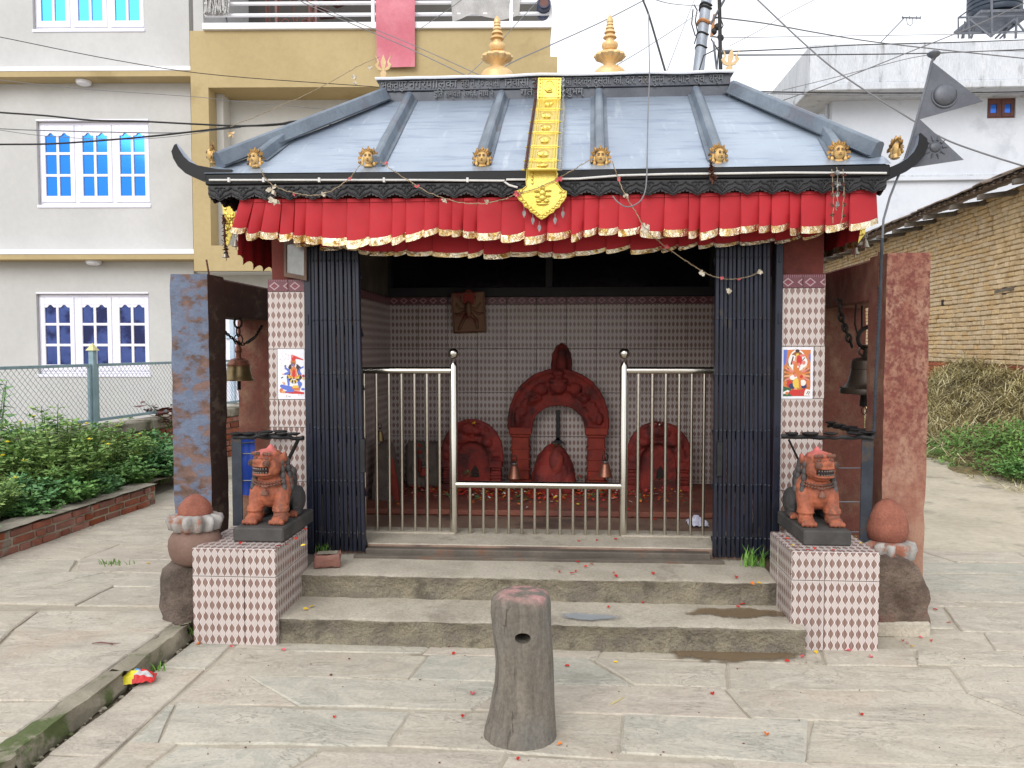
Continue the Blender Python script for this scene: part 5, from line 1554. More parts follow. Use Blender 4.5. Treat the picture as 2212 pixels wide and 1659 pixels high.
ybb = yRp+0.52
pB = at(1876, 850, ybb)
t = thing('hanging_bell', 'large dark bronze bell hanging in the red-painted frame on the right', 'bell', tuple(pB))
zk = lambda py: at(1876, py, ybb).z - pB.z
R_ = at(1876, 850, ybb).x - at(1816, 850, ybb).x
prof = [(R_*0.8, zk(851)), (R_*0.98, zk(850)), (R_*1.0, zk(843)), (R_*0.96, zk(838)), (R_*0.86, zk(835)), (R_*0.74, zk(826)), (R_*0.66, zk(810)), (R_*0.62, zk(798)), (R_*0.635, zk(797)), (R_*0.625, zk(791)), (R_*0.62, zk(786)), (R_*0.60, zk(779)), (R_*0.50, zk(774)), (R_*0.30, zk(772)), (R_*0.22, zk(765)), (R_*0.21, zk(752)), (R_*0.34, zk(748)), (R_*0.34, zk(745)), (0.01, zk(744))]
big_bell(t, (0, 0, 0), prof, 40, 'bellbronze')
b = MB(); b.tube(ringpts((0, 0, zk(731)), R_*0.42, (1, 0, 0), (0, 0, 1)), 0.013, 8, closed=True); b.build('hanging_ring', M['chain_black'], t, smooth=True)
b = MB()
for s in (-1, 1): b.tube([V((s*R_*(0.22+0.16*math.sin(a)), 0, zk(758)+0.028*math.cos(a))) for a in [math.pi*k/8 for k in range(9)]], 0.007, 6)
b.build('ear', M['bellbronze'], t, smooth=True)
b = MB(); b.tube([(-R_*0.15, 0, zk(840)), (-R_*0.15, 0, zk(878))], [0.018, 0.026], 8); b.tube(ringpts((-R_*0.15, 0, zk(887)), 0.024, (0.6, 0, 0), (0, 0, 1)), 0.003, 5, closed=True); b.build('clapper', M['chain_black'], t)
b = MB()
for k in range(40):
    a = 2*math.pi*k/40; b.ell((R_*0.965*math.cos(a), R_*0.965*math.sin(a), zk(837.5)), (.004, .004, .004), None, 6, 4)
b.build('bead_band', M['bellbronze'], t, kind='stuff')
t2 = thing('bell_chain', 'heavy iron chain slanting from the beam down to the large dark bell on the right', 'chain', tuple(at(1813, 670, ybb+.05)))
lk = [(1815, 673), (1817, 686), (1822, 697), (1825, 708), (1829, 719), (1833, 730), (1838, 741)]
for i in range(len(lk)):
    x, y = lk[i]; p = at(x, y, ybb+0.05-0.008*i) - V(t2.location); d = V((0.25, 0, -1)).normalized()
    sd_ = V((1, 0, 0.25)) if i % 2 else V((0.2, 0.9, 0))
    b = MB(); b.tube([p + d*math.cos(th)*0.026 + sd_.normalized()*math.sin(th)*0.015 for th in [2*math.pi*k/14 for k in range(14)]], 0.0075, 6, closed=True)
    b.build('chain_link', M['chain_black'], t2, smooth=True)
b = MB(); p = V((0, 0, 0)); b.tube([p+V((-.02, 0, .07)), p+V((0.005, 0, .055)), p+V((.01, 0, .02)), p+V((0, 0, 0))], 0.010, 6); b.build('hook', M['chain_black'], t2, smooth=True)
b = MB(); b.tube([at(1849, 655, ybb)-V(t2.location), at(1847, 700, ybb)-V(t2.location), at(1852, 720, ybb)-V(t2.location)], 0.006, 6); b.tube([at(1862, 660, ybb)-V(t2.location), at(1862, 712, ybb)-V(t2.location)], 0.006, 6); b.build('hanger_rod', M['chain_black'], t2)

# ------------------------------------------------------------------ oil lamp racks
def rack(pL, pR, pBk, zt_, y_, label, posts, wires, group, diag, seed, zb=0.0):
    t = thing('lamp_rack', label, 'lamp rack', (pL.x, pL.y, zt_), 'iron oil-lamp racks'); O = V(t.location)
    rs_ = random.Random(seed)
    for a, c in ((pL, pR), (pR, pBk)) if True else ():
        b = MB(); n = 14; vs = [lerp(a, c, k/n) + V((0, rs_.gauss(0, .003), rs_.gauss(0, .004))) - O for k in range(n+1)]
        b.tube(vs, [0.011+rs_.uniform(-.002, .004) for _ in vs], 6); b.build('rack_bar', M['iron'], t, smooth=True)
    for a, c, ks in ((pL, pR, (0.12, 0.30, 0.52, 0.82)), (pR, pBk, (0.08, 0.28, 0.48, 0.68, 0.9))):
        for k in ks:
            p = lerp(a, c, k) - O + V((rs_.gauss(0, .008), rs_.gauss(0, .008), 0.014)); q = MB(); r_ = rs_.uniform(.034, .046)
            q.lathe([(r_*0.45, -.004), (r_*0.9, .002), (r_, .008), (r_*0.92, .011), (r_*0.5, .006), (r_*0.2, .007)], 14); q.rough(0.004, 40, k*9)
            q.v = [tuple(V(z_)+p) for z_ in q.v]; q.build('oil_lamp', M['iron'], t, smooth=True)
    for p, w_ in posts:
        b = MB(); b.box(p.x-w_/2-O.x, p.x+w_/2-O.x, p.y-.004-O.y, p.y+.004-O.y, zb-O.z, zt_-O.z-.005, bev=.002); b.build('rack_post', M['ironblue'], t)
    b = MB(); b.tube([diag[0]-O, diag[1]-O], diag[2], 6); b.build('brace', M['iron'], t)
    for a, c in wires:
        b = MB(); b.tube([a-O, c-O], 0.003, 5); b.build('wire', M['steelgrey'], t)
    return t
yk = 4.30
kz = at(1800, 943, yk).z
pl, pr = at(1688, 944, yk), at(1886, 944, yk)
pb = atz(1784, 915, kz+0.0); pb = V((pr.x-0.02, 5.0, kz))
pb = V((at(1790, 915, 4.95).x, 4.95, kz))
rack(pl, pr, pb, kz, yk, 'black iron lamp rack with round oil lamps behind the right lion', [(at(1873, 1000, yk+.01), at(1887, 1000, yk).x-at(1861, 1000, yk).x)],
     [(at(1812, y, yk+.02), at(1862, y, yk+.02)) for y in (1011, 1084, 1149)] + [(at(1740, 1011, yk+.02), at(1775, 1011, yk+.02))], None, (at(1704, 950, yk+.01), at(1740, 1025, yk+.10), .006), 3)
yk = 4.42
kz = at(560, 944, yk).z
pl, pr = at(503, 945, yk), at(656, 944, yk)
rack(pr, pl, V((at(620, 925, 4.58).x, 4.58, kz)), kz, yk, 'sooty black lamp rack with stacked lamps behind the left lion, before the blue sheet', [(at(512, 1000, yk+.01), at(523, 1000, yk).x-at(501, 1000, yk).x)],
     [(at(523, y, yk+.02), at(548, y, yk+.02)) for y in (980, 1038)], None, (at(645, 948, yk), at(610, 1020, yk+.1), .011), 5)
# blue sheet behind the left rack
t = thing('plastic_sheet', 'bright blue plastic sheet standing behind the sooty rack on the left', 'plastic sheet', tuple(at(530, 1070, 5.2)))
O = V(t.location); b = MB()
b.grid(lambda u, v: lerp(lerp(at(516, 1070, 5.2), at(549, 1070, 5.2), u), lerp(at(516, 944, 5.2), at(549, 944, 5.2), u), v) - O + V((0, .01*math.sin(v*9)+.006*math.sin(u*7), 0)), 6, 16)
b.build('sheet', M['bluesheet'], t, smooth='all')
b = MB()
for y in (958, 981, 1040): b.tube([at(514, y, 5.19)-O, at(550, y-3, 5.19)-O], .005, 5)
b.build('strap', M['steelgrey'], t)

# ------------------------------------------------------------------ metal flag on its bent pole
YFg = 4.36
t = thing('metal_flag', 'grey metal double-pennant flag with embossed moon and sun, on a bent pole', 'flag', tuple(at(1885, 940, YFg)))
O = V(t.location)
def fl(pts): return [at(x, y, YFg)-O for x, y in pts]
b = MB(); P1 = [(2008, 128), (2124, 219), (1986, 256), (2006, 262), (2083, 345), (1950, 364), (1935, 370), (1960, 305)]
b.prism(fl([(2011, 131), (2124, 219), (1987, 257.5), (2082, 345), (1949, 365), (1968, 300), (1990, 220)]), V((0, .004, 0))); b.build('pennant', M['flagmetal'], t)
b = MB(); c0 = at(2040, 205, YFg)-O; k = at(2070, 205, YFg).x-at(2040, 205, YFg).x
b.ell(c0+V((0, -.001, 0)), (k*0.80, .024, k*0.80), None, 24, 14)
for a in (-.9, .9): b.prism([c0+V((k*.86*math.cos(-math.pi/2+a*1.0)*1.0 + s*k*.1, -.004, k*.35 + v_*k)) for s, v_ in ((-1, -.2), (1, -.2), (math.copysign(2.2, a), .45))], V((0, .008, 0))) if False else None
b.tube([c0+V((k*.92*math.cos(th), -.002, k*.90*math.sin(th))) for th in [math.pi*.86+math.pi*1.28*i/20 for i in range(21)]], [0.0005+0.007*math.sin(math.pi*i/20) for i in range(21)], 6)
b.build('moon_boss', M['flagmetal'], t, smooth=True)
b = MB(); c1 = at(2020, 318, YFg)-O
b.ell(c1, (k*.42, .012, k*.38), None, 18, 10)
for i in range(10):
    a = 2*math.pi*i/10; d = V((math.cos(a), 0, math.sin(a))); b.tube([c1+d*k*.5+V((0, -.002, 0)), c1+d*k*.9+V((0, -.001, 0))], [.007, .002], 6)
b.build('sun_boss', M['flagmetal'], t, smooth=True)
b = MB(); b.tube([p-V((0, .003, 0)) for p in fl([(2016, 122), (2005, 165), (1990, 220), (1968, 300), (1948, 362), (1938, 385), (1922, 425), (1908, 475), (1905, 520)])], .006, 8); b.build('pole', M['steelgrey'], t, smooth=True)
b = MB(); b.tube([p-V((0, .003, 0)) for p in fl([(1905, 515), (1903, 580), (1901, 640), (1896, 740), (1891, 830), (1887, 945)])], .008, 8)
for i in range(56):
    p = lerp(at(1905, 520, YFg-.003), at(1887, 945, YFg-.003), i/56)-O
    if i > 12: b.tube([p+V((-.012, -.002, .001)), p+V((.012, -.002, -.001))], .0032, 4)
b.build('steel_rod', M['ironblue'], t, smooth=True)
b = MB(); pt_ = at(2017, 118, YFg)-O; b.lathe([(.006, -.03), (.014, -.016), (.03, -.004), (.034, .006), (.026, .014), (.012, .018), (.004, .024)], 18, pt_); b.build('pole_cap', M['steelgrey'], t, smooth=35)
b = MB(); b.box(at(1899, 560, YFg).x-O.x, at(1909, 560, YFg).x-O.x, .006, .02, at(1900, 690, YFg).z-O.z, at(1900, 543, YFg).z-O.z, bev=.002); b.build('bracket', M['chain_rust'], t)
# ------------------------------------------------------------------ posters on the pillars (flat prints)
def poster(px0, px1, pyt, pyb, label, shapes, name='poster'):
    y = YG-0.0025
    a, c = at(px0, pyb, y), at(px1, pyt, y)
    t = thing(name, label, 'poster', (a.x, y, a.z)); W, H = c.x-a.x, c.z-a.z
    b = MB(); b.box(0, W, 0, 0.002, 0, H); b.build('sheet', M['poster'], t)
    lay = {}
    for i, (mat, pts) in enumerate(shapes):
        b = lay.setdefault(mat, MB())
        b.add([(u*W, -0.0004-0.00006*i, v*H) for u, v in pts], [tuple(range(len(pts)))])
    for mat, b in lay.items(): b.build('print', M[mat], t, kind='stuff')
def el(cx, cy, rx, ry, n=14, a0=0): return [(cx+rx*math.cos(2*math.pi*i/n+a0), cy+ry*math.sin(2*math.pi*i/n+a0)) for i in range(n)]
def bar(x0, y0, x1, y1, w0, w1=None):
    w1 = w0 if w1 is None else w1; dx, dy = x1-x0, y1-y0; L = math.hypot(dx, dy); nx, ny = -dy/L, dx/L
    return [(x0+nx*w0, y0+ny*w0), (x0-nx*w0, y0-ny*w0), (x1-nx*w1, y1-ny*w1), (x1+nx*w1, y1+ny*w1)]
s = [('p_red', bar(.1, .145, .97, .12, .022)), ('p_red', el(.6, .135, .3, .03)),
     ('p_blue', bar(.12, .25, .55, .2, .045, .05)), ('p_blue', el(.14, .26, .07, .03)), ('p_orange', el(.12, .17, .07, .05)), ('p_skin', el(.2, .145, .08, .03)),
     ('p_orange', bar(.52, .21, .82, .2, .04, .03)), ('p_yellow', bar(.55, .25, .8, .255, .025)), ('p_blue', bar(.3, .15, .6, .17, .02)), ('p_blue', el(.93, .2, .07, .025)), ('p_blue', bar(.35, .19, .6, .17, .03)),
     ('p_blue', bar(.38, .45, .40, .27, .055, .035)), ('p_blue', bar(.75, .42, .82, .22, .055, .035)), ('p_blue', el(.84, .30, .06, .045)),
     ('p_dark', bar(.48, .67, .38, .42, .05, .05)), ('p_dark', bar(.72, .67, .86, .40, .05, .05)), ('p_dark', bar(.70, .69, .86, .62, .02, .02)), ('p_dark', bar(.5, .69, .40, .62, .02, .02)),
     ('p_blue', bar(.45, .55, .30, .62, .035, .02)), ('p_blue', bar(.30, .60, .27, .67, .025)), ('p_blue', bar(.44, .53, .24, .50, .03, .018)), ('p_skin', el(.2, .5, .05, .012)), ('p_blue', bar(.76, .56, .88, .49, .035, .02)), ('p_blue', bar(.80, .6, .96, .65, .015)), ('p_green', el(.28, .665, .025, .02)),
     ('p_orange', el(.6, .53, .11, .13)), ('p_red', el(.6, .50, .06, .10)), ('p_skin', bar(.47, .60, .5, .5, .02)), ('p_skin', bar(.71, .60, .7, .5, .02)),
     ('p_orange', el(.58, .74, .10, .06)), ('p_brown', el(.58, .70, .08, .05)), ('p_blue', el(.58, .675, .035, .03)), ('p_pink', el(.58, .66, .02, .012)), ('p_red', el(.59, .82, .085, .06)), ('p_pink', el(.55, .86, .05, .03)), ('p_red', bar(.66, .83, .95, .79, .02, .008)), ('p_pink', bar(.66, .86, .93, .80, .012, .004)),
     ('p_red', el(.95, .465, .045, .03)), ('p_yellow', el(.95, .41, .04, .025)), ('p_skin', bar(.25, .33, .2, .30, .02)), ('p_skin', bar(.17, .34, .27, .30, .012)), ('p_dark', bar(.12, .42, .2, .445, .008))]
for k in range(9):
    a = math.pi*(1.02+.96*k/8); s.append((('p_yellow', 'p_dark', 'p_green')[k % 2 if k % 4 else 0], bar(.6+.09*math.cos(a), .43+.05*math.sin(a), .6+.2*math.cos(a), .44+.13*math.sin(a), .022, .018)))
for k in range(9):
    a = math.pi*(1.05+.9*k/8); s.append(('p_yellow' if k % 2 else 'p_orange', bar(.6+.1*math.cos(a), .46+.03*math.sin(a), .6+.25*math.cos(a), .49+.05*math.sin(a), .014, .012)))
rs = random.Random(4)
for k in range(26): s.append((rs.choice(('p_red', 'p_dark', 'p_pink')), el(rs.uniform(.08, .5), rs.uniform(.55, .95), .009, .006, 5)))
for k in range(6): s.append(('skin', el(rs.uniform(.3, .95), rs.uniform(.03, .09), .03, .005, 6)))
poster(601, 657.5, 754, 862, 'white poster of a blue-skinned standing figure stained with red powder, on the left tiled pillar', s)
s = [('p_orange', [(.06, .05), (.92, .05), (.92, .95), (.06, .95)]), ('p_blue', [(.06, .62), (.15, .70), (.18, .95), (.06, .95)]), ('p_blue', [(.92, .70), (.86, .78), (.87, .86), (.92, .88)]),
     ('p_brown', [(.06, .34), (.92, .34), (.92, .58), (.06, .58)]), ('p_dark', [(.20, .55), (.80, .55), (.80, .74), (.20, .74)]), ('p_white', el(.5, .74, .27, .21, 20)), ('p_brown', el(.5, .76, .22, .16, 20)), ('p_dark', el(.5, .93, .07, .03)),
     ('p_white', el(.36, .72, .15, .13)), ('p_white', el(.68, .71, .14, .11)), ('p_dark', bar(.3, .66, .37, .82, .02, .02)), ('p_dark', bar(.62, .72, .74, .80, .01)), ('p_pink', el(.38, .70, .05, .04)), ('p_pink', el(.70, .70, .06, .04)),
     ('p_skin', el(.51, .74, .10, .13)), ('p_orange', el(.47, .60, .10, .12)), ('p_orange', el(.52, .50, .10, .06)),
     ('p_red', el(.56, .76, .09, .10)), ('p_red', el(.58, .70, .06, .05)), ('p_pink', el(.55, .66, .05, .04)), ('p_yellow', el(.50, .86, .05, .02)), ('p_white', el(.52, .62, .025, .02)), ('p_pink', el(.66, .84, .10, .025))]
for sg in (-1, 1):
    for k in range(6):
        a = R(75-28*k); s.append((('p_skin', 'p_pink', 'p_orange')[k % 3], bar(.5+sg*.12, .52-.02*k, .5+sg*(.26+.13*math.cos(a)), .50-.015*k+.13*math.sin(a), .026, .018)))
        s.append(('p_skin', el(.5+sg*(.27+.13*math.cos(a)), .50-.015*k+.14*math.sin(a), .025, .018, 8)))
s += [('p_orange', el(.52, .42, .17, .10)), ('p_white', el(.38, .41, .12, .05)), ('p_pink', el(.44, .45, .05, .03)), ('p_red', el(.63, .43, .05, .03)),
      ('p_red', el(.26, .29, .09, .07)), ('p_navy', el(.36, .25, .13, .055)), ('p_navy', el(.72, .25, .10, .05)), ('p_white', el(.68, .31, .10, .06)), ('p_yellow', el(.47, .30, .11, .10)), ('p_orange', bar(.56, .38, .60, .19, .05, .04)), ('p_yellow', bar(.52, .38, .55, .20, .015)), ('p_skin', el(.45, .18, .06, .03)), ('p_orange', [(.80, .22), (.92, .22), (.92, .36), (.80, .36)]),
      ('p_green', [(.06, .05), (.34, .05), (.3, .2), (.06, .24)]), ('p_white', [(.06, .13), (.2, .17), (.3, .14), (.2, .10), (.06, .09)]), ('p_white', [(.66, .06), (.92, .06), (.92, .17), (.78, .19)]), ('p_dark', bar(.80, .09, .86, .15, .01)), ('p_dark', bar(.86, .08, .90, .14, .01)),
      ('p_red', [(.22, .13), (.36, .18), (.6, .17), (.76, .20), (.72, .06), (.34, .055)]), ('p_orange', el(.18, .105, .05, .03)), ('p_brown', el(.63, .12, .03, .02))]
for k in range(8): s.append(('skin', el(rs.uniform(.1, .95), .97+rs.uniform(-.008, .008), .01, .004, 5)))
poster(1687, 1757, 750, 861, 'white-bordered orange poster of a many-armed elephant-headed figure, on the right tiled pillar', s)

# ------------------------------------------------------------------ framed mirror above the left pillar
t = thing('mirror', 'small brown-framed mirror leaning above the left tiled pillar under the valance', 'mirror', tuple(at(614, 600, YG-.01)))
O = V(t.location)
def quad(b, p, thick):  b.prism([q-O for q in p], V((0, thick, 0)))
q = [at(613, 597, YG-.015), at(662, 606, YG-.055), at(662, 512, YG-.055), at(613, 520, YG-.015)]
cq = sum((V(p) for p in q), V())/4
iq = [V(p)+(cq-V(p))*0.22 for p in q]
b = MB()
for i in range(4):
    j = (i+1) % 4; quad(b, [q[i], q[j], iq[j], iq[i]], .02)
b.build('frame', M['frame'], t)
b = MB(); quad(b, [V(p)+V((0, .006, 0)) for p in iq], .004); b.build('glass', M['mirror'], t)

# ------------------------------------------------------------------ guardian lions
def lion(px, pyb, Y, H, head_yaw, label, lean=0.0, ear=1):
    p = at(px, pyb, Y)
    t = thing('stone_lion', label, 'lion statue', tuple(p), 'guardian lions on pedestals'); k = H/0.445; t.scale = (.92, .95, 1)
    mb = MB(); RX = lambda d: Matrix.Rotation(R(d), 3, 'X')
    E_ = mb.ell
    E_((0, .015, .185), (.098, .092, .105)); E_((0, -.03, .165), (.075, .065, .085))
    for s in (-1, 1):
        E_((s*.076, .02, .205), (.052, .07, .078))
        mb.caps((s*.078, -.02, .17), (s*.080, -.055, .075), .050, .044, 14)
        mb.caps((s*.080, -.058, .085), (s*.080, -.062, .03), .042, .046, 14)
        mb.lathe([(.045, -.006), (.053, -.003), (.054, .003), (.045, .007)], 18, (s*.080, -.058, .072))
        mb.lathe([(.045, -.004), (.051, -.002), (.051, .002), (.045, .004)], 18, (s*.080, -.058, .088))
        E_((s*.082, -.088, .026), (.050, .062, .028))
        for q in range(4): E_((s*.082+(q-1.5)*.024, -.142, .017), (.013, .020, .017), None, 8, 6)
        E_((s*.092, .20, .085), (.048, .085, .085)); E_((s*.105, .125, .022), (.036, .065, .022))
        for q in range(3): E_((s*.105+(q-1)*.02, .068, .016), (.011, .014, .015), None, 8, 6)
    E_((0, .15, .15), (.092, .14, .12)); E_((0, .24, .10), (.09, .08, .095))
    E_((0, .01, .275), (.080, .078, .07))
    hd = Matrix.Rotation(R(head_yaw), 3, 'Z')
    hc = V((0, -.005, .345))
    def Hd(c, r, rot=None, n=12, m=8, b=mb):
        rm = hd if rot is None else hd @ rot
        b.ell(hc + hd @ V(c), r, rm, n, m)
    Hd((0, 0, 0.0), (.090, .082, .066)); Hd((0, .02, -.03), (.094, .078, .062)); mb.obox(hc+hd@V((0, -.015, .028)), hd@V((.070, 0, 0)), hd@V((0, .055, 0)), V((0, 0, .030)), bev=.02); Hd((0, -.02, .040), (.080, .066, .030))
    for s in (-1, 1):
        Hd((s*.055, -.040, -.035), (.038, .048, .050)); Hd((s*.040, -.078, .045), (.034, .018, .014)); Hd((s*.040, -.072, .022), (.025, .018, .015))
        Hd((s*.094, .012, .022), (.016, .022, .032))
    Hd((0, -.082, -.002), (.062, .046, .024)); Hd((0, -.110, .008), (.034, .020, .016))
    for s in (-1, 1): Hd((s*.048, -.100, -.004), (.026, .026, .021))
    Hd((0, -.088, -.021), (.070, .044, .009)); Hd((0, -.080, -.068), (.068, .050, .013)); Hd((0, -.05, -.082), (.056, .05, .018))
    for s in (-1, 1): Hd((s*.062, -.062, -.045), (.012, .032, .027))
    mb.lathe([(.030, .03), (.034, .05), (.028, .066), (.018, .078), (.004, .094)], 16, hc+V((0, 0, .0)))
    organic(mb, 'body', M['lion'], t, voxel=.0055, amp=.0016, freq=42, smooth=2).scale = (k, k, k)
    def part(name, mat, fn, smooth='all', lab=None):
        b = MB(); fn(b); o = b.build(name, M[mat], t, smooth=smooth); o.scale = (k, k, k); return o
    for s in (-1, 1):
        part('brow', 'trim', lambda b: [Hd((s*(.041+.014*(j-1.5)*1.0), -.093+.004*abs(j-1.5), .047), (.0095, .009, .011), None, 8, 6, b) for j in range(4)])
        part('eye', 'trim', lambda b: Hd((s*.041, -.088, .022), (.016, .011, .010), None, 12, 8, b))
        def curl(b):
            pts = []
            for j in range(26):
                a = j*0.5; r_ = .017*(1-j/30); pts.append(hc + hd @ V((s*.054+r_*math.cos(a)*.9, -.121-.006*(1-r_/.017)-abs(r_*math.sin(a))*0, -.004+r_*math.sin(a))))
            b.tube(pts, .0040, 6); Hd((s*.054, -.106, -.004), (.022, .019, .021), None, 14, 10, b)
        part('nostril', 'trim', curl)
    part('mouth', 'mouth', lambda b: Hd((0, -.090, -.044), (.058, .040, .0165), None, 14, 8, b))
    part('teeth', 'tooth', lambda b: [Hd((.0135*(j-3.5), -.121+.0016*(j-3.5)**2, -.055), (.0058, .005, .006), None, 6, 5, b) for j in range(8)] + [Hd((.0135*(j-3.5), -.123+.0016*(j-3.5)**2, -.033), (.0058, .005, .005), None, 6, 5, b) for j in range(8)])
    def beads(b):
        for j in range(15):
            a = math.pi*(0.08+.84*j/14)
            for q in range(2): b.ell((.092*math.cos(a)*(1+.06*q), -.012-.083*math.sin(a)-.006*q, .252-.024*math.sin(a)-.014*q), (.0105, .008, .006), Matrix.Rotation(a-math.pi/2, 3, 'Z'), 8, 5)
    part('collar', 'trim', beads)
    part('bell_pendant', 'trim', lambda b: (b.lathe([(.026, 0), (.024, .006), (.018, .02), (.008, .03), (.003, .036)], 14, (0, -.112, .165)), b.box(-.02, .02, -.112, -.100, .206, .214, bev=.002)))
    def mane(b):
        r_ = random.Random(2)
        for row in range(5):
            for j in range(9):
                a = math.pi*(-.20+1.40*j/8); z = .345-.036*row
                rr = .094+.006*row
                b.ell((rr*math.cos(a), .018+.075*math.sin(a)*(1+.1*row), z-.012+r_.uniform(-.005, .005)), (.020, .017, .026), Matrix.Rotation(a, 3, 'Z'), 8, 6)
    part('mane', 'mane', mane)
    part('tail', 'mane', lambda b: (b.caps((0, .30, .04), (0, .315, .19), .042, .05, 12), b.ell((0, .315, .23), (.05, .035, .04))))
    return t
yl = atz(556, 1172, PZL).y; yr = atz(1790, 1180, PZR).y
def plinth(px0, px1, pyt, Y, depth, zb, label, name='lion_plinth'):
    a, c = at(px0, 1170, Y), at(px1, 1170, Y); zt_ = at((px0+px1)/2, pyt, Y).z
    t = thing(name, label, 'plinth', ((a.x+c.x)/2, Y, zb), 'dark stone plinths under the lions')
    w_ = (c.x-a.x)/2; b = MB(); n = 14
    for k in range(1): b.box(-w_, w_, 0, depth, 0, zt_-zb, bev=.008)
    b.rough(.003, 14); b.build('block', M['slatestone'], t)
    return (a.x+c.x)/2, zt_
cxl, ztl = plinth(503, 612, 1141, yl, .50, PZL+.001, 'dark stone plinth under the left lion')
cxr, ztr = plinth(1737, 1840, 1147, yr, .50, PZR+.001, 'dark stone plinth under the right lion')
dyl = yl+.20; dyr = yr+.20
hl = at(563, 955, dyl).z - ztl; hr = at(1783, 960, dyr).z - ztr
pl_ = CAM; 
def px_of(p):
    q = CM.transposed() @ (V(p)-CAM); return (PW/2 + FPX*q.x/-q.z, PH/2 - FPX*q.y/-q.z)
u, v_ = px_of((cxl, dyl, ztl-.002)); lion(u, v_, dyl, hl, -18, 'orange stone lion with its head turned to its right, left of the steps')
u, v_ = px_of((cxr, dyr, ztr-.002)); lion(u, v_, dyr, hr, 14, 'orange stone lion with gaping mouth, right of the steps near the egg-shaped stone')

# ------------------------------------------------------------------ stacked stones beside the pedestals
def stone(t, name, mat, prof, px, pyb, Y, seed, lobes=None, amp=.008, sx=1, sy=1, n=28):
    b = MB(); b.lathe(prof, n, (0, 0, 0), 0, lobes, sx, sy); b.rough(amp, 9, seed); b.rough(amp*.6, 24, seed)
    return b.build(name, M[mat], t, smooth='all')
def stack(px, Y, spec, label):
    """spec: list of (name, mat, [(half width px, py)...], lobes)"""
    pb = at(px, spec[0][2][0][1], Y)
    t = thing('stone_stack', label, 'carved stone', tuple(pb), 'stacked stones beside the pedestals')
    for i, (nm_, mat, rows, lobes, am, *ofs) in enumerate(spec):
        pr = []
        for hw, py, in rows:
            q = at(px, py, Y); pr.append((hw*(at(px+1, py, Y).x-q.x), q.z-pb.z))
        z0_, z1_ = pr[0][1], pr[-1][1]
        stone(t, nm_, mat, pr, px, 0, Y, i*5+px, (lobes[0], lobes[1], min(z0_, z1_)+.005, max(z0_, z1_)-.005) if lobes else None, am, n=60 if lobes else 30, sy=.85).location.x = (ofs[0]*(at(px+1, 1300, Y).x-at(px, 1300, Y).x) if ofs else 0)
    return t
ysl = PYL + .19
stack(426, ysl, [('boulder', 'boulder_moss', [(40, 1352), (52, 1346), (51, 1325), (50, 1300), (52, 1270), (51, 1245), (44, 1225), (32, 1214), (10, 1210)], None, .016, -22),
                 ('drum', 'brownstone', [(36, 1216), (48, 1208), (53, 1195), (56, 1178), (54, 1162), (48, 1150), (36, 1144), (10, 1143)], None, .003),
                 ('lotus_ring', 'lotus', [(34, 1147), (45, 1141), (47, 1130), (50, 1122), (47, 1112), (34, 1108), (10, 1107)], (12, .5), .002),
                 ('cap', 'terracotta', [(33, 1114), (36, 1106), (35, 1098), (29, 1086), (20, 1076), (9, 1069), (2, 1067)], None, .003)], 'stack of mossy boulder, drum, white lotus ring and pointed red cap beside the left pedestal')
ysr = atz(1950, 1376, 0).y + .17
stack(1915, ysr, [('lotus_base', 'boulder', [(62, 1230), (60, 1214), (40, 1205), (10, 1204)], None, .008),
                  ('lotus_ring', 'lotus', [(38, 1210), (48, 1203), (50, 1190), (53, 1181), (50, 1171), (38, 1166), (10, 1165)], (11, .55), .002),
                  ('egg', 'terracotta', [(32, 1170), (42, 1161), (45, 1146), (43, 1128), (36, 1107), (26, 1090), (14, 1080), (3, 1076)], None, .003)], 'smooth red egg-shaped stone on a white lotus ring beside the right pedestal')
# right boulder: one rough block
p = at(1950, 1376, ysr); t = thing('boulder', 'rough brown boulder under the egg-shaped stone at the right pedestal', 'boulder', tuple(p)); O = V(p)
out = [(1890, 1378), (2012, 1376), (2014, 1340), (2010, 1322), (2012, 1296), (2010, 1272), (2000, 1252), (1988, 1232), (1972, 1216), (1950, 1207), (1910, 1206), (1885, 1210)]
mb = MB(); mb.prism([at(x, y, ysr-.16)-O for x, y in out], V((0, .30, 0)))
o = organic(mb, 'rock', M['boulder'], t, voxel=.014, amp=.012, freq=9, smooth=4)
mb = MB(); a_, c_ = at(1890, 1378, ysr-.17)-O, at(2013, 1345, ysr-.17)-O; mb.box(a_.x, c_.x, a_.y, a_.y+.34, a_.z, c_.z, bev=.012); mb.rough(.008, 8)
mb.build('footing', M['concrete'], t)

# ------------------------------------------------------------------ weathered post with a hole
YPo = atz(1122, 1612, 0).y + 0.09
spec = [(1628, 1046, 1202), (1612, 1047, 1203), (1590, 1044, 1203), (1570, 1047, 1201), (1545, 1054, 1200), (1510, 1061, 1198), (1470, 1069, 1197), (1430, 1071, 1196), (1390, 1068, 1194), (1350, 1063, 1191), (1320, 1060, 1190), (1300, 1061, 1190), (1287, 1066, 1188), (1279, 1076, 1182), (1275, 1090, 1168), (1273, 1110, 1145)]
pb = at(1122, 1628, YPo); t = thing('wooden_post', 'short weathered grey post with a hole through it, standing before the steps', 'post', (pb.x, YPo, 0)); O = V(t.location)
b = MB(); n = 44; vs = []; rows = []
for i in range(len(spec)-1):
    for k in range(3):
        q = k/3; rows.append([spec[i][j]+(spec[i+1][j]-spec[i][j])*q for j in range(3)])
rows.append(spec[-1])
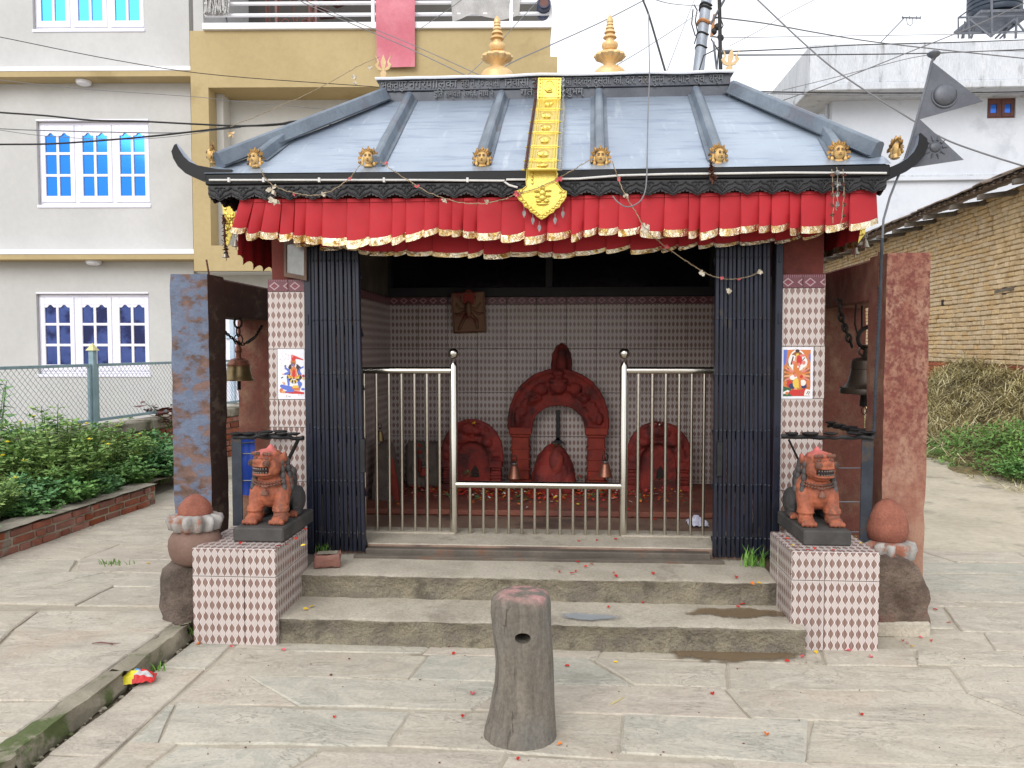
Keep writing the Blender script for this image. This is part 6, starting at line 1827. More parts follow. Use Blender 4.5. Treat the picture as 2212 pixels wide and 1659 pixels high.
for py, xa_, xb_ in rows:
    a, c = at(xa_, py, YPo), at(xb_, py, YPo); r_ = (c.x-a.x)/2; cxx = (a.x+c.x)/2
    for k in range(n):
        th = 2*math.pi*k/n
        rr = r_*(1 + .025*noise.noise(V((math.cos(th)*3, math.sin(th)*3, a.z*1.5))) + .012*noise.noise(V((th*5, 0, a.z*2.2))) + .02*noise.noise(V((math.cos(th)*6, math.sin(th)*6, a.z*7))))
        vs.append(V((cxx+rr*math.cos(th), YPo+rr*.92*math.sin(th), a.z))-O)
fs = [(i*n+k, i*n+(k+1) % n, (i+1)*n+(k+1) % n, (i+1)*n+k) for i in range(len(rows)-1) for k in range(n)]
fs += [tuple(range(n-1, -1, -1)), tuple((len(rows)-1)*n+k for k in range(n))]
b.add(vs, fs)
po = b.build('timber', M['post'], t, smooth=50)
hc_ = at(1133, 1386, YPo-.12)-O
b = MB(); b.tube([hc_+V((0, -.2, .02)), hc_+V((-.01, .1, 0)), hc_+V((.004, .5, -.02))], [.034, .029, .028], 16, flat=.68)
cut = b.build('cutter', M['post'])
md = po.modifiers.new('b', 'BOOLEAN'); md.operation = 'DIFFERENCE'; md.object = cut; md.solver = 'EXACT'
cut.location = O
dg = bpy.context.evaluated_depsgraph_get(); me = bpy.data.meshes.new_from_object(po.evaluated_get(dg)); po.modifiers.clear(); po.data = me
bpy.data.objects.remove(cut)
try: me.set_sharp_from_angle(angle=R(50))
except Exception: pass

# ------------------------------------------------------------------ inside the shrine
ZA = ZF+0.045
YA = 6.42
def ring_arch(px0, px1, ax0, ax1, pyb, pys, pyt, pya, Y, label, lumps, name, capital=True, filled=None, th=.12, seed=1):
    """stone arch: outer edge px0..px1, opening ax0..ax1; spring line pys, crown pyt (outer) and pya (opening)"""
    cx_ = (px0+px1)/2
    pb = at(cx_, pyb, Y); pb.z = ZA
    t = thing(name, label, 'carved stone', tuple(pb), None); O = V(pb)
    outer = []; inner = []
    for i in range(25):
        a = math.pi*i/24
        outer.append((cx_-(px1-px0)/2*math.cos(a), pys-(pys-pyt)*math.sin(a)**0.85))
        inner.append(((ax0+ax1)/2-(ax1-ax0)/2*math.cos(a), pys-(pys-pya)*math.sin(a)**0.9))
    P = lambda q, dy=0: at(q[0], q[1], Y)+V((0, dy, 0))-O
    mb = MB()
    for i in range(24): mb.prism([P(outer[i]), P(outer[i+1]), P(inner[i+1]), P(inner[i])], V((0, th, 0)))
    for i in range(24):                          # raised outer and inner mouldings
        mb.caps(P(outer[i]), P(outer[i+1]), .018, .018, 8); mb.caps(P(inner[i], .0), P(inner[i+1], .0), .014, .014, 8)
    rs_ = random.Random(seed)
    for i in range(1, 24):                       # swirling foliage relief
        m_ = ((outer[i][0]+inner[i][0])/2, (outer[i][1]+inner[i][1])/2)
        for q in range(2):
            p = P((m_[0]+rs_.uniform(-9, 9), m_[1]+rs_.uniform(-9, 9)), -.005); mb.ell(p, (rs_.uniform(.02, .04), .022, rs_.uniform(.02, .04)), None, 8, 6)
    for (x, y, rx, ry, rz) in lumps: mb.ell(P((x, y), -.02), (rx, ry, rz), None, 12, 8)
    organic(mb, 'arch', M['stele'], t, voxel=.009, amp=.004, freq=26, smooth=1)
    wl = ax0-px0
    for x0_, x1_ in ((px0, ax0), (ax1, px1)):
        b = MB()
        zc = at(cx_, pys, Y).z-O.z
        xa_, xb_ = at(x0_, pys, Y).x-O.x, at(x1_, pys, Y).x-O.x
        w_ = xb_-xa_
        b.box(xa_-.004, xb_+.004, -.025, th, zc-.055, zc+.004, bev=.008); b.box(xa_+.01, xb_-.01, -.012, th, zc-.075, zc-.055, bev=.005)
        b.box(xa_+w_*.1, xb_-w_*.1, 0, th, .05, zc-.075, bev=.008)
        for k in (.25, .5, .75): b.box(xa_+w_*.05, xb_-w_*.05, -.008, th, .05+(zc-.13)*k-.008, .05+(zc-.13)*k+.008, bev=.004)
        b.box(xa_, xb_, -.02, th, 0, .05, bev=.006)
        b.rough(.003, 20); b.build('leg', M['stele_o'] if capital else M['stele'], t)
    if filled:
        b = MB(); pts = [P(q, th*.45) for q in inner]; pts = [P((ax0, pyb), th*.45)] + pts + [P((ax1, pyb), th*.45)]
        pts[0].z = 0; pts[-1].z = 0
        b.prism(pts, V((0, th*.5, 0))); b.build('back_slab', M['stele'], t)
    return t, O
ca, O = ring_arch(1100, 1312, 1148, 1265, 1045, 925, 800, 873, YA, 'large carved red stone arch framing the altar, in the middle of the back wall',
     [(1206, 832, .075, .05, .07), (1190, 822, .02, .03, .018), (1222, 822, .02, .03, .018), (1206, 845, .035, .04, .022), (1170, 840, .055, .035, .05), (1242, 840, .055, .035, .05), (1150, 862, .035, .03, .035), (1262, 862, .035, .03, .035), (1206, 806, .05, .035, .025), (1118, 905, .03, .025, .05), (1294, 905, .03, .025, .05)], 'stone_arch', th=.14)
for x in (1156, 1257):
    b = MB(); c = at(x, 857, YA-.03)-O
    b.tube([c+V((.026*math.cos(a), 0, .026*math.sin(a))) for a in [2*math.pi*i/16 for i in range(16)]], .007, 6, closed=True); b.ell(c, (.011, .014, .011), None, 8, 6); b.build('rosette', M['stele'], ca, smooth=True)
for x in (1190, 1221):
    b = MB(); b.ell(at(x, 826, YA-.065)-O, (.012, .010, .008), None, 10, 6); b.build('eye', M['mouth'], ca)
b = MB(); q = at(1213, 805, YB-.04)-O; k = at(1236, 800, YB-.04).x-at(1213, 800, YB-.04).x; hh = at(1213, 738, YB-.04).z-at(1213, 803, YB-.04).z
mb = MB(); mb.lathe([(k*.98, -.05), (k, hh*.3), (k*.92, hh*.6), (k*.6, hh*.85), (.01, hh)], 20, q, sy=.35); mb.lathe([(k*.5, 0), (k*.55, hh*.2), (k*.45, hh*.3), (k*.5, hh*.42), (k*.36, hh*.55), (k*.36, hh*.7), (.01, hh*.92)], 14, q+V((0, -.04, 0)))
organic(mb, 'crest', M['stele'], ca, voxel=.009, amp=.003)
ring_arch(955, 1084, 982, 1058, 1052, 995, 909, 950, YA-.22, 'smaller carved red stone arch with dark niche, left of the big arch', [(1010, 925, .06, .04, .05), (985, 950, .045, .035, .04), (1052, 955, .045, .035, .04), (1030, 930, .04, .03, .03)], 'stone_stele', False, True, .12, 3)
ring_arch(1354, 1491, 1380, 1462, 1060, 1000, 914, 955, YA-.18, 'smaller carved red stone arch right of the big arch, behind the railing', [(1420, 930, .06, .04, .05), (1390, 955, .045, .035, .04), (1452, 955, .045, .035, .04), (1437, 935, .04, .03, .03)], 'stone_stele', False, True, .12, 5)
def niche(px, pyt, pyb, Y, label):
    t = thing('niche_opening', label, 'niche', tuple(at(px, pyb, Y)))
    O = V(t.location); w_ = .035; h = at(px, pyt, Y).z-at(px, pyb, Y).z
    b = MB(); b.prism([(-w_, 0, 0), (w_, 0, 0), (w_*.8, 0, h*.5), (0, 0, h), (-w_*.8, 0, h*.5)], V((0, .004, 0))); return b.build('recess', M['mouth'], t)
for o_ in list(bpy.data.objects):
    if o_.name.startswith('stone_stele'):
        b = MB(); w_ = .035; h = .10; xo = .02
        b.prism([(xo-w_, .048, .10), (xo+w_, .048, .10), (xo+w_*.8, .048, .10+h*.55), (xo, .048, .10+h), (xo-w_*.8, .048, .10+h*.55)], V((0, .012, 0))); b.build('niche', M['mouth'], o_)  # dark plate stands in for the shaded hollow of the niche
# far-left stele: dark block with a standing relief
pb = at(910, 1045, YA-.12); pb.z = ZA; t = thing('relief_stone', 'dark carved stone block with a standing relief, at the left end of the altar', 'carved stone', tuple(pb)); O = V(pb)
a_, c_ = at(876, 1040, YA-.12)-O, at(948, 957, YA-.12)-O
mb = MB(); mb.box(a_.x, c_.x, 0, .14, 0, c_.z, bev=.02); mb.caps((-.0, -.02, .12), (0, -.02, .22), .04, .035); mb.ell((0, -.03, .275), (.03, .03, .035))
for s in (-1, 1): mb.caps((s*.02, -.03, .02), (s*.02, -.03, .12), .02, .022); mb.caps((s*.04, -.03, .22), (s*.07, -.03, .15), .014, .014)
organic(mb, 'block', M['grey_stele'], t, voxel=.008, amp=.004, smooth=1)
mb = MB(); mb.caps((0, -.05, .14), (0, -.05, .23), .02, .02); mb.ell((0, -.06, .30), (.025, .018, .02)); organic(mb, 'powder_patch', M['stele_o'], t, voxel=.008, amp=.003)
# left wedge stone
pb = at(835, 1078, 5.75); pb.z = ZF; t = thing('upright_stone', 'tall pointed stone smeared orange, against the left wall of the shrine', 'carved stone', tuple(pb)); O = V(pb)
a_, c_, d_ = at(801, 1078, 5.75)-O, at(862, 1078, 5.75)-O, at(828, 952, 5.75)-O
mb = MB(); mb.prism([V((a_.x, 0, 0)), V((c_.x, 0, 0)), V((c_.x*.85, 0, d_.z*.35)), V((d_.x+.05, 0, d_.z*.9)), V((d_.x, 0, d_.z)), V((d_.x-.05, 0, d_.z*.92)), V((a_.x*.95, 0, d_.z*.3))], V((0, .16, 0)))
organic(mb, 'rock', M['grey_stele'], t, voxel=.01, amp=.006, smooth=2)
mb = MB(); mb.prism([V((d_.x+.03, -.012, d_.z*.72)), V((d_.x+.07, -.012, d_.z*.74)), V((c_.x*.94, -.012, d_.z*.28)), V((c_.x*1.01, -.012, .03)), V((c_.x*.55, -.012, .05)), V((d_.x+.04, -.012, d_.z*.45))], V((0, .05, 0)))
organic(mb, 'vermilion_smear', M['stele_o'], t, voxel=.009, amp=.003, smooth=2)
# central sacred rock
pb = at(1196, 1042, YA-.30); pb.z = ZA; t = thing('altar_rock', 'humped red-smeared rock with flowers on top, inside the big arch', 'carved stone', tuple(pb)); O = V(pb)
a_, c_, d_ = at(1148, 1040, YA-.3)-O, at(1246, 1040, YA-.3)-O, at(1200, 962, YA-.3)-O
mb = MB(); mb.ell((0, .05, d_.z*.15), ((c_.x-a_.x)/2, .16, d_.z*.86), None, 20, 12); mb.ell((-.06, -.02, d_.z*.3), (.10, .10, d_.z*.4)); mb.ell((.02, .02, d_.z*.7), (.08, .08, d_.z*.3)); mb.ell((.10, .0, d_.z*.2), (.08, .09, d_.z*.35))
organic(mb, 'rock', M['stele'], t, voxel=.009, amp=.010, freq=14, smooth=1)
mb = MB(); mb.ell((.02, -.06, d_.z*.65), (.06, .05, d_.z*.3)); organic(mb, 'powder_patch', M['stele_o'], t, voxel=.008, amp=.004)
def tuft(t, c, r_, n, mats, seed, name='petals'):
    rs_ = random.Random(seed)
    for m_ in mats:
        b = MB()
        for k in range(n):
            p = V(c)+V((rs_.gauss(0, r_), rs_.gauss(0, r_*.6), rs_.gauss(0, r_*.35))); d = V((rs_.gauss(0, 1), rs_.gauss(0, 1), rs_.gauss(0.3, .6))).normalized(); e = d.cross(V((.2, .3, 1))).normalized(); s = rs_.uniform(.008, .016)
            b.add([p, p+d*s+e*s*.6, p+d*s*1.7, p+d*s-e*s*.6], [(0, 1, 2, 3)])
        b.build(name, M[m_], t, kind='stuff')
tuft(t, (0.01, -.05, d_.z*1.02), .03, 16, ('redpetal', 'leaf'), 3)
# dark dagger-like trident behind the rock
pb = at(1205, 1000, YB-.10); t = thing('trident_rod', 'black iron trident rod standing behind the humped rock', 'trident', tuple(pb)); O = V(pb)
b = MB(); top = at(1205, 886, YB-.10)-O; bt = at(1205, 952, YB-.10)-O
b.box(-.016, .016, -.006, .006, bt.z, top.z, bev=.003); b.prism([V((0, -.006, bt.z+.03)), V((-.07, -.006, bt.z-.035)), V((-.03, -.006, bt.z-.02)), V((0, -.006, bt.z-.05)), V((.03, -.006, bt.z-.02)), V((.07, -.006, bt.z-.035))], V((0, .012, 0))); b.box(-.008, .008, -.005, .005, -.05, bt.z); b.build('blade', M['iron'], t)
# small altar bells
def small_bell(px, pyt, pyb, Y, k, label, mat='bellcopper'):
    pb = at(px, pyb, Y); t = thing('altar_bell', label, 'bell', tuple(pb), 'small bells on the altar'); h = at(px, pyt, Y).z-pb.z
    b = MB(); b.lathe([(.052*k, 0), (.055*k, .006), (.045*k, h*.2), (.036*k, h*.45), (.030*k, h*.6), (.012*k, h*.68), (.010*k, h*.72)], 22); b.build('bell_body', M[mat], t, smooth=35)
    b = MB(); b.lathe([(.020*k, h*.66), (.022*k, h*.7), (.018*k, h*.74)], 16); b.build('collar', M['chain_steel'], t, smooth=True)
    b = MB(); b.tube([(0, 0, h*.72), (0, 0, h*.86)], .006*k, 6)
    for s in (-1, 1): b.tube([V((s*.022*k*math.sin(a), 0, h*.92+.03*k*math.cos(a))) for a in [math.pi*i/8 for i in range(9)]], .004*k, 5)
    b.build('handle', M['iron'], t, smooth=True)
small_bell(1111, 988, 1034, YA-.22, 1.0, 'small copper bell at the left foot of the big red arch')
small_bell(1307, 984, 1030, YA-.22, 1.05, 'small copper bell at the right foot of the big red arch')
small_bell(821, 918, 953, 5.68, .62, 'little brass bell above the pointed stone at the left wall', 'bellbrass')
small_bell(915, 1000, 1027, YA-.2, .62, 'small orange-smeared bell before the dark relief block', 'stele_o')
# framed plaque hung on the back wall
yq = YB-.06
q = [at(980, 720, yq), at(1050, 717, yq), at(1046, 630, yq-.06), at(975, 633, yq-.06)]
t = thing('plaque', 'copper relief plaque of a dancing figure, tilted forward on the back wall above the altar', 'plaque', tuple(q[0])); O = V(q[0])
b = MB(); b.prism([p-O for p in q], V((0, .02, 0))); b.build('plate', M['copperplate'], t)
Pq = lambda u, v: lerp(lerp(q[0], q[1], u), lerp(q[3], q[2], u), v)-O+V((0, -.004, 0))
mb = MB()
def lm(u, v, r0): return mb.ell(Pq(u, v), (r0, .012, r0), None, 10, 6)
def ln_(pts, r0):
    for a, c in zip(pts, pts[1:]): mb.caps(Pq(*a), Pq(*c), r0, r0*.9, 8)
lm(.5, .78, .030); ln_([(.5, .7), (.5, .45)], .030); ln_([(.4, .42), (.28, .25), (.18, .10)], .016); ln_([(.6, .42), (.72, .3), (.74, .12)], .016)
for s in (-1, 1):
    ln_([(.5+s*.06, .62), (.5+s*.25, .58), (.5+s*.36, .72)], .010); ln_([(.5+s*.06, .55), (.5+s*.3, .46), (.5+s*.42, .48)], .011); ln_([(.5+s*.05, .66), (.5+s*.2, .75), (.5+s*.22, .88)], .009)
organic(mb, 'relief', M['copperplate'], t, voxel=.006, amp=.002)
mb = MB()
for a, c in (((0.01, .01), (.99, .01)), ((.99, .01), (.99, .99)), ((.99, .99), (.01, .99)), ((.01, .99), (.01, .01))): mb.tube([Pq(*a), Pq(*c)], .007, 6)
mb.build('rim', M['copperplate'], t, smooth=True)
mb = MB(); mb.ell(Pq(.52, .86), (.05, .006, .07), None, 12, 6); mb.build('powder_patch', M['redpaint_edge'], t, smooth=True)
# crumpled paper
p = at(1506, 1150, 5.25); p.z = ZF+.001; t = thing('crumpled_paper', 'crumpled pale lilac paper lying on the shrine floor by the right gate', 'paper', tuple(p))
b = MB(); b.grid(lambda u, v: V(((u-.5)*.13+.02*noise.noise(V((u*5, v*5, 3))), (v-.5)*.16, .012+.035*abs(noise.noise(V((u*4, v*4, 1))))+.02*math.sin(u*3.1)*math.sin(v*3.1)*2)), 14, 12); b.build('sheet', M['cloth'], t)
# offerings on the altar
rs = random.Random(8)
for m_, n_ in (('redpetal', 1500), ('orangepetal', 420), ('yellowpetal', 120), ('whitepetal', 140), ('leaf', 170), ('pinkpetal', 240)):
    b = MB()
    for k in range(n_):
        x = rs.triangular(at(800, 1060, 6).x, at(1530, 1060, 6).x, at(1180, 1060, 6).x); y = YA - abs(rs.gauss(0, .30)) - .05
        if y < 5.2: continue
        z = (ZA if y > 5.46 else ZF)+rs.uniform(.001, .018)
        a = rs.uniform(0, 6.3); s = rs.uniform(.010, .022)*(1.6 if m_ == 'leaf' else 1); d = V((math.cos(a), math.sin(a), rs.uniform(-.2, .5))); e = V((-math.sin(a), math.cos(a), rs.uniform(-.3, .3)))
        p = V((x, y, z)); b.add([p, p+d*s+e*s*.6, p+d*s*1.8, p+d*s-e*s*.6], [(0, 1, 2, 3)])
    b.build('scattered_offerings', M[m_], kind='stuff')
for k, (px, py, Y, mats) in enumerate(((1258, 1030, YA-.25, ('redpetal', 'leaf')), (1015, 1025, YA-.3, ('leaf', 'leaf')), (1425, 1035, YA-.28, ('leaf',)), (910, 962, YA-.2, ('leaf', 'redpetal')), (1018, 915, YA-.24, ('redpetal', 'yellowpetal')), (1422, 920, YA-.22, ('redpetal', 'whitepetal')))):
    p = at(px, py, Y); t = thing('flower_bunch', ('red flower bunch at the right of the humped rock', 'leaf offering before the left small arch', 'leaf offering before the right small arch', 'leaves and red petals on the dark relief block', 'red and yellow petals on top of the left small arch', 'red and white petals on top of the right small arch')[k], 'flowers', tuple(p))
    tuft(t, (0, 0, 0), .035, 18, mats, k+20)
# ------------------------------------------------------------------ cream and ochre apartment house (left)
pc = at(206, 760, 12.9)
FA = Facade(pc, R(2.8))
hs = thing('apartment_house', 'cream and ochre apartment house with blue-paned windows, behind the fence on the left', 'house', (FA.p.x, FA.p.y, 0)); hs.rotation_euler = (0, 0, FA.yaw)
xW, _ = FA.xz(413, 300)
zB1t, zB1b, zO1b = FA.xz(200, 145, .3)[1], FA.xz(200, 155, .3)[1], FA.xz(200, 167, .3)[1]
zB2t, zB2b, zO2b = FA.xz(200, 539, .3)[1], FA.xz(200, 550, .3)[1], FA.xz(200, 561, .3)[1]
print('floors', zB1t, zB2t)
wins = [((78, 325), (262, 442), True), ((78, 325), (635, 808), True), ((66, 312), (-140, 62), True)]
wxz = []
for (xa, xb), (yt, yb), _ in wins:
    x0, z1_ = FA.xz(xa, yt); x1, z0 = FA.xz(xb, yb); wxz.append((x0, x1, z0, z1_))
ZTOP = 9.6
def wall_with_holes(x0, x1, z0, z1_, holes, y0, y1, name, mat, parent):
    xs = sorted(set([x0, x1] + [h[0] for h in holes] + [h[1] for h in holes])); zs = sorted(set([z0, z1_] + [h[2] for h in holes] + [h[3] for h in holes]))
    b = MB()
    V4 = lambda x, z, y: V((x, y, z))
    for i in range(len(xs)-1):
        for j in range(len(zs)-1):
            cx_, cz = (xs[i]+xs[i+1])/2, (zs[j]+zs[j+1])/2
            if any(h[0] < cx_ < h[1] and h[2] < cz < h[3] for h in holes): continue
            b.add([(xs[i], y0, zs[j]), (xs[i+1], y0, zs[j]), (xs[i+1], y0, zs[j+1]), (xs[i], y0, zs[j+1])], [(0, 1, 2, 3)])
    for h in holes:                              # reveals
        a, c, e, f = h[:4]
        b.add([(a, y0, e), (a, y0, f), (a, y1, f), (a, y1, e)], [(0, 1, 2, 3)]); b.add([(c, y0, e), (c, y0, f), (c, y1, f), (c, y1, e)], [(3, 2, 1, 0)])
        b.add([(a, y0, f), (c, y0, f), (c, y1, f), (a, y1, f)], [(0, 1, 2, 3)]); b.add([(a, y0, e), (c, y0, e), (c, y1, e), (a, y1, e)], [(3, 2, 1, 0)])
    b.add([(x0, y1+.2, z0), (x1, y1+.2, z0), (x1, y1+.2, z1_), (x0, y1+.2, z1_)], [(3, 2, 1, 0)])
    for xx, fl in ((x0, 0), (x1, 1)): b.add([(xx, y0, z0), (xx, y0, z1_), (xx, y1+.2, z1_), (xx, y1+.2, z0)], [(3, 2, 1, 0) if fl else (0, 1, 2, 3)])
    return b.build(name, mat, parent)
xL0 = FA.xz(-420, 300)[0]
wall_with_holes(xL0, xW, -0.1, ZTOP, wxz, 0, 0.14, 'wall', M['cream'], hs)
def window(x0, x1, z0, z1_, nsh, ncol, nrow_, arched, matf, matp, parent, y=0.07, fw=0.055):
    """frame mesh with shutters; panes are pieces of it"""
    f = MB(); W = x1-x0; sw = W/nsh
    outer = .05
    panes = []
    f.box(x0+.001, x1-.001, y, y+.06, z0+.001, z0+outer, bev=.006); f.box(x0+.001, x1-.001, y, y+.06, z1_-outer, z1_-.001, bev=.006)
    for i in range(nsh+1):
        xx = x0+sw*i; f.box(max(x0+.001, xx-.032), min(x1-.001, xx+.032), y-.004, y+.06, z0+outer*.8, z1_-outer*.8, bev=.006)
    for i in range(nsh):
        a, c = x0+sw*i+.032, x0+sw*(i+1)-.032; e, g_ = z0+outer, z1_-outer
        st = .075
        f.box(a, a+st, y-.018, y+.03, e, g_, bev=.006); f.box(c-st, c, y-.018, y+.03, e, g_, bev=.006)
        f.box(a+st-.002, c-st+.002, y-.016, y+.03, e, e+.11, bev=.006); f.box(a+st-.002, c-st+.002, y-.016, y+.03, g_-.13, g_, bev=.006)
        pw = (c-a-2*st); mw = .045
        px_ = (pw-mw*(ncol-1))/ncol; ph = (g_-.13-e-.11-mw*(nrow_-1))/nrow_
        for k in range(ncol-1): xx = a+st+px_*(k+1)+mw*k; f.box(xx, xx+mw, y-.014, y+.03, e+.105, g_-.125, bev=.005)
        for k in range(nrow_-1): zz = e+.11+ph*(k+1)+mw*k; f.box(a+st-.002, c-st+.002, y-.0135, y+.03, zz, zz+mw, bev=.005)
        for ci in range(ncol):
            for ri in range(nrow_):
                xa_ = a+st+(px_+mw)*ci; za = e+.11+(ph+mw)*ri
                panes.append((xa_, xa_+px_, za, za+ph, arched and ri == nrow_-1))
    for (a, c, e, g_, ar) in panes:
        if ar:                                   # wavy head of the upper panes
            w_ = c-a
            pr = [(0, 0), (.16, 0), (.26, .012), (.36, .040), (.5, .052), (.64, .040), (.74, .012), (.84, 0), (1, 0)]
            pts = [V((a, y-.012, g_+.06))] + [V((a+w_*u, y-.012, g_-.045+v*0.9)) for u, v in pr] + [V((c, y-.012, g_+.06))]
            f.prism(pts, V((0, .03, 0)))
    fo = f.build('window', matf, parent)
    for (a, c, e, g_, ar) in panes:
        b = MB(); b.box(a-.004, c+.004, y+.008, y+.014, e-.004, g_+.004); b.build('pane', matp, fo)
    return fo
window(*wxz[0], 3, 2, 3, True, M['winwhite'], M['bluepane'], hs)
window(*wxz[1], 3, 2, 3, True, M['winwhite'], M['bluepane_d'], hs)
window(*wxz[2], 3, 2, 3, True, M['winwhite'], M['bluepane'], hs)
for (x0, x1, z0, z1_) in wxz:                     # sill strips with latches
    b = MB(); b.box(x0-.01, x1+.01, -.02, .02, z0-.05, z0-.001, bev=.005); b.build('sill', M['winwhite'], hs)
    b = MB(); b.box(x0, x1, -.015, .02, z1_+.001, z1_+.03, bev=.004); b.build('window_head', M['winwhite'], hs)
xo0 = FA.xz(414, 300, .62)[0]
for zt_, zb_, zo in ((zB1t, zB1b, zO1b), (zB2t, zB2b, zO2b)):
    b = MB(); b.box(xL0, xo0-.002, -.34, -.001, zb_+.001, zt_, bev=.008); b.build('white_band', M['band'], hs)
    b = MB(); b.box(xL0, xo0-.002, -.33, -.001, zo, zb_, bev=.004); b.build('ochre_band', M['ochre'], hs)
for px, py in ((182, 206), (203, 566)):
    x, z = FA.xz(px, py, .12); b = MB(); b.lathe([(.07, -.05), (.11, -.03), (.12, 0), (.12, .02)], 20, (x, -.13, (zO1b if py < 300 else zO2b)-.022)); b.build('ceiling_lamp', M['band'], hs, smooth=True)
# ochre wing standing proud, with a recessed bay and a terrace
P_ = 0.62
X = lambda px, py=300, off=P_: FA.xz(px, py, off)[0]
Z = lambda py, px=700, off=P_: FA.xz(px, py, off)[1]
xo0, xo1, xo2 = X(414), X(1189, 100), X(1204, 150)
zob, zbt, zbb, zp = Z(585), Z(530), Z(188), Z(65)
xr0 = X(452)
b = MB()
b.box(xo0, xr0, -P_, .20, zob, zp)               # left column
b.box(xr0+.0005, xo2, -P_, .20, zob, zbt)          # lower beam
b.box(xr0+.0005, xo1, -P_, .20, zbb, zp)           # deep upper beam
b.box(xo1, xo2, -P_, .20, zbt+.0005, Z(125))
b.build('ochre_frame', M['ochre'], hs)
b = MB(); b.box(xr0-.3, xo2-.05, .02, .12, zob-3, zbb+.2); b.build('recess_wall', M['cream_soffit'], hs)
b = MB(); b.box(xr0, X(467), -.30, .019, zbt+.001, zbb-.001); b.build('recess_jamb', M['cream_soffit'], hs)
b = MB(); b.box(xo0+.02, xo2-.02, -P_+.05, .3, zob-.02, zob-.0015); b.build('soffit', M['cream_soffit'], hs)
b = MB(); b.box(xW-.2, xo2, .13, .33, -.1, zp-.16); b.build('back_wall', M['cream'], hs)
b = MB(); b.box(X(444), X(1191), -P_-.06, .10, zp+.001, Z(51), bev=.006); b.build('terrace_slab', M['band'], hs)
b = MB(); b.box(xo0, xo1-.02, -P_+.05, 2.4, zp-.15, zp-.002); b.build('terrace_floor', M['cream_soffit'], hs)
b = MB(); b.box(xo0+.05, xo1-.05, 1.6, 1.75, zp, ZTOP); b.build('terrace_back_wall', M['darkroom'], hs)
b = MB(); b.box(xo0+.02, xo0+.18, -P_+.10, 1.6, zp, ZTOP); b.build('terrace_side_wall', M['cream'], hs)
for zz in (Z(31), Z(6), Z(-20)):
    b = MB(); b.tube([V((X(447), -P_+.02, zz)), V((X(1190), -P_+.02, zz))], .028, 8); b.build('terrace_rail', M['railwhite'], hs, smooth=True)
for px in (808, 1104, 1189):
    b = MB(); b.box(X(px)-.028, X(px)+.028, -P_-.012, -P_+.05, Z(51)+.001, ZTOP-.5, bev=.004); b.build('terrace_post', M['railwhite'], hs)
# spiral stair on the terrace
sx, sy = X(640, 20, -.6), .55
b = MB(); b.tube([V((sx+.25, sy, zp)), V((sx+.25, sy, zp+2.6))], .05, 10); b.build('stair_pole', M['brownwood'], hs)
for k in range(11):
    a = R(200-24*k); z = zp+.10+.17*k; d = V((math.cos(a), math.sin(a), 0)); e = V((-d.y, d.x, 0))
    b = MB(); o_ = V((sx+.25, sy, z)); b.prism([o_+d*.05-e*.03, o_+d*.75-e*.14, o_+d*.75+e*.14, o_+d*.05+e*.03], V((0, 0, .03))); b.build('stair_tread', M['brownwood'], hs)
b = MB()
for k in range(12):
    a = R(200-24*k); b.tube([V((sx+.25+.72*math.cos(a), sy+.72*math.sin(a), zp+.1+.17*k)), V((sx+.25+.72*math.cos(a), sy+.72*math.sin(a), zp+1.0+.17*k))], .016, 5)
b.tube([V((sx+.25+.72*math.cos(R(200-24*k)), sy+.72*math.sin(R(200-24*k)), zp+1.0+.17*k)) for k in range(12)], .022, 6)
b.build('stair_railing', M['brownwood'], hs, kind='stuff')
b = MB(); gx0, gx1 = X(570), X(660)                # wrought-iron gate with scrolls
for xx in (gx0, gx1): b.box(xx-.02, xx+.02, .10, .14, zp, zp+1.1)
b.box(gx0, gx1, .11, .13, zp+1.06, zp+1.1); b.box(gx0, gx1, .11, .13, zp+.04, zp+.08)
for (cx_, cz, r0, tw) in ((.25, .75, .17, 1), (.25, .38, .17, -1), (.7, .75, .17, -1), (.7, .38, .17, 1)):
    b.tube([V((gx0+(gx1-gx0)*cx_+tw*r0*(1-j/22)*math.cos(j*.55), .12, zp+1.1*cz+r0*(1-j/22)*math.sin(j*.55))) for j in range(20)], .012, 5)
b.build('stair_gate', M['brownwood'], hs)
# things hung on the terrace rail
HM = FA.M
def house_thing(name, label, cat, x, y, z): return thing(name, label, cat, tuple(HM @ V((x, y, z))), None, FA.yaw)
t = house_thing('pink_banner', 'long pink cloth banner hanging over the ochre terrace', 'banner', X(858), -P_-.09, Z(150))
w_ = X(901)-X(817); h = Z(-40)-Z(150)
b = MB(); b.grid(lambda u, v: V(((u-.5)*w_*(1-.03*(1-v)), .012*math.sin(v*9)+.010*math.sin(u*5), v*h)), 10, 24); b.build('cloth', M['pinkcloth'], t, smooth='all')
t = house_thing('grey_cloth', 'grey cloth hung to dry on the terrace rail near the corner', 'cloth', X(1050), -P_-.06, Z(50))
b = MB(); w_ = X(1122)-X(970); h = Z(-30)-Z(50)
b.grid(lambda u, v: V(((u-.5)*w_*(1-.06*(1-v)), .03*math.sin(u*16)*(1-v*.6)+.03, v*h + (1-v)*.10*abs(math.sin(u*4.4)))), 30, 12); b.build('cloth', M['greycloth'], t, smooth='all')
t = house_thing('blue_drum', 'dark blue plastic drum at the corner of the terrace rail', 'drum', X(1174), -P_-.06, Z(33))
k = (X(1188)-X(1159))/2; b = MB(); b.tube([V((0, -.10, k)), V((0, -.08, k)), V((0, .2, k)), V((0, .34, k))], [k*.96, k, k*1.02, k*.9], 22); b.tube([V((k*.78*math.cos(a), -.11, k+k*.78*math.sin(a))) for a in [2*math.pi*i/20 for i in range(20)]], k*.14, 6, closed=True)
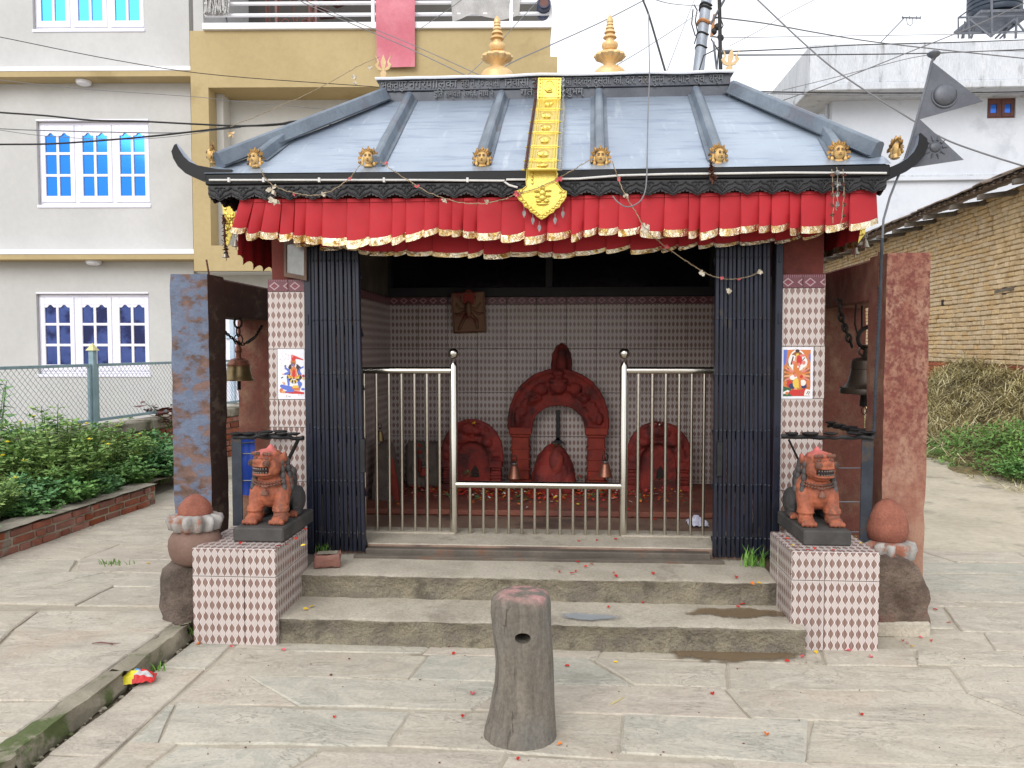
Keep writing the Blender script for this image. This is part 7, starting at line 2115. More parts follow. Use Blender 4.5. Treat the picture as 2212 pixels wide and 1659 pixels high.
for j in range(3): b.tube([V((k*1.01*math.cos(a), .02+j*.09, k+k*1.01*math.sin(a))) for a in [2*math.pi*i/20 for i in range(20)]], k*.05, 5, closed=True)
b.build('shell', M['tyre'], t, smooth=35)
b = MB(); b.tube([V((0, -.112, k)), V((0, -.108, k))], k*.66, 18); b.build('opening', M['brownwood'], t)
t = house_thing('string_mop', 'grey string mop hanging on the terrace rail at its left end', 'mop', X(477), -P_-.04, Z(32))
b = MB(); rs = random.Random(6); w_ = X(502)-X(452)
for k in range(46):
    x = rs.uniform(-.5, .5)*w_; b.tube([V((x*.9, rs.uniform(-.03, .03), .42)), V((x*1.0+rs.gauss(0, .01), rs.uniform(-.05, .02), .2)), V((x*1.05+rs.gauss(0, .02), rs.uniform(-.06, .02), rs.uniform(-.02, .03)))], .011, 4)
b.build('strings', M['mop'], t, smooth=True, kind='stuff'); b = MB(); b.tube([V((.06, .08, .4)), V((.11, .14, -.22))], .014, 6); b.build('handle', M['steelgrey'], t)
# column wall to the left of the bell, blue-framed house part seen through the frame
t = thing('blue_window_frame', 'pale blue window frame of the house seen through the left bell frame', 'window', tuple(HM @ V((X(527, 750, 0.03), -.03, Z(870, 527, 0.03)))), None, FA.yaw)
w_ = X(548, 760, .03)-X(500, 760, .03); h = Z(640, 527, .03)-Z(870, 527, .03); b = MB()
for u in (-.5, .1, .45): b.box(u*w_-.035, u*w_+.035, -.05, 0, 0, h, bev=.006)
for v in (0.36, .62, .98): b.box(-.8*w_, w_, -.045, -.002, h*v-.03, h*v+.03, bev=.006)
b.build('frame', nm('pale_blue_frame', lin('#a9bcd0'), lin('#b8c8d8'), 3, .5), t)
b = MB(); b.box(-.8*w_, w_, -.001, .01, 0, h); b.build('pane', M['winwhite'], t)

# ------------------------------------------------------------------ white house (right)
YW = 23.0; FW = Facade(V((0, YW, 0)), 0.0)
X2 = lambda px, py=300, off=0: FW.xz(px, py, off)[0]
Z2 = lambda py, px=1950, off=0: FW.xz(px, py, off)[1]
ho = thing('white_house', 'whitewashed concrete house with stained roof parapet, behind the metal flag', 'house', (0, YW, 0))
xw0 = X2(1797); xw1 = X2(2600); OV = 0.95
wz = (X2(2131), X2(2192), Z2(259), Z2(214))
wall_with_holes(xw0, xw1, 0, Z2(190), [wz], 0, .12, 'wall', M['whitewash'], ho)
b = MB(); b.box(xw0+.001, xw1, .33, 9, 0, Z2(190)-.001); b.build('side_wall', M['whitewash'], ho)
xs0 = X2(1748, 185, OV); zs0, zs1 = Z2(192, 1950, OV), Z2(176, 1950, OV)
b = MB(); b.box(xs0, xw1, -OV, 9.2, zs0, zs1, bev=.02); b.build('roof_slab', M['parapet'], ho)
zpt = Z2(91, 1950, OV-.05)
b = MB(); b.box(xs0+.03, xw1, -OV+.05, -OV+.20, zs1+.001, zpt, bev=.02); b.box(xs0+.03, xs0+.18, -OV+.201, 9.1, zs1+.001, zpt, bev=.02); b.build('parapet', M['parapet'], ho)
b = MB(); b.box(xw0-.05, xw1, -.12, -.001, Z2(392), Z2(384), bev=.01); b.build('floor_band', M['whitewash'], ho)
b = MB(); b.box(xw0-.05, xw1, -.08, -.001, Z2(384)+.001, Z2(379), bev=.01); b.build('floor_ledge', M['parapet'], ho)
window(*wz, 2, 1, 1, False, M['brownwood'], M['bluepane_f'], ho, y=.05)
for px, py in ((1820, 219), (1766, 275)):
    x, z = X2(px, py, .5), zs0-.012; b = MB(); b.lathe([(.10, -.02), (.13, 0), (.13, .012)], 16, (X2(px, 219, .4) if py < 250 else xw0-.5, -.4 if py < 250 else 2.0, z)); b.build('soffit_lamp', M['parapet'], ho)
b = MB(); b.tube([V((X2(1792), .3, .5)), V((X2(1792), .3, Z2(200)))], .04, 8); b.build('drain_pipe', M['whitewash'], ho)
b = MB(); b.box(xw0-.012, xw0-.001, 2.4, 3.4, Z2(320), Z2(250)); b.build('side_window', M['brownwood'], ho)
# water tank on its stand
YTk = 25.0
pT = at(2147, 55, YTk); t = thing('water_tank', 'black ribbed plastic water tank on a steel stand on the white house roof', 'water tank', tuple(pT)); kx = at(2202, 30, YTk).x-at(2147, 30, YTk).x
zt2 = at(2147, 36, YTk).z-pT.z
prof = [(kx*.5, zt2-.02), (kx*.96, zt2)]
for k in range(9): prof += [(kx*(1.0), zt2+.06+k*.13), (kx*1.0, zt2+.14+k*.13), (kx*.965, zt2+.165+k*.13)]
prof += [(kx*.8, zt2+1.35), (kx*.3, zt2+1.5)]
b = MB(); b.lathe(prof, 32); b.build('shell', M['tankblack'], t, smooth=30)
pS = at(2150, 83, YTk); t = thing('tank_stand', 'steel angle-iron stand under the black water tank', 'tank stand', tuple(pS)); O = V(pS)
def bars(lst, Y, name, mat, w_=.035):
    for (x0, y0, d0, x1, y1, d1) in lst:
        b = MB(); b.tube([at(x0, y0, Y+d0)-O, at(x1, y1, Y+d1)-O], w_, 4); b.build(name, M[mat], t)
bars([(2092, 38, -.7, 2094, 83, -.7), (2142, -20, -.8, 2142, 80, -.8), (2083, 60, .2, 2078, 83, .2), (2105, 60, -.2, 2098, 83, -.2), (2196, 38, -.7, 2194, 83, -.7), (2170, 55, .6, 2170, 83, .6)], YTk, 'post', 'steelgrey')
bars([(2070, 38, -.7, 2230, 33, -.7), (2070, 72, -.7, 2212, 68, -.7), (2094, 42, -.7, 2142, 80, -.8), (2190, 42, -.7, 2142, 78, -.8), (2190, 40, -.7, 2215, 70, -.7), (2175, 60, .2, 2150, 83, 0), (2200, 45, .2, 2160, 83, 0)], YTk, 'brace', 'steelgrey', .03)
b = MB(); a_ = at(2088, 50, YTk)-O; c_ = at(2205, 45, YTk)-O; b.box(a_.x, c_.x, -.8, .8, a_.z-.02, a_.z+.06); b.build('platform', M['steelgrey'], t)
t = thing('roof_frame', 'thin rusty guard frame beside the water tank', 'frame', tuple(at(2070, 83, YTk-.5))); O = V(t.location)
bars([(2070, 38, -.5, 2070, 83, -.5), (2070, 38, -.5, 2098, 18, .2), (2070, 72, -.5, 2100, 65, .4), (2084, 46, 0, 2082, 83, 0)], YTk, 'bar', 'steelgrey', .022)
t = thing('tv_antenna', 'small television antenna tilted over the white parapet', 'antenna', tuple(at(1903, 90, 24))); O = V(t.location); 
b = MB(); b.tube([at(1902, 92, 24)-O, at(1952, 40, 24)-O], .016, 5); b.tube([at(1948, 38, 24)-O, at(1989, 39, 24)-O], .022, 5)
b.tube([at(1958, 40, 24)-O, at(1960, 52, 24)-O, at(1967, 56, 24)-O, at(1972, 50, 24)-O, at(1971, 37, 24)-O], .010, 5)
for x in (1950, 1965, 1980, 1988): b.tube([at(x, 34, 24)-O, at(x, 42, 24)-O], .012, 4)
b.build('boom', M['steelgrey'], t)

# ------------------------------------------------------------------ adobe house (right, running back along the lane)
pn0 = CAM + ray(2212, 760)*(12.2/ray(2212, 760).y); 
FD = Facade(V((7.03, 12.5, 0)), R(-90-(-2.7)) if False else R(90-2.7))
# local x runs back along the lane, local -y faces the lane
FD = Facade(V((7.03, 12.5, 0)), R(90-2.7)) if False else FD
if FD.n.x > 0: FD = Facade(V((7.03, 12.5, 0)), R(-90-2.7))
sgn = 1 if (FD.M.to_3x3() @ V((1, 0, 0))).y > 0 else -1
ad = thing('adobe_house', 'old mud-brick house with a rusty tiled eave on protruding rafters, on the right', 'house', (7.03, 12.5, 0)); ad.rotation_euler = (0, 0, FD.yaw)
XD = lambda px, py: FD.xz(px, py)
ze = XD(2212, 403)[1]
print('adobe eave', ze, XD(1790, 560), XD(2212, 403), sgn)
nearx, farx = XD(2212, 700)[0], XD(1783, 700)[0]
lo, hi = min(nearx, farx), max(nearx, farx)
lo -= 1.8 if sgn > 0 else 0.5; hi += 0.5 if sgn > 0 else 1.8
b = MB(); b.box(lo-2, hi+2, .03, .5, -.1, ze+.05); b.build('mud_wall', M['adobemud'], ad)
bl_, bhh = .225, .080
zplinth = XD(2100, 792)[1]
rs = random.Random(12); bricks = []
zz = 0.0; row = 0
while zz < ze:
    xx = lo - rs.uniform(0, .2)
    red = zz < zplinth-.02
    while xx < hi:
        L = bl_*rs.uniform(.72, 1.12)
        if rs.random() < .25: L *= .55
        bricks.append((xx, zz, L, bhh*rs.uniform(.86, .97), red)); xx += L+rs.uniform(.004, .012)
    zz += bhh*1.02; row += 1
def wob(x, z): return .020*noise.noise(V((x*.8, z*1.3, 3)))
def brickgeo(b, x, z, L, h, rs_):
    pr = rs_.uniform(-.014, .008)*(2.2 if rs_.random() < .06 else 1); z += wob(x, 7)*1.0+rs_.uniform(-.004, .004); t_ = rs_.gauss(0, .02)
    c = V((x+L/2, pr+.03, z+h/2)); h *= rs_.uniform(.9, 1.04); ax = V((L/2, 0, L/2*t_)); az = V((-h/2*t_, 0, h/2))
    b.obox(c, ax, V((0, .035, 0)), az, bev=min(.012, h*.25))
def visible(x, z):
    p = FD.M @ V((x, 0, z)); q = CM.transposed() @ (p-CAM)
    if q.z > -.1: return None
    px, py = PW/2+FPX*q.x/-q.z, PH/2-FPX*q.y/-q.z
    return (px, py, -q.z)
vis = []
for br in bricks:
    v_ = visible(br[0]+br[2]/2, br[1]); 
    if v_ and 1990 < v_[0] < 2225: vis.append((v_[2], br))
    elif v_ and 1780 < v_[0]: pass
vis.sort(key=lambda q: q[0])
near = [q[1] for q in vis[:290] if q[1][1] > .9]; nearset = set(id(q) for q in near)
for br in near:
    b = MB(); brickgeo(b, *br[:4], rs); o = b.build('brick', M['brick'] if br[4] else M['adobe'], ad)
b = MB(); b2 = MB(); b3 = MB()
rr_ = random.Random(5)
for br in bricks:
    if id(br) not in nearset: brickgeo(b3 if br[4] else (b if rr_.random() < .6 else b2), *br[:4], rs)
M['adobe2'] = nm('adobe_brick_pale', lin('#bfa278'), lin('#d0b48a'), 4, 0.95, bump=0.7, bs=30, bd=0.012, c3=lin('#a5885f'), s3=3)
b.build('brickwork', M['adobe'], ad, kind='stuff'); b2.build('brickwork', M['adobe2'], ad, kind='stuff'); b3.build('plinth_brickwork', M['brick'], ad, kind='stuff')
# roof: corrugated eave strip, rafters
nst = 60
b = MB()
def eave(u, v):
    x = lo-2+(hi-lo+4)*u
    return V((x, -.55+1.9*v, ze+.06-.02+.62*v*1.1 + .020*math.sin(x*30)*(1 if True else 0) + .05*noise.noise(V((x*.6, v*2, 4))) + .03*noise.noise(V((x*4, v*6, 8)))))
b.grid(eave, 520, 6); b.grid(lambda u, v: eave(u, v)-V((0, 0, .035)), 520, 6, flip=True)
ro = b.build('roof', M['rooftile'], ad, smooth='all')
k = 0; x = lo-1.8
while x < hi+1:
    for v_ in range(5):
        b = MB(); L = .30; yy = -.56+.34*v_; zz = ze+.085+.62*1.1*(yy+.55)/1.9 + rs.uniform(-.012, .02)
        b.obox(V((x+L/2, yy+.17, zz+.06)), V((L/2*.97, 0, rs.gauss(0, .006))), V((0, .19, .07)), V((0, -.003, .012)), bev=.006)
        b.build('roof_tile', M['rooftile'], ro)
    x += .31
x = lo-.4; i = 0
while x < hi:
    b = MB(); zz = ze-.05+rs.uniform(-.03, .02); b.obox(V((x, -.15, zz)), V((.045, 0, 0)), V((0, .42, .05)), V((0, 0, .04)), bev=.01); b.build('rafter', M['timber'], ad); x += rs.uniform(.55, 1.1)
for px, py in ((2188, 626),):
    x, z = XD(px, py); b = MB(); b.obox(V((x, -.10, z)), V((.03, 0, 0)), V((0, .16, .03)), V((0, 0, .025)), bev=.005); b.build('peg', M['timber'], ad)
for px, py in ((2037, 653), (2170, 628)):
    x, z = XD(px, py); b = MB(); b.box(x-.05, x+.05, -.012, .03, z-.06, z+.05); b.build('putlog_hole_shade', M['mouth'], ad)  # dark block stands in for the shade inside a wall hole

# ------------------------------------------------------------------ vegetation
def leafquad(b, p, d, nrm, L, W):
    e = d.cross(nrm).normalized()*W
    b.add([p, p+d*L*.5+e-nrm*L*.05, p+d*L, p+d*L*.5-e-nrm*L*.05], [(0, 1, 2, 3)])
def bush_mesh(seed, h, r, nst_, nlf, L, W, flowers=0, mat='foliage'):
    rs_ = random.Random(seed); lf = MB(); st = MB(); fl_ = MB()
    for i in range(nst_):
        a = rs_.uniform(0, 6.28); q = r*math.sqrt(rs_.random()); base = V((math.cos(a)*q*.35, math.sin(a)*q*.35, 0))
        top = V((math.cos(a)*q, math.sin(a)*q, h*rs_.uniform(.6, 1.0)*(1-.35*(q/r)**2)))
        st.tube([base, lerp(base, top, .5)+V((0, 0, h*.06)), top], [.006, .004, .002], 4)
        for k in range(nlf):
            t_ = rs_.uniform(.18, 1.0)**.7; p = lerp(base, top, t_)+V((0, 0, h*.06*math.sin(t_*3.14)))
            d0 = V((rs_.gauss(0, 1), rs_.gauss(0, 1), rs_.uniform(-.2, .7))).normalized()
            # pinnate leaf: a few leaflets along a short stalk
            for j in range(5):
                pp = p + d0*L*.55*(j/4); s_ = 1 if j % 2 else -1; sd_ = d0.cross(V((0, 0, 1))).normalized()*s_
                d = (d0*.55+sd_*.8+V((0, 0, rs_.uniform(-.25, .35)))).normalized() if j < 4 else d0
                nz = V((rs_.gauss(0, .4), rs_.gauss(0, .4), 1)).normalized()
                leafquad(lf, pp, d, nz, L*.55, W)
        if i < flowers:
            for k in range(7):
                d = V((math.cos(k*.9), math.sin(k*.9), .35)); leafquad(fl_, top+V((0, 0, .006)), d.normalized(), V((0, 0, 1)), .018, .008)
            fl_.ell(top+V((0, 0, .010)), (.009, .009, .006), None, 6, 4)
    return lf.mesh('foliage', M[mat]), st.mesh('stems', M['stem'], True), fl_.mesh('flowers', M['yflower']) if flowers else None
def plant(name, label, cat, meshes, loc, rz=0, sc=1.0, group=None):
    t = thing(name, label, cat, loc, group, rz)
    for nm_, me in zip(('foliage', 'stems', 'flowers'), meshes):
        if me: o = inst(nm_, me, t); o.scale = (sc,)*3; setp(o, kind='stuff')
    return t
# planter wall of red brick
q0, q1 = atz(0, 1207, .078), atz(338, 1088, .078)
pd = (q1-q0); pd.z = 0; pdn = pd.normalized(); pl_len = pd.length
yawp = math.atan2(pdn.y, pdn.x)
hw = at(0, 1141, q0.y).z - .078
print('planter', q0, q1, hw)
pw = thing('planter_wall', 'low red-brick planter wall along the left side pavement', 'wall', (q0.x, q0.y, .06)); pw.rotation_euler = (0, 0, yawp)
b = MB(); b.box(-1.6, pl_len, .012, .20, 0, hw-.025); b.build('mortar_core', M['mortar'], pw)
rs = random.Random(31)
nc = 3; ch = (hw-.03)/nc
for c_ in range(nc):
    x = -1.6+(.1 if c_ % 2 else 0)
    while x < pl_len-.05:
        L = rs.choice((.215, .215, .215, .11))*rs.uniform(.94, 1.04); L = min(L, pl_len-x)
        b = MB(); b.obox(V((x+L/2, .05+rs.uniform(-.008, .006), .012+ch*(c_+.5))), V((L/2-.008, 0, rs.gauss(0, .001))), V((0, .05, 0)), V((0, 0, ch/2-.007)), bev=.006); b.rough(.003, 25, x)
        b.build('brick', M['brick'], pw); x += L
b = MB(); b.grid(lambda u, v: V((-1.6+(pl_len+1.6)*u, -.012+.23*v+.012*noise.noise(V((u*30, v, 2))), hw-.006+.008*noise.noise(V((u*24, v*3, 5))))), 60, 4); b.build('mortar_cap', M['coping'], pw, smooth='all')
b = MB()
for x0 in (pl_len,): b.box(x0-.11, x0-.001, .201, .9, 0, hw-.02)
b.build('end_wall', M['mortar'], pw)
# soil in the planter
nrm_p = V((-pdn.y, pdn.x, 0))
b = MB(); b.grid(lambda u, v: V(q0)+pdn*(-1.5+(pl_len+3)*u)+nrm_p*(.19+1.1*v)+V((0, 0, hw*.7+.03*noise.noise(V((u*20, v*5, 1))))), 30, 6, flip=False); b.build('planter_soil', M['dirt'], kind='structure')
# garden wall with coping and the chain-link fence on it
f0, f1 = at(0, 955, 6.3), at(372, 900, 8.75)
fd = V((f1.x-f0.x, f1.y-f0.y, 0)); fl_len = fd.length; fdn = fd.normalized(); yawf = math.atan2(fdn.y, fdn.x)
zc_ = (f0.z+f1.z)/2
print('fence', f0, f1)
gw = thing('garden_wall', 'old brick garden wall with concrete coping under the chain-link fence', 'wall', (f0.x, f0.y, 0)); gw.rotation_euler = (0, 0, yawf)
E0, E1 = -1.5, fl_len+4.5
b = MB(); b.box(E0, E1, .03, .25, 0, zc_-.11); b.build('mortar_core', M['mortar'], gw)
x = E0
while x < E1:
    L = rs.uniform(.6, 1.1); b = MB(); b.obox(V((x+L/2, .10, zc_-.055+rs.uniform(-.008, .008))), V((L/2-.006, 0, rs.gauss(0, .004))), V((0, .13, 0)), V((0, 0, .055)), bev=.012); b.rough(.006, 9, x); b.build('coping_stone', M['coping'], gw); x += L
for c_ in range(7):
    x = E0
    while x < E1:
        L = .215*rs.uniform(.9, 1.05); b = MB(); b.obox(V((x+L/2, .03+rs.uniform(-.006, .006), zc_-.15-.075*c_)), V((L/2-.008, 0, 0)), V((0, .04, 0)), V((0, 0, .030)), bev=.006); b.build('brick', M['brick'], gw); x += L
fe = thing('chain_link_fence', 'pale blue chain-link fence on the garden wall, before the cream house', 'fence', (f0.x, f0.y, zc_)); fe.rotation_euler = (0, 0, yawf)
FF = Facade(V((f0.x, f0.y, 0)), yawf)
ztop = FF.xz(0, 792)[1]-zc_; zbot = FF.xz(0, 934)[1]-zc_
ztop = (ztop + FF.xz(372, 786)[1]-zc_)/2; zbot = max(.05, (zbot+FF.xz(372, 888)[1]-zc_)/2)
xp = FF.xz(206, 830)[0]
print('fence z', ztop, zbot, xp)
posts = [xp-2.1, xp, xp+2.1, xp+4.2]
for x in posts:
    b = MB(); zp_ = FF.xz(206, 757)[1]-zc_; b.box(x-.028, x+.028, -.005, .05, -.02, zp_, bev=.003); po_ = b.build('post', M['fencepaint'], fe)
    b = MB(); b.add([(x-.045, -.022, zp_), (x+.045, -.022, zp_), (x+.045, .067, zp_), (x-.045, .067, zp_), (x, .022, zp_+.075)], [(0, 1, 4), (1, 2, 4), (2, 3, 4), (3, 0, 4), (3, 2, 1, 0)]); b.build('post_cap', M['capyellow'], po_)
for i in range(len(posts)-1):
    a, c = posts[i]+.055, posts[i+1]-.055
    b = MB()
    for z in (zbot, ztop): b.box(a, c, .012, .034, z-.014, z+.014, bev=.002)
    for x in (a, c): b.box(x-.014, x+.014, .010, .036, zbot-.014, ztop+.014, bev=.002)
    b.build('panel_frame', M['fencepaint'], fe)
    b = MB(); s_ = .062; n_ = int((c-a)/s_)+1
    H = ztop-zbot
    for k in range(-int(H/s_)-1, n_+1):
        for sg in (1, -1):
            x0_, z0_ = a+s_*k, zbot; x1_, z1_ = x0_+H, ztop
            if sg < 0: x0_, x1_ = x1_, x0_
            # clip to the panel
            def cl(xa_, za, xb_, zb):
                t0, t1 = 0, 1
                dx = xb_-xa_
                if abs(dx) < 1e-6: return None
                ta, tb = (a-xa_)/dx, (c-xa_)/dx
                if ta > tb: ta, tb = tb, ta
                t0, t1 = max(0, ta), min(1, tb)
                return None if t1-t0 < .02 else (xa_+dx*t0, za+(zb-za)*t0, xa_+dx*t1, za+(zb-za)*t1)
            w4 = cl(x0_, z0_, x1_, z1_)
            if w4:
                m_ = max(2, int(abs(w4[2]-w4[0])/(s_/2))); yy = .020+.004*sg
                b.tube([V((w4[0]+(w4[2]-w4[0])*j/m_, yy + .003*(1 if j % 2 else -1), w4[1]+(w4[3]-w4[1])*j/m_)) for j in range(m_+1)], .0022, 3, cap=False)
    b.build('wire_mesh', M['fencewire'], fe, kind='stuff')
# bushes in the planter
bushA = bush_mesh(1, .62, .34, 80, 15, .066, .0085, 12)
bushB = bush_mesh(2, .50, .36, 80, 15, .062, .008, 11)
bushC = bush_mesh(3, .42, .34, 50, 10, .10, .017, 0, 'foliage_d')
bushD = bush_mesh(4, .36, .30, 44, 10, .08, .016, 0, 'foliage_b')
def inplanter(s, d): return V(q0)+pdn*s+nrm_p*d+V((0, 0, .0))
specs = [(bushB, -.35, .42, .95, 'yellow-flowered marigold bush at the left picture edge above the planter wall'), (bushB, .30, .50, .9, 'yellow-flowered marigold bush second from the left in the planter'),
         (bushC, .75, .45, .95, 'dark bluish-green plant between two marigold bushes in the planter'), (bushA, 1.35, .62, 1.3, 'tallest marigold bush, in front of the fence post'),
         (bushC, 1.45, .34, .85, 'dark leafy plant at the foot of the tallest marigold bush'), (bushA, 2.25, .66, 1.12, 'marigold bush with yellow flowers near the red-leaved twig'),
         (bushD, 1.95, .34, .9, 'low mid-green plant behind the middle of the planter wall'), (bushC, 2.55, .40, .9, 'dark leafy plant near the far end of the planter wall'),
         (bushD, -.1, .28, .8, 'low mid-green plant spilling over the near end of the planter wall'), (bushD, .62, .27, .8, 'low light-green plant at the wall below the bluish-green plant'), (bushD, 1.05, .28, .85, 'low green plant leaning on the wall left of its middle'),
         (bushC, 2.95, .30, 1.0, 'dark leafy plant drooping round the far end of the planter wall'), (bushC, 3.05, .75, 1.1, 'dark leafy plant behind the blue-painted bell frame'), (bushA, 3.3, 1.15, .95, 'marigold bush seen through the left bell frame'), (bushA, 2.0, .95, 1.0, 'marigold bush against the coping, right of the fence post'), (bushD, -.6, .7, 1.2, 'broad green plant at the left edge behind the first marigold bush')]
for i, (me, s, d, sc, lab) in enumerate(specs):
    p = inplanter(s, d); p.z = hw*.72; sc *= 1.03*(1, 1.16, .9, 1.1, .85, .95, 1.05)[i % 7]
    plant('marigold_bush' if me in (bushA, bushB) else 'leafy_plant', lab, 'bush' if me in (bushA, bushB) else 'plant', me, tuple(p), i*1.7, sc, 'plants in the brick planter')
# tall broad-leaved stems behind the fence, far left
def tall_plant(seed, h, n_, mat):
    rs_ = random.Random(seed); lf = MB(); st = MB()
    for i in range(n_):
        a = rs_.uniform(0, 6.28); base = V((rs_.gauss(0, .12), rs_.gauss(0, .08), 0)); top = base+V((rs_.gauss(0, .16), rs_.gauss(0, .1), h*rs_.uniform(.65, 1)))
        st.tube([base, lerp(base, top, .5)+V((.02, 0, 0)), top], [.008, .006, .003], 5)
        for k in range(15):
            t_ = .25+.75*k/14; p = lerp(base, top, t_); aa = k*2.4+rs_.uniform(-.4, .4); d = V((math.cos(aa), math.sin(aa), rs_.uniform(-.35, .35))).normalized()
            leafquad(lf, p, d, V((rs_.gauss(0, .3), rs_.gauss(0, .3), 1)).normalized(), .15*rs_.uniform(.6, 1.15), .032)
    return lf.mesh('foliage', M[mat]), st.mesh('stems', M['stem'], True), None
tp = tall_plant(5, 1.05, 9, 'foliage_b')
p = FF.M @ V((FF.xz(25, 930)[0], .55, .3)); plant('tall_weed', 'tall broad-leaved weed behind the fence at the left edge', 'plant', tp, tuple(p), 0, 1.0)
p = FF.M @ V((FF.xz(90, 930)[0], .62, .28)); plant('tall_weed', 'tall broad-leaved weed behind the fence, left of the fence post', 'plant', tp, tuple(p), 2.1, .85)
tp2 = tall_plant(9, .34, 5, 'copperleaf'); p = FF.M @ V((FF.xz(345, 890)[0], -.16, zc_-.12)); plant('red_leaved_twig', 'small twig with dark red leaves above the garden wall', 'plant', tp2, tuple(p), 0, 1.0)
# grass tufts
def grass_mesh(seed, n_, h, sp_r):
    rs_ = random.Random(seed); b = MB()
    for i in range(n_):
        a = rs_.uniform(0, 6.28); p = V((rs_.gauss(0, sp_r), rs_.gauss(0, sp_r*.5), 0)); d = V((math.cos(a)*rs_.uniform(.1, .7), math.sin(a)*rs_.uniform(.1, .7), 1)); hh = h*rs_.uniform(.5, 1.1); e = V((-math.sin(a), math.cos(a), 0))*.0035
        m_ = p+d*hh*.55; tp_ = p+V((d.x*hh*1.2, d.y*hh*1.2, hh*.85)); b.add([p-e, p+e, m_+e*.8, m_-e*.8, tp_], [(0, 1, 2, 3), (3, 2, 4)])
    return b.mesh('blades', M['grass'])
for i, (px, py, z, h, n_, r_, lab) in enumerate(((700, 1196, .26, .10, 34, .02, 'tuft of grass growing at the foot of the left folding gate'), (1630, 1222, .26, .13, 60, .035, 'long grass tuft at the foot of the right folding gate'), (240, 1220, .078, .05, 34, .05, 'grass tuft in a paving joint of the left side pavement'), (405, 1370, .02, .07, 30, .04, 'grass growing in the gutter beside the left pedestal'), (368, 1392, .0, .09, 22, .02, 'small grass tuft growing at the kerb near the snack packet'), (20, 1655, .0, .10, 30, .03, 'grass tuft in the gutter at the bottom left corner'), (340, 1450, .0, .05, 16, .02, 'tiny weed at the kerb above the snack packet'))):
    p = atz(px, py, z); t = thing('grass_tuft', lab, 'grass', tuple(p), 'grass tufts'); inst('blades', grass_mesh(i, n_, h, r_), t)
# straw heap, weeds and dry grass at the mud-brick house
hc = V((6.35, 11.0, 0))
b = MB()
def heap(x, y):
    d1 = math.exp(-(((x-6.75)/.95)**2+((y-13.6)/2.0)**2))*1.2; d2 = math.exp(-(((x-6.5)/.9)**2+((y-11.0)/1.5)**2))*.72
    return d1+d2+.10*noise.noise(V((x*1.7, y*1.7, 2)))
hx0, hx1, hy0, hy1 = 4.6, 7.0, 8.2, 16
b.grid(lambda u, v: V((hx0+(hx1-hx0)*u, hy0+(hy1-hy0)*v, heap(hx0+(hx1-hx0)*u, hy0+(hy1-hy0)*v)-.05)), 40, 60)
hp = thing('straw_heap', 'heap of old straw and cut stalks against the mud-brick house', 'straw heap', (6.3, 11, 0)); 
b.build('core', M['straw'], hp, smooth='all', world=True)
b = MB(); rs = random.Random(77)
for i in range(20000):
    x, y = rs.uniform(5.0, 7.0), rs.uniform(8.6, 15.5); z = heap(x, y)-.05
    if z < .12 and rs.random() < .8: continue
    a = rs.uniform(0, 6.28); L = rs.uniform(.12, .45); d = V((math.cos(a), math.sin(a), rs.gauss(-.1, .35))).normalized()*L; e = V((-d.y, d.x, 0)).normalized()*rs.uniform(.003, .0065)
    p = V((x, y, z+rs.uniform(.0, .05))); m_ = p+d*.5+V((0, 0, L*rs.uniform(0, .22))); b.add([p-e, p+e, m_+e, m_-e, p+d], [(0, 1, 2, 3), (3, 2, 4)])
b.build('stalks', M['strawblades'], hp, world=True, kind='stuff')
b = MB(); rs = random.Random(78)
for i in range(9000):
    x, y = rs.gauss(5.6, .5), rs.gauss(10.1, 1.2)
    if x > 6.9: continue
    g_ = max(0, 1-((x-5.7-.12*(10-y))/.75)**2-((y-10.1)/2.0)**2)
    if g_ <= 0: continue
    if noise.noise(V((x*2.2, y*2.2, 5)))+rs.gauss(0, .12) < -.12: continue
    z = .55*g_*rs.uniform(.25, 1.0)*(1+.5*noise.noise(V((x*1.6, y*1.6, 9))))
    for j in range(2):
        d = V((rs.gauss(0, 1), rs.gauss(0, 1), rs.gauss(.25, .5))).normalized(); leafquad(b, V((x, y, z)), d, V((rs.gauss(0, .4), rs.gauss(0, .4), 1)).normalized(), rs.uniform(.04, .085), rs.uniform(.007, .014))
b.build('weed_patch', M['weed'], kind='stuff')
b = MB()
for i in range(3600):
    x, y = rs.uniform(4.6, 7.0), rs.uniform(7.4, 10.0)
    if (x-5.5)**2/.8+(y-9.0)**2/1.6 > 1+rs.gauss(0, .2): continue
    a = rs.uniform(0, 6.28); L = rs.uniform(.05, .2); d = V((math.cos(a), math.sin(a), rs.uniform(.0, .5)))*L; e = V((-d.y, d.x, 0)).normalized()*.004
    p = V((x, y, .0)); b.add([p-e, p+e, p+d], [(0, 1, 2)])
b.build('dry_grass', M['strawblades'], kind='stuff')
p = atz(2200, 1040, 0); t = plant('weed_clump', 'green weed clump on the lane at the right picture edge', 'plant', bushD, tuple(p), 0, .8)

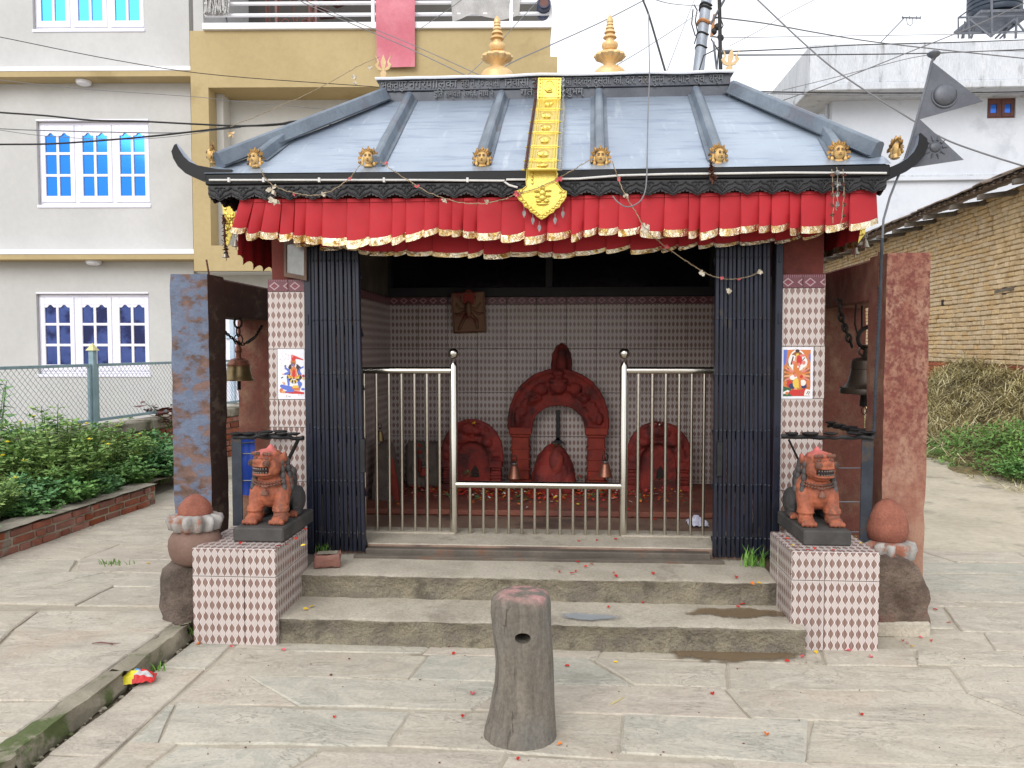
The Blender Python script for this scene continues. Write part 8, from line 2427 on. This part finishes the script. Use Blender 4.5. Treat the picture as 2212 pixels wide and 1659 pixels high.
# ------------------------------------------------------------------ poles and wires
YP = 13.0
pb = at(1512, 160, YP); t = thing('utility_pole', 'round grey steel utility pole with straps and insulators behind the shrine', 'utility pole', (pb.x, YP, 0)); O = V(t.location)
rP = (at(1534, 100, YP).x-at(1511, 100, YP).x)/2
b = MB(); xt = at(1527, -60, YP); b.tube([V((at(1503, 300, YP).x-O.x, 0, 0)), at(1508, 160, YP)-O, at(1526, 0, YP)-O, at(1531, -80, YP)-O], [rP*1.15, rP*1.08, rP, rP], 18); b.build('shaft', M['polegrey'], t, smooth=True)
for py, m_, w_ in ((12, 'black', .02), (19, 'black', .02), (49, 'rust', .03), (75, 'black', .016), (103, 'black', .014)):
    c = at(1526-(py)*.11, py, YP)-O; b = MB(); b.tube([c+V((rP*1.06*math.cos(a), rP*1.06*math.sin(a), .02*math.sin(a*2))) for a in [2*math.pi*i/18 for i in range(18)]], w_, 6, closed=True); b.build('strap', M[m_], t, smooth=True)
b = MB(); b.obox(at(1540, 55, YP-.15)-O, V((.02, 0, 0)), V((0, .02, 0)), V((.02, 0, .17))); b.build('bracket', M['rust'], t)
for px, py in ((1549, 58), (1542, 68), (1557, 82)):
    b = MB(); b.ell(at(px, py, YP-.15)-O, (.05, .05, .055), None, 10, 7); b.build('insulator', M['black'], t)
b = MB()
for pts in (((1499, 10), (1506, 22), (1502, 45), (1507, 70), (1500, 95)), ((1540, 40), (1556, 38), (1562, 55), (1550, 80), (1538, 78)), ((1536, 84), (1552, 110), (1548, 158)), ((1508, 160), (1520, 120), (1540, 110), (1556, 100)), ((1497, 20), (1494, 52), (1502, 78))): b.tube([at(x, y, YP-.2)-O for x, y in pts], .010, 5)
b.build('loose_wires', M['black'], t, kind='stuff')
pb = at(1557, 158, 11); t = thing('thin_pole', 'thin dark pole with a crossing bracket, right of the utility pole', 'pole', (pb.x, 11, 0)); O = V(t.location)
b = MB(); b.tube([V((0, 0, 0)), at(1557, 158, 11)-O, at(1553, -60, 11)-O], .026, 7); b.build('shaft', M['black'], t, smooth=True)
b = MB(); b.tube([at(1535, 52, 11)-O, at(1576, -20, 11)-O], .018, 6); b.tube([at(1556, 113, 11)-O, at(1578, 112, 11)-O], .03, 6); b.tube([at(1541, 90, 11)-O, at(1549, 158, 11)-O], .016, 5); b.build('bracket', M['steelgrey'], t)
def wire(pix, r, label, mat='wiregrey', name='cable'):
    pts = [at(x, y, Y) for x, y, Y in pix]; out = []
    for i in range(len(pts)-1):
        p0, p1, p2, p3 = pts[max(0, i-1)], pts[i], pts[i+1], pts[min(len(pts)-1, i+2)]
        for k in range(6):
            t_ = k/6; out.append(0.5*((2*p1)+(p2-p0)*t_+(2*p0-5*p1+4*p2-p3)*t_**2+(3*p1-p0-3*p2+p3)*t_**3))
    out.append(pts[-1]); b = MB(); b.tube([q-pts[0] for q in out], r*.8, 6)
    o = b.build(name, M[mat], None, smooth=True, loc=tuple(pts[0])); return setp(o, label, 'cable', 'overhead cables')
wire([(-60, 70, 7), (0, 80, 7), (250, 130, 7.2), (477, 163, 7.4), (840, 190, 8.2), (900, 200, 11.9)], .0045, 'topmost thin cable crossing the cream house from the left edge to the ridge', 'black')
wire([(-60, 167, 7.5), (0, 173, 7.5), (180, 192, 7.6), (420, 209, 7.7), (500, 218, 7.8), (700, 236, 8.4), (900, 260, 12.8)], .0035, 'thin wavy cable crossing above the middle window of the cream house')
wire([(-60, 238, 6.5), (0, 243, 6.5), (100, 250, 6.5), (200, 260, 6.5), (300, 262, 6.5), (420, 268, 6.4), (520, 272, 6.3), (600, 268, 6.2), (660, 262, 6.3), (760, 275, 9), (900, 290, 12.8)], .0095, 'thick black cable crossing the top of the middle window', 'black')
wire([(-60, 314, 6.5), (0, 312, 6.5), (100, 311, 6.5), (200, 305, 6.5), (330, 294, 6.4), (420, 284, 6.4), (520, 273, 6.3), (580, 271, 6.25), (660, 264, 6.32)], .0095, 'thick black cable rising across the middle window from the left edge', 'black')
wire([(-60, 274, 6.8), (0, 278, 6.8), (100, 282, 6.8), (330, 287, 6.8), (430, 284, 6.6), (520, 275, 6.35)], .006, 'twisted grey cable between the two thick black ones')
wire([(0, 281, 6.9), (80, 292, 6.9), (180, 299, 6.9), (280, 301, 6.8), (380, 294, 6.7), (500, 275, 6.35)], .0035, 'thin sagging cable across the panes of the middle window')
wire([(600, -30, 8.5), (660, 8, 8.4), (860, 94, 8), (1012, 166, 6.6), (1050, 185, 5.8)], .006, 'lower of two cables slanting down over the pink banner')
wire([(610, -30, 8.6), (664, 4, 8.5), (870, 88, 8.1), (1046, 167, 6.6), (1080, 185, 5.8)], .005, 'upper of two cables slanting down over the pink banner')
wire([(985, 190, 5.8), (1007, 165, 6.2), (1045, 130, 7.2), (1115, 52, 7.6), (1158, 6, 8), (1180, -20, 8)], .004, 'thin cable rising behind the left finial')
wire([(902, 66, 10), (940, 40, 10), (983, 10, 10), (1010, -10, 10)], .005, 'short cable beside the grey cloth on the terrace')
wire([(1060, 170, 5.8), (1100, 138, 6.3), (1190, 97, 7.3), (1300, 47, 7.7), (1392, 0, 8), (1420, -15, 8)], .006, 'grey-blue cable rising between the two finials')
wire([(1384, -20, 6.5), (1389, 0, 6.5), (1401, 31, 6.4), (1420, 95, 6.2), (1439, 160, 5.9), (1444, 175, 5.8)], .010, 'thick black cable with a knot, dropping to the ridge right of the right finial', 'black')
wire([(1401, 30, 6.2), (1402, 100, 5.6), (1403, 161, 5.2), (1400, 240, 4.8), (1398, 336, 4.35), (1397, 380, 4.25), (1393, 415, 4.22), (1380, 437, 4.2), (1355, 447, 4.2), (1335, 437, 4.2), (1324, 424, 4.25)], .0045, 'twisted wire hanging down in front of the roof with a loop before the valance', 'wiregrey')
wire([(1430, 178, 5.8), (1440, 155, 6.2), (1477, 58, 7.6), (1500, 0, 8), (1510, -20, 8)], .004, 'thin cable right of the thick knotted one')
wire([(1316, 150, 5.8), (1332, 141, 6.2), (1400, 100, 7.5), (1480, 48, 8), (1512, 25, 12.9)], .004, 'thin pale cable from the right finial up to the utility pole')
wire([(1400, -6, 9), (1450, 8, 10), (1512, 13, 12.8)], .006, 'short cable entering the utility pole from the left')
wire([(1625, -12, 8), (1637, 0, 8), (1748, 104, 7.6), (1828, 168, 7.3), (1970, 259, 7), (2040, 300, 6.9), (2120, 330, 6.8), (2212, 359, 6.7), (2280, 380, 6.6)], .009, 'cable slanting down from top centre to the right edge, behind the flag')
wire([(1543, 37, 11), (1650, 50, 12), (1761, 70, 13), (1870, 88, 14), (2003, 104, 14), (2212, 126, 14), (2280, 132, 14)], .012, 'cable sagging from the pole to the right, below the antenna')
wire([(1536, 82, 13), (1800, 78, 15), (2010, 75, 16), (2212, 72, 17), (2290, 71, 17)], .007, 'thin level cable just above the white parapet')
wire([(1583, 111, 11), (1700, 106, 13), (1855, 97, 15), (2050, 92, 16), (2212, 86, 17), (2290, 83, 17)], .012, 'upper of two dark cables crossing the stained parapet', 'black')
wire([(1583, 119, 11), (1800, 118, 14), (2006, 115, 16), (2212, 107, 17), (2290, 104, 17)], .013, 'lower of two dark cables crossing the stained parapet', 'black')
wire([(1600, 197, 12), (1700, 199, 14), (1900, 201, 16), (2100, 200, 17), (2212, 198, 18), (2290, 197, 18)], .016, 'double dark cable level with the top of the small brown window', 'black')
wire([(1600, 200, 12), (1750, 204, 14), (1950, 205, 16), (2212, 202, 18), (2290, 201, 18)], .010, 'thin cable just under the double dark one')
wire([(1575, 100, 12), (1640, 66, 12), (1700, 30, 12), (1758, 0, 12), (1790, -18, 12)], .005, 'thin faint cable rising right of the utility pole')
wire([(2290, -34, 13), (2212, 7, 13), (2090, 62, 13), (1960, 114, 13), (1800, 178, 13), (1677, 222, 13)], .010, 'cable slanting down from the top right corner across the parapet')
wire([(1690, 195, 13), (1800, 168, 13), (1900, 142, 13), (1985, 122, 13), (2080, 112, 13), (2212, 110, 13), (2290, 112, 13)], .007, 'thin cable running beside the flagpole cap')

# ------------------------------------------------------------------ litter, petals, small things
p = atz(298, 1478, 0.0); p.z = .012; t = thing('snack_packet', 'crumpled yellow and red snack packet lying in the gutter', 'packet', tuple(p), None, R(20))
b = MB()
def pk(u, v):
    x = (u-.5)*.135; q = math.sin(math.pi*min(max(v, 0), 1)); return V((x, (v-.5)*.085*(1+.0), .010+.045*math.sin(math.pi*u)**.5*q+.010*noise.noise(V((u*7, v*7, 1)))))
b.grid(pk, 22, 14)
for f in range(len(b.f)):
    c = sum((V(b.v[i]) for i in b.f[f]), V())/4; u = c.x/.135+.5; v = c.y/.085+.5
    b.m[f] = 0 if u < .34+.36*v else (1 if not (.22 < v < .40) else 2)
    if (u-.50)**2+(v-.55)**2 < .012: b.m[f] = 3
b.build('wrapper', [M['l_yellow'], M['l_red'], M['l_silver'], M['l_blue']], t)
b = MB(); b.box(-.072, -.058, -.035, .035, .008, .016, bev=.002); b.build('crimped_end', M['l_yellow'], t); b = MB(); b.box(.058, .074, -.035, .035, .008, .018, bev=.002); b.build('crimped_end', M['l_red'], t)
p = atz(707, 1226, .26); t = thing('broken_brick', 'broken red brick lying on the top step beside the left pedestal', 'brick', tuple(p), None, R(12))
mb = MB(); mb.obox((0, .03, .038), (.072, 0, .004), (0, .048, 0), (0, 0, .036)); organic(mb, 'brick', M['brick'], t, voxel=.007, amp=.007, freq=22, smooth=2)
mb = MB(); mb.grid(lambda u, v: V(((u-.5)*.11, (v-.2)*.07, .078+.004*noise.noise(V((u*9, v*9, 3)))+.003)), 10, 8); mb.build('mortar_crust', M['mortar'], t, smooth='all')
p = atz(225, 1392, .082); t = thing('dry_twig', 'short dark red twig lying on the left side pavement', 'twig', tuple(p)); b = MB(); b.tube([(-.06, 0, .004), (-.02, .006, .007), (.03, .002, .005), (.075, .012, .004)], [.002, .004, .003, .001], 5); b.tube([(.02, .002, .005), (.05, -.010, .004)], .002, 4); b.build('stick', M['brownwood'], t)
p = atz(1690, 1262, .26); t = thing('straw_piece', 'pale straw stalk lying on the paving, right of the post', 'straw', tuple(atz(1335, 1515, .006))); b = MB(); b.tube([(-.03, -.03, .002), (0, 0, .004), (.03, .04, .003)], [.004, .003, .0015], 5); b.build('stalk', M['strawblades'], t)
rs = random.Random(55)
def petal_mesh(m_, big=1.0):
    b = MB(); n = 8
    for k in range(n):
        pass
    b.grid(lambda u, v: V(((u-.5)*.026*big*math.sin(math.pi*(.12+.76*v)), (v-.5)*.034*big, .004+.006*(2*u-1)**2+.003*math.sin(v*3))), 4, 5)
    return b.mesh('petal', M[m_], True)
PM = {m_: petal_mesh(m_) for m_ in ('redpetal', 'pinkpetal', 'yellowpetal', 'orangepetal')}
groups = {'redpetal': 'red petal lying on the steps or paving before the shrine', 'pinkpetal': 'pink petal lying on the paving round the right pedestal', 'yellowpetal': 'small yellow petal fallen on the stones', 'orangepetal': 'orange petal fallen on the stones'}
def petal(px, py, z, m_):
    p = atz(px, py, z+.004); o = inst('petal', PM[m_], None, tuple(p), (rs.uniform(-.3, .3), rs.uniform(-.3, .3), rs.uniform(0, 6.28))); k = rs.uniform(.5, .85); o.scale = (k, k, k)
    where = 'left tiled pedestal' if p.z > .4 and p.x < 0 else 'right tiled pedestal' if p.z > .4 else 'shrine threshold behind the gate track' if z > .3 else 'top step' if z > .2 else 'lower step' if z > .1 else 'left side pavement' if z > .05 else 'paving left of the post' if px < 1040 else 'paving right of the right pedestal' if px > 1900 else 'paving near the right pedestal' if px > 1660 else 'paving round the post'
    setp(o, '%s petal fallen on the %s' % (m_[:-5], where), 'petal', {'redpetal': 'fallen red petals', 'pinkpetal': 'fallen pink petals', 'yellowpetal': 'fallen yellow petals', 'orangepetal': 'fallen orange petals'}[m_])
for px, py, z in ((1236, 1240, .258), (1278, 1220, .258), (1265, 1225, .258), (1248, 1215, .258), (1325, 1238, .258), (1330, 1246, .258), (1410, 1240, .258), (1245, 1235, .258), (1210, 1236, .258), (1590, 1248, .258), (1315, 1312, .133), (1390, 1302, .133), (1605, 1307, .133), (1594, 1312, .133), (980, 1413, 0), (722, 1550, 0), (1000, 1548, 0), (1700, 1430, 0), (2020, 1318, 0), (2050, 1346, 0), (1950, 1385, 0), (2012, 1385, 0), (1225, 1440, 0), (1540, 1500, 0), (1860, 1545, 0), (1170, 1560, 0), (1250, 1170, .315), (1290, 1168, .315), (1330, 1166, .315), (620, 1302, .133), (1120, 1640, 0)): petal(px, py, z, 'redpetal')
for px, py, z in ((1832, 1407, 0), (1735, 1420, 0), (1960, 1390, 0), (1988, 1378, 0), (1880, 1420, 0), (612, 1405, 0), (1020, 1500, 0), (500, 1398, 0)): petal(px, py, z, 'pinkpetal')
for px, py, z in ((1763, 1410, 0), (674, 1312, .133), (660, 1318, .133), (1330, 1432, 0), (1970, 1398, 0), (320, 1218, .078), (388, 1120, .078), (1640, 1262, .258)): petal(px, py, z, 'yellowpetal')
for px, py, z in ((1655, 1588, 0), (1210, 1608, 0), (430, 1392, 0), (1120, 1618, 0), (1625, 1262, .258)): petal(px, py, z, 'orangepetal')
for px, py, m_ in ((584, 1150, 'redpetal'), (640, 1165, 'redpetal'), (620, 1178, 'redpetal'), (520, 1175, 'redpetal'), (600, 1182, 'redpetal'), (655, 1180, 'yellowpetal'), (660, 1145, 'redpetal')): petal(px, py, PZL, m_)
for px, py, m_ in ((1700, 1165, 'redpetal'), (1722, 1182, 'redpetal'), (1745, 1190, 'redpetal'), (1760, 1186, 'redpetal'), (1690, 1158, 'redpetal'), (1800, 1190, 'redpetal'), (1860, 1175, 'yellowpetal'), (1712, 1180, 'yellowpetal'), (1850, 1160, 'yellowpetal')): petal(px, py, PZR, m_)
# tiny crumbs and pebbles on the paving
b = MB()
for k in range(260):
    x, y = rs.uniform(-1.6, 4.0), rs.uniform(1.7, 3.9); s = abs(rs.gauss(0, .0018))+.0012; b.ell((x, y, .006), (s*rs.uniform(.7, 1.6), s, s*.6), None, 5, 4)
b.build('pebbles', M['brownwood'], kind='stuff')
blob('puddle', atz(1595, 1327, z1).x, ys1+.21, .36, .10, z1+.008, 3, M['puddle'])
blob('puddle', atz(1580, 1425, 0).x, atz(1560, 1416, 0).y, .42, .13, .0125, 8, M['puddle'])
blob('cement_patch', atz(1270, 1330, z1).x, ys1+.10, .26, .075, z1+.008, 5, M['cement_patch'])
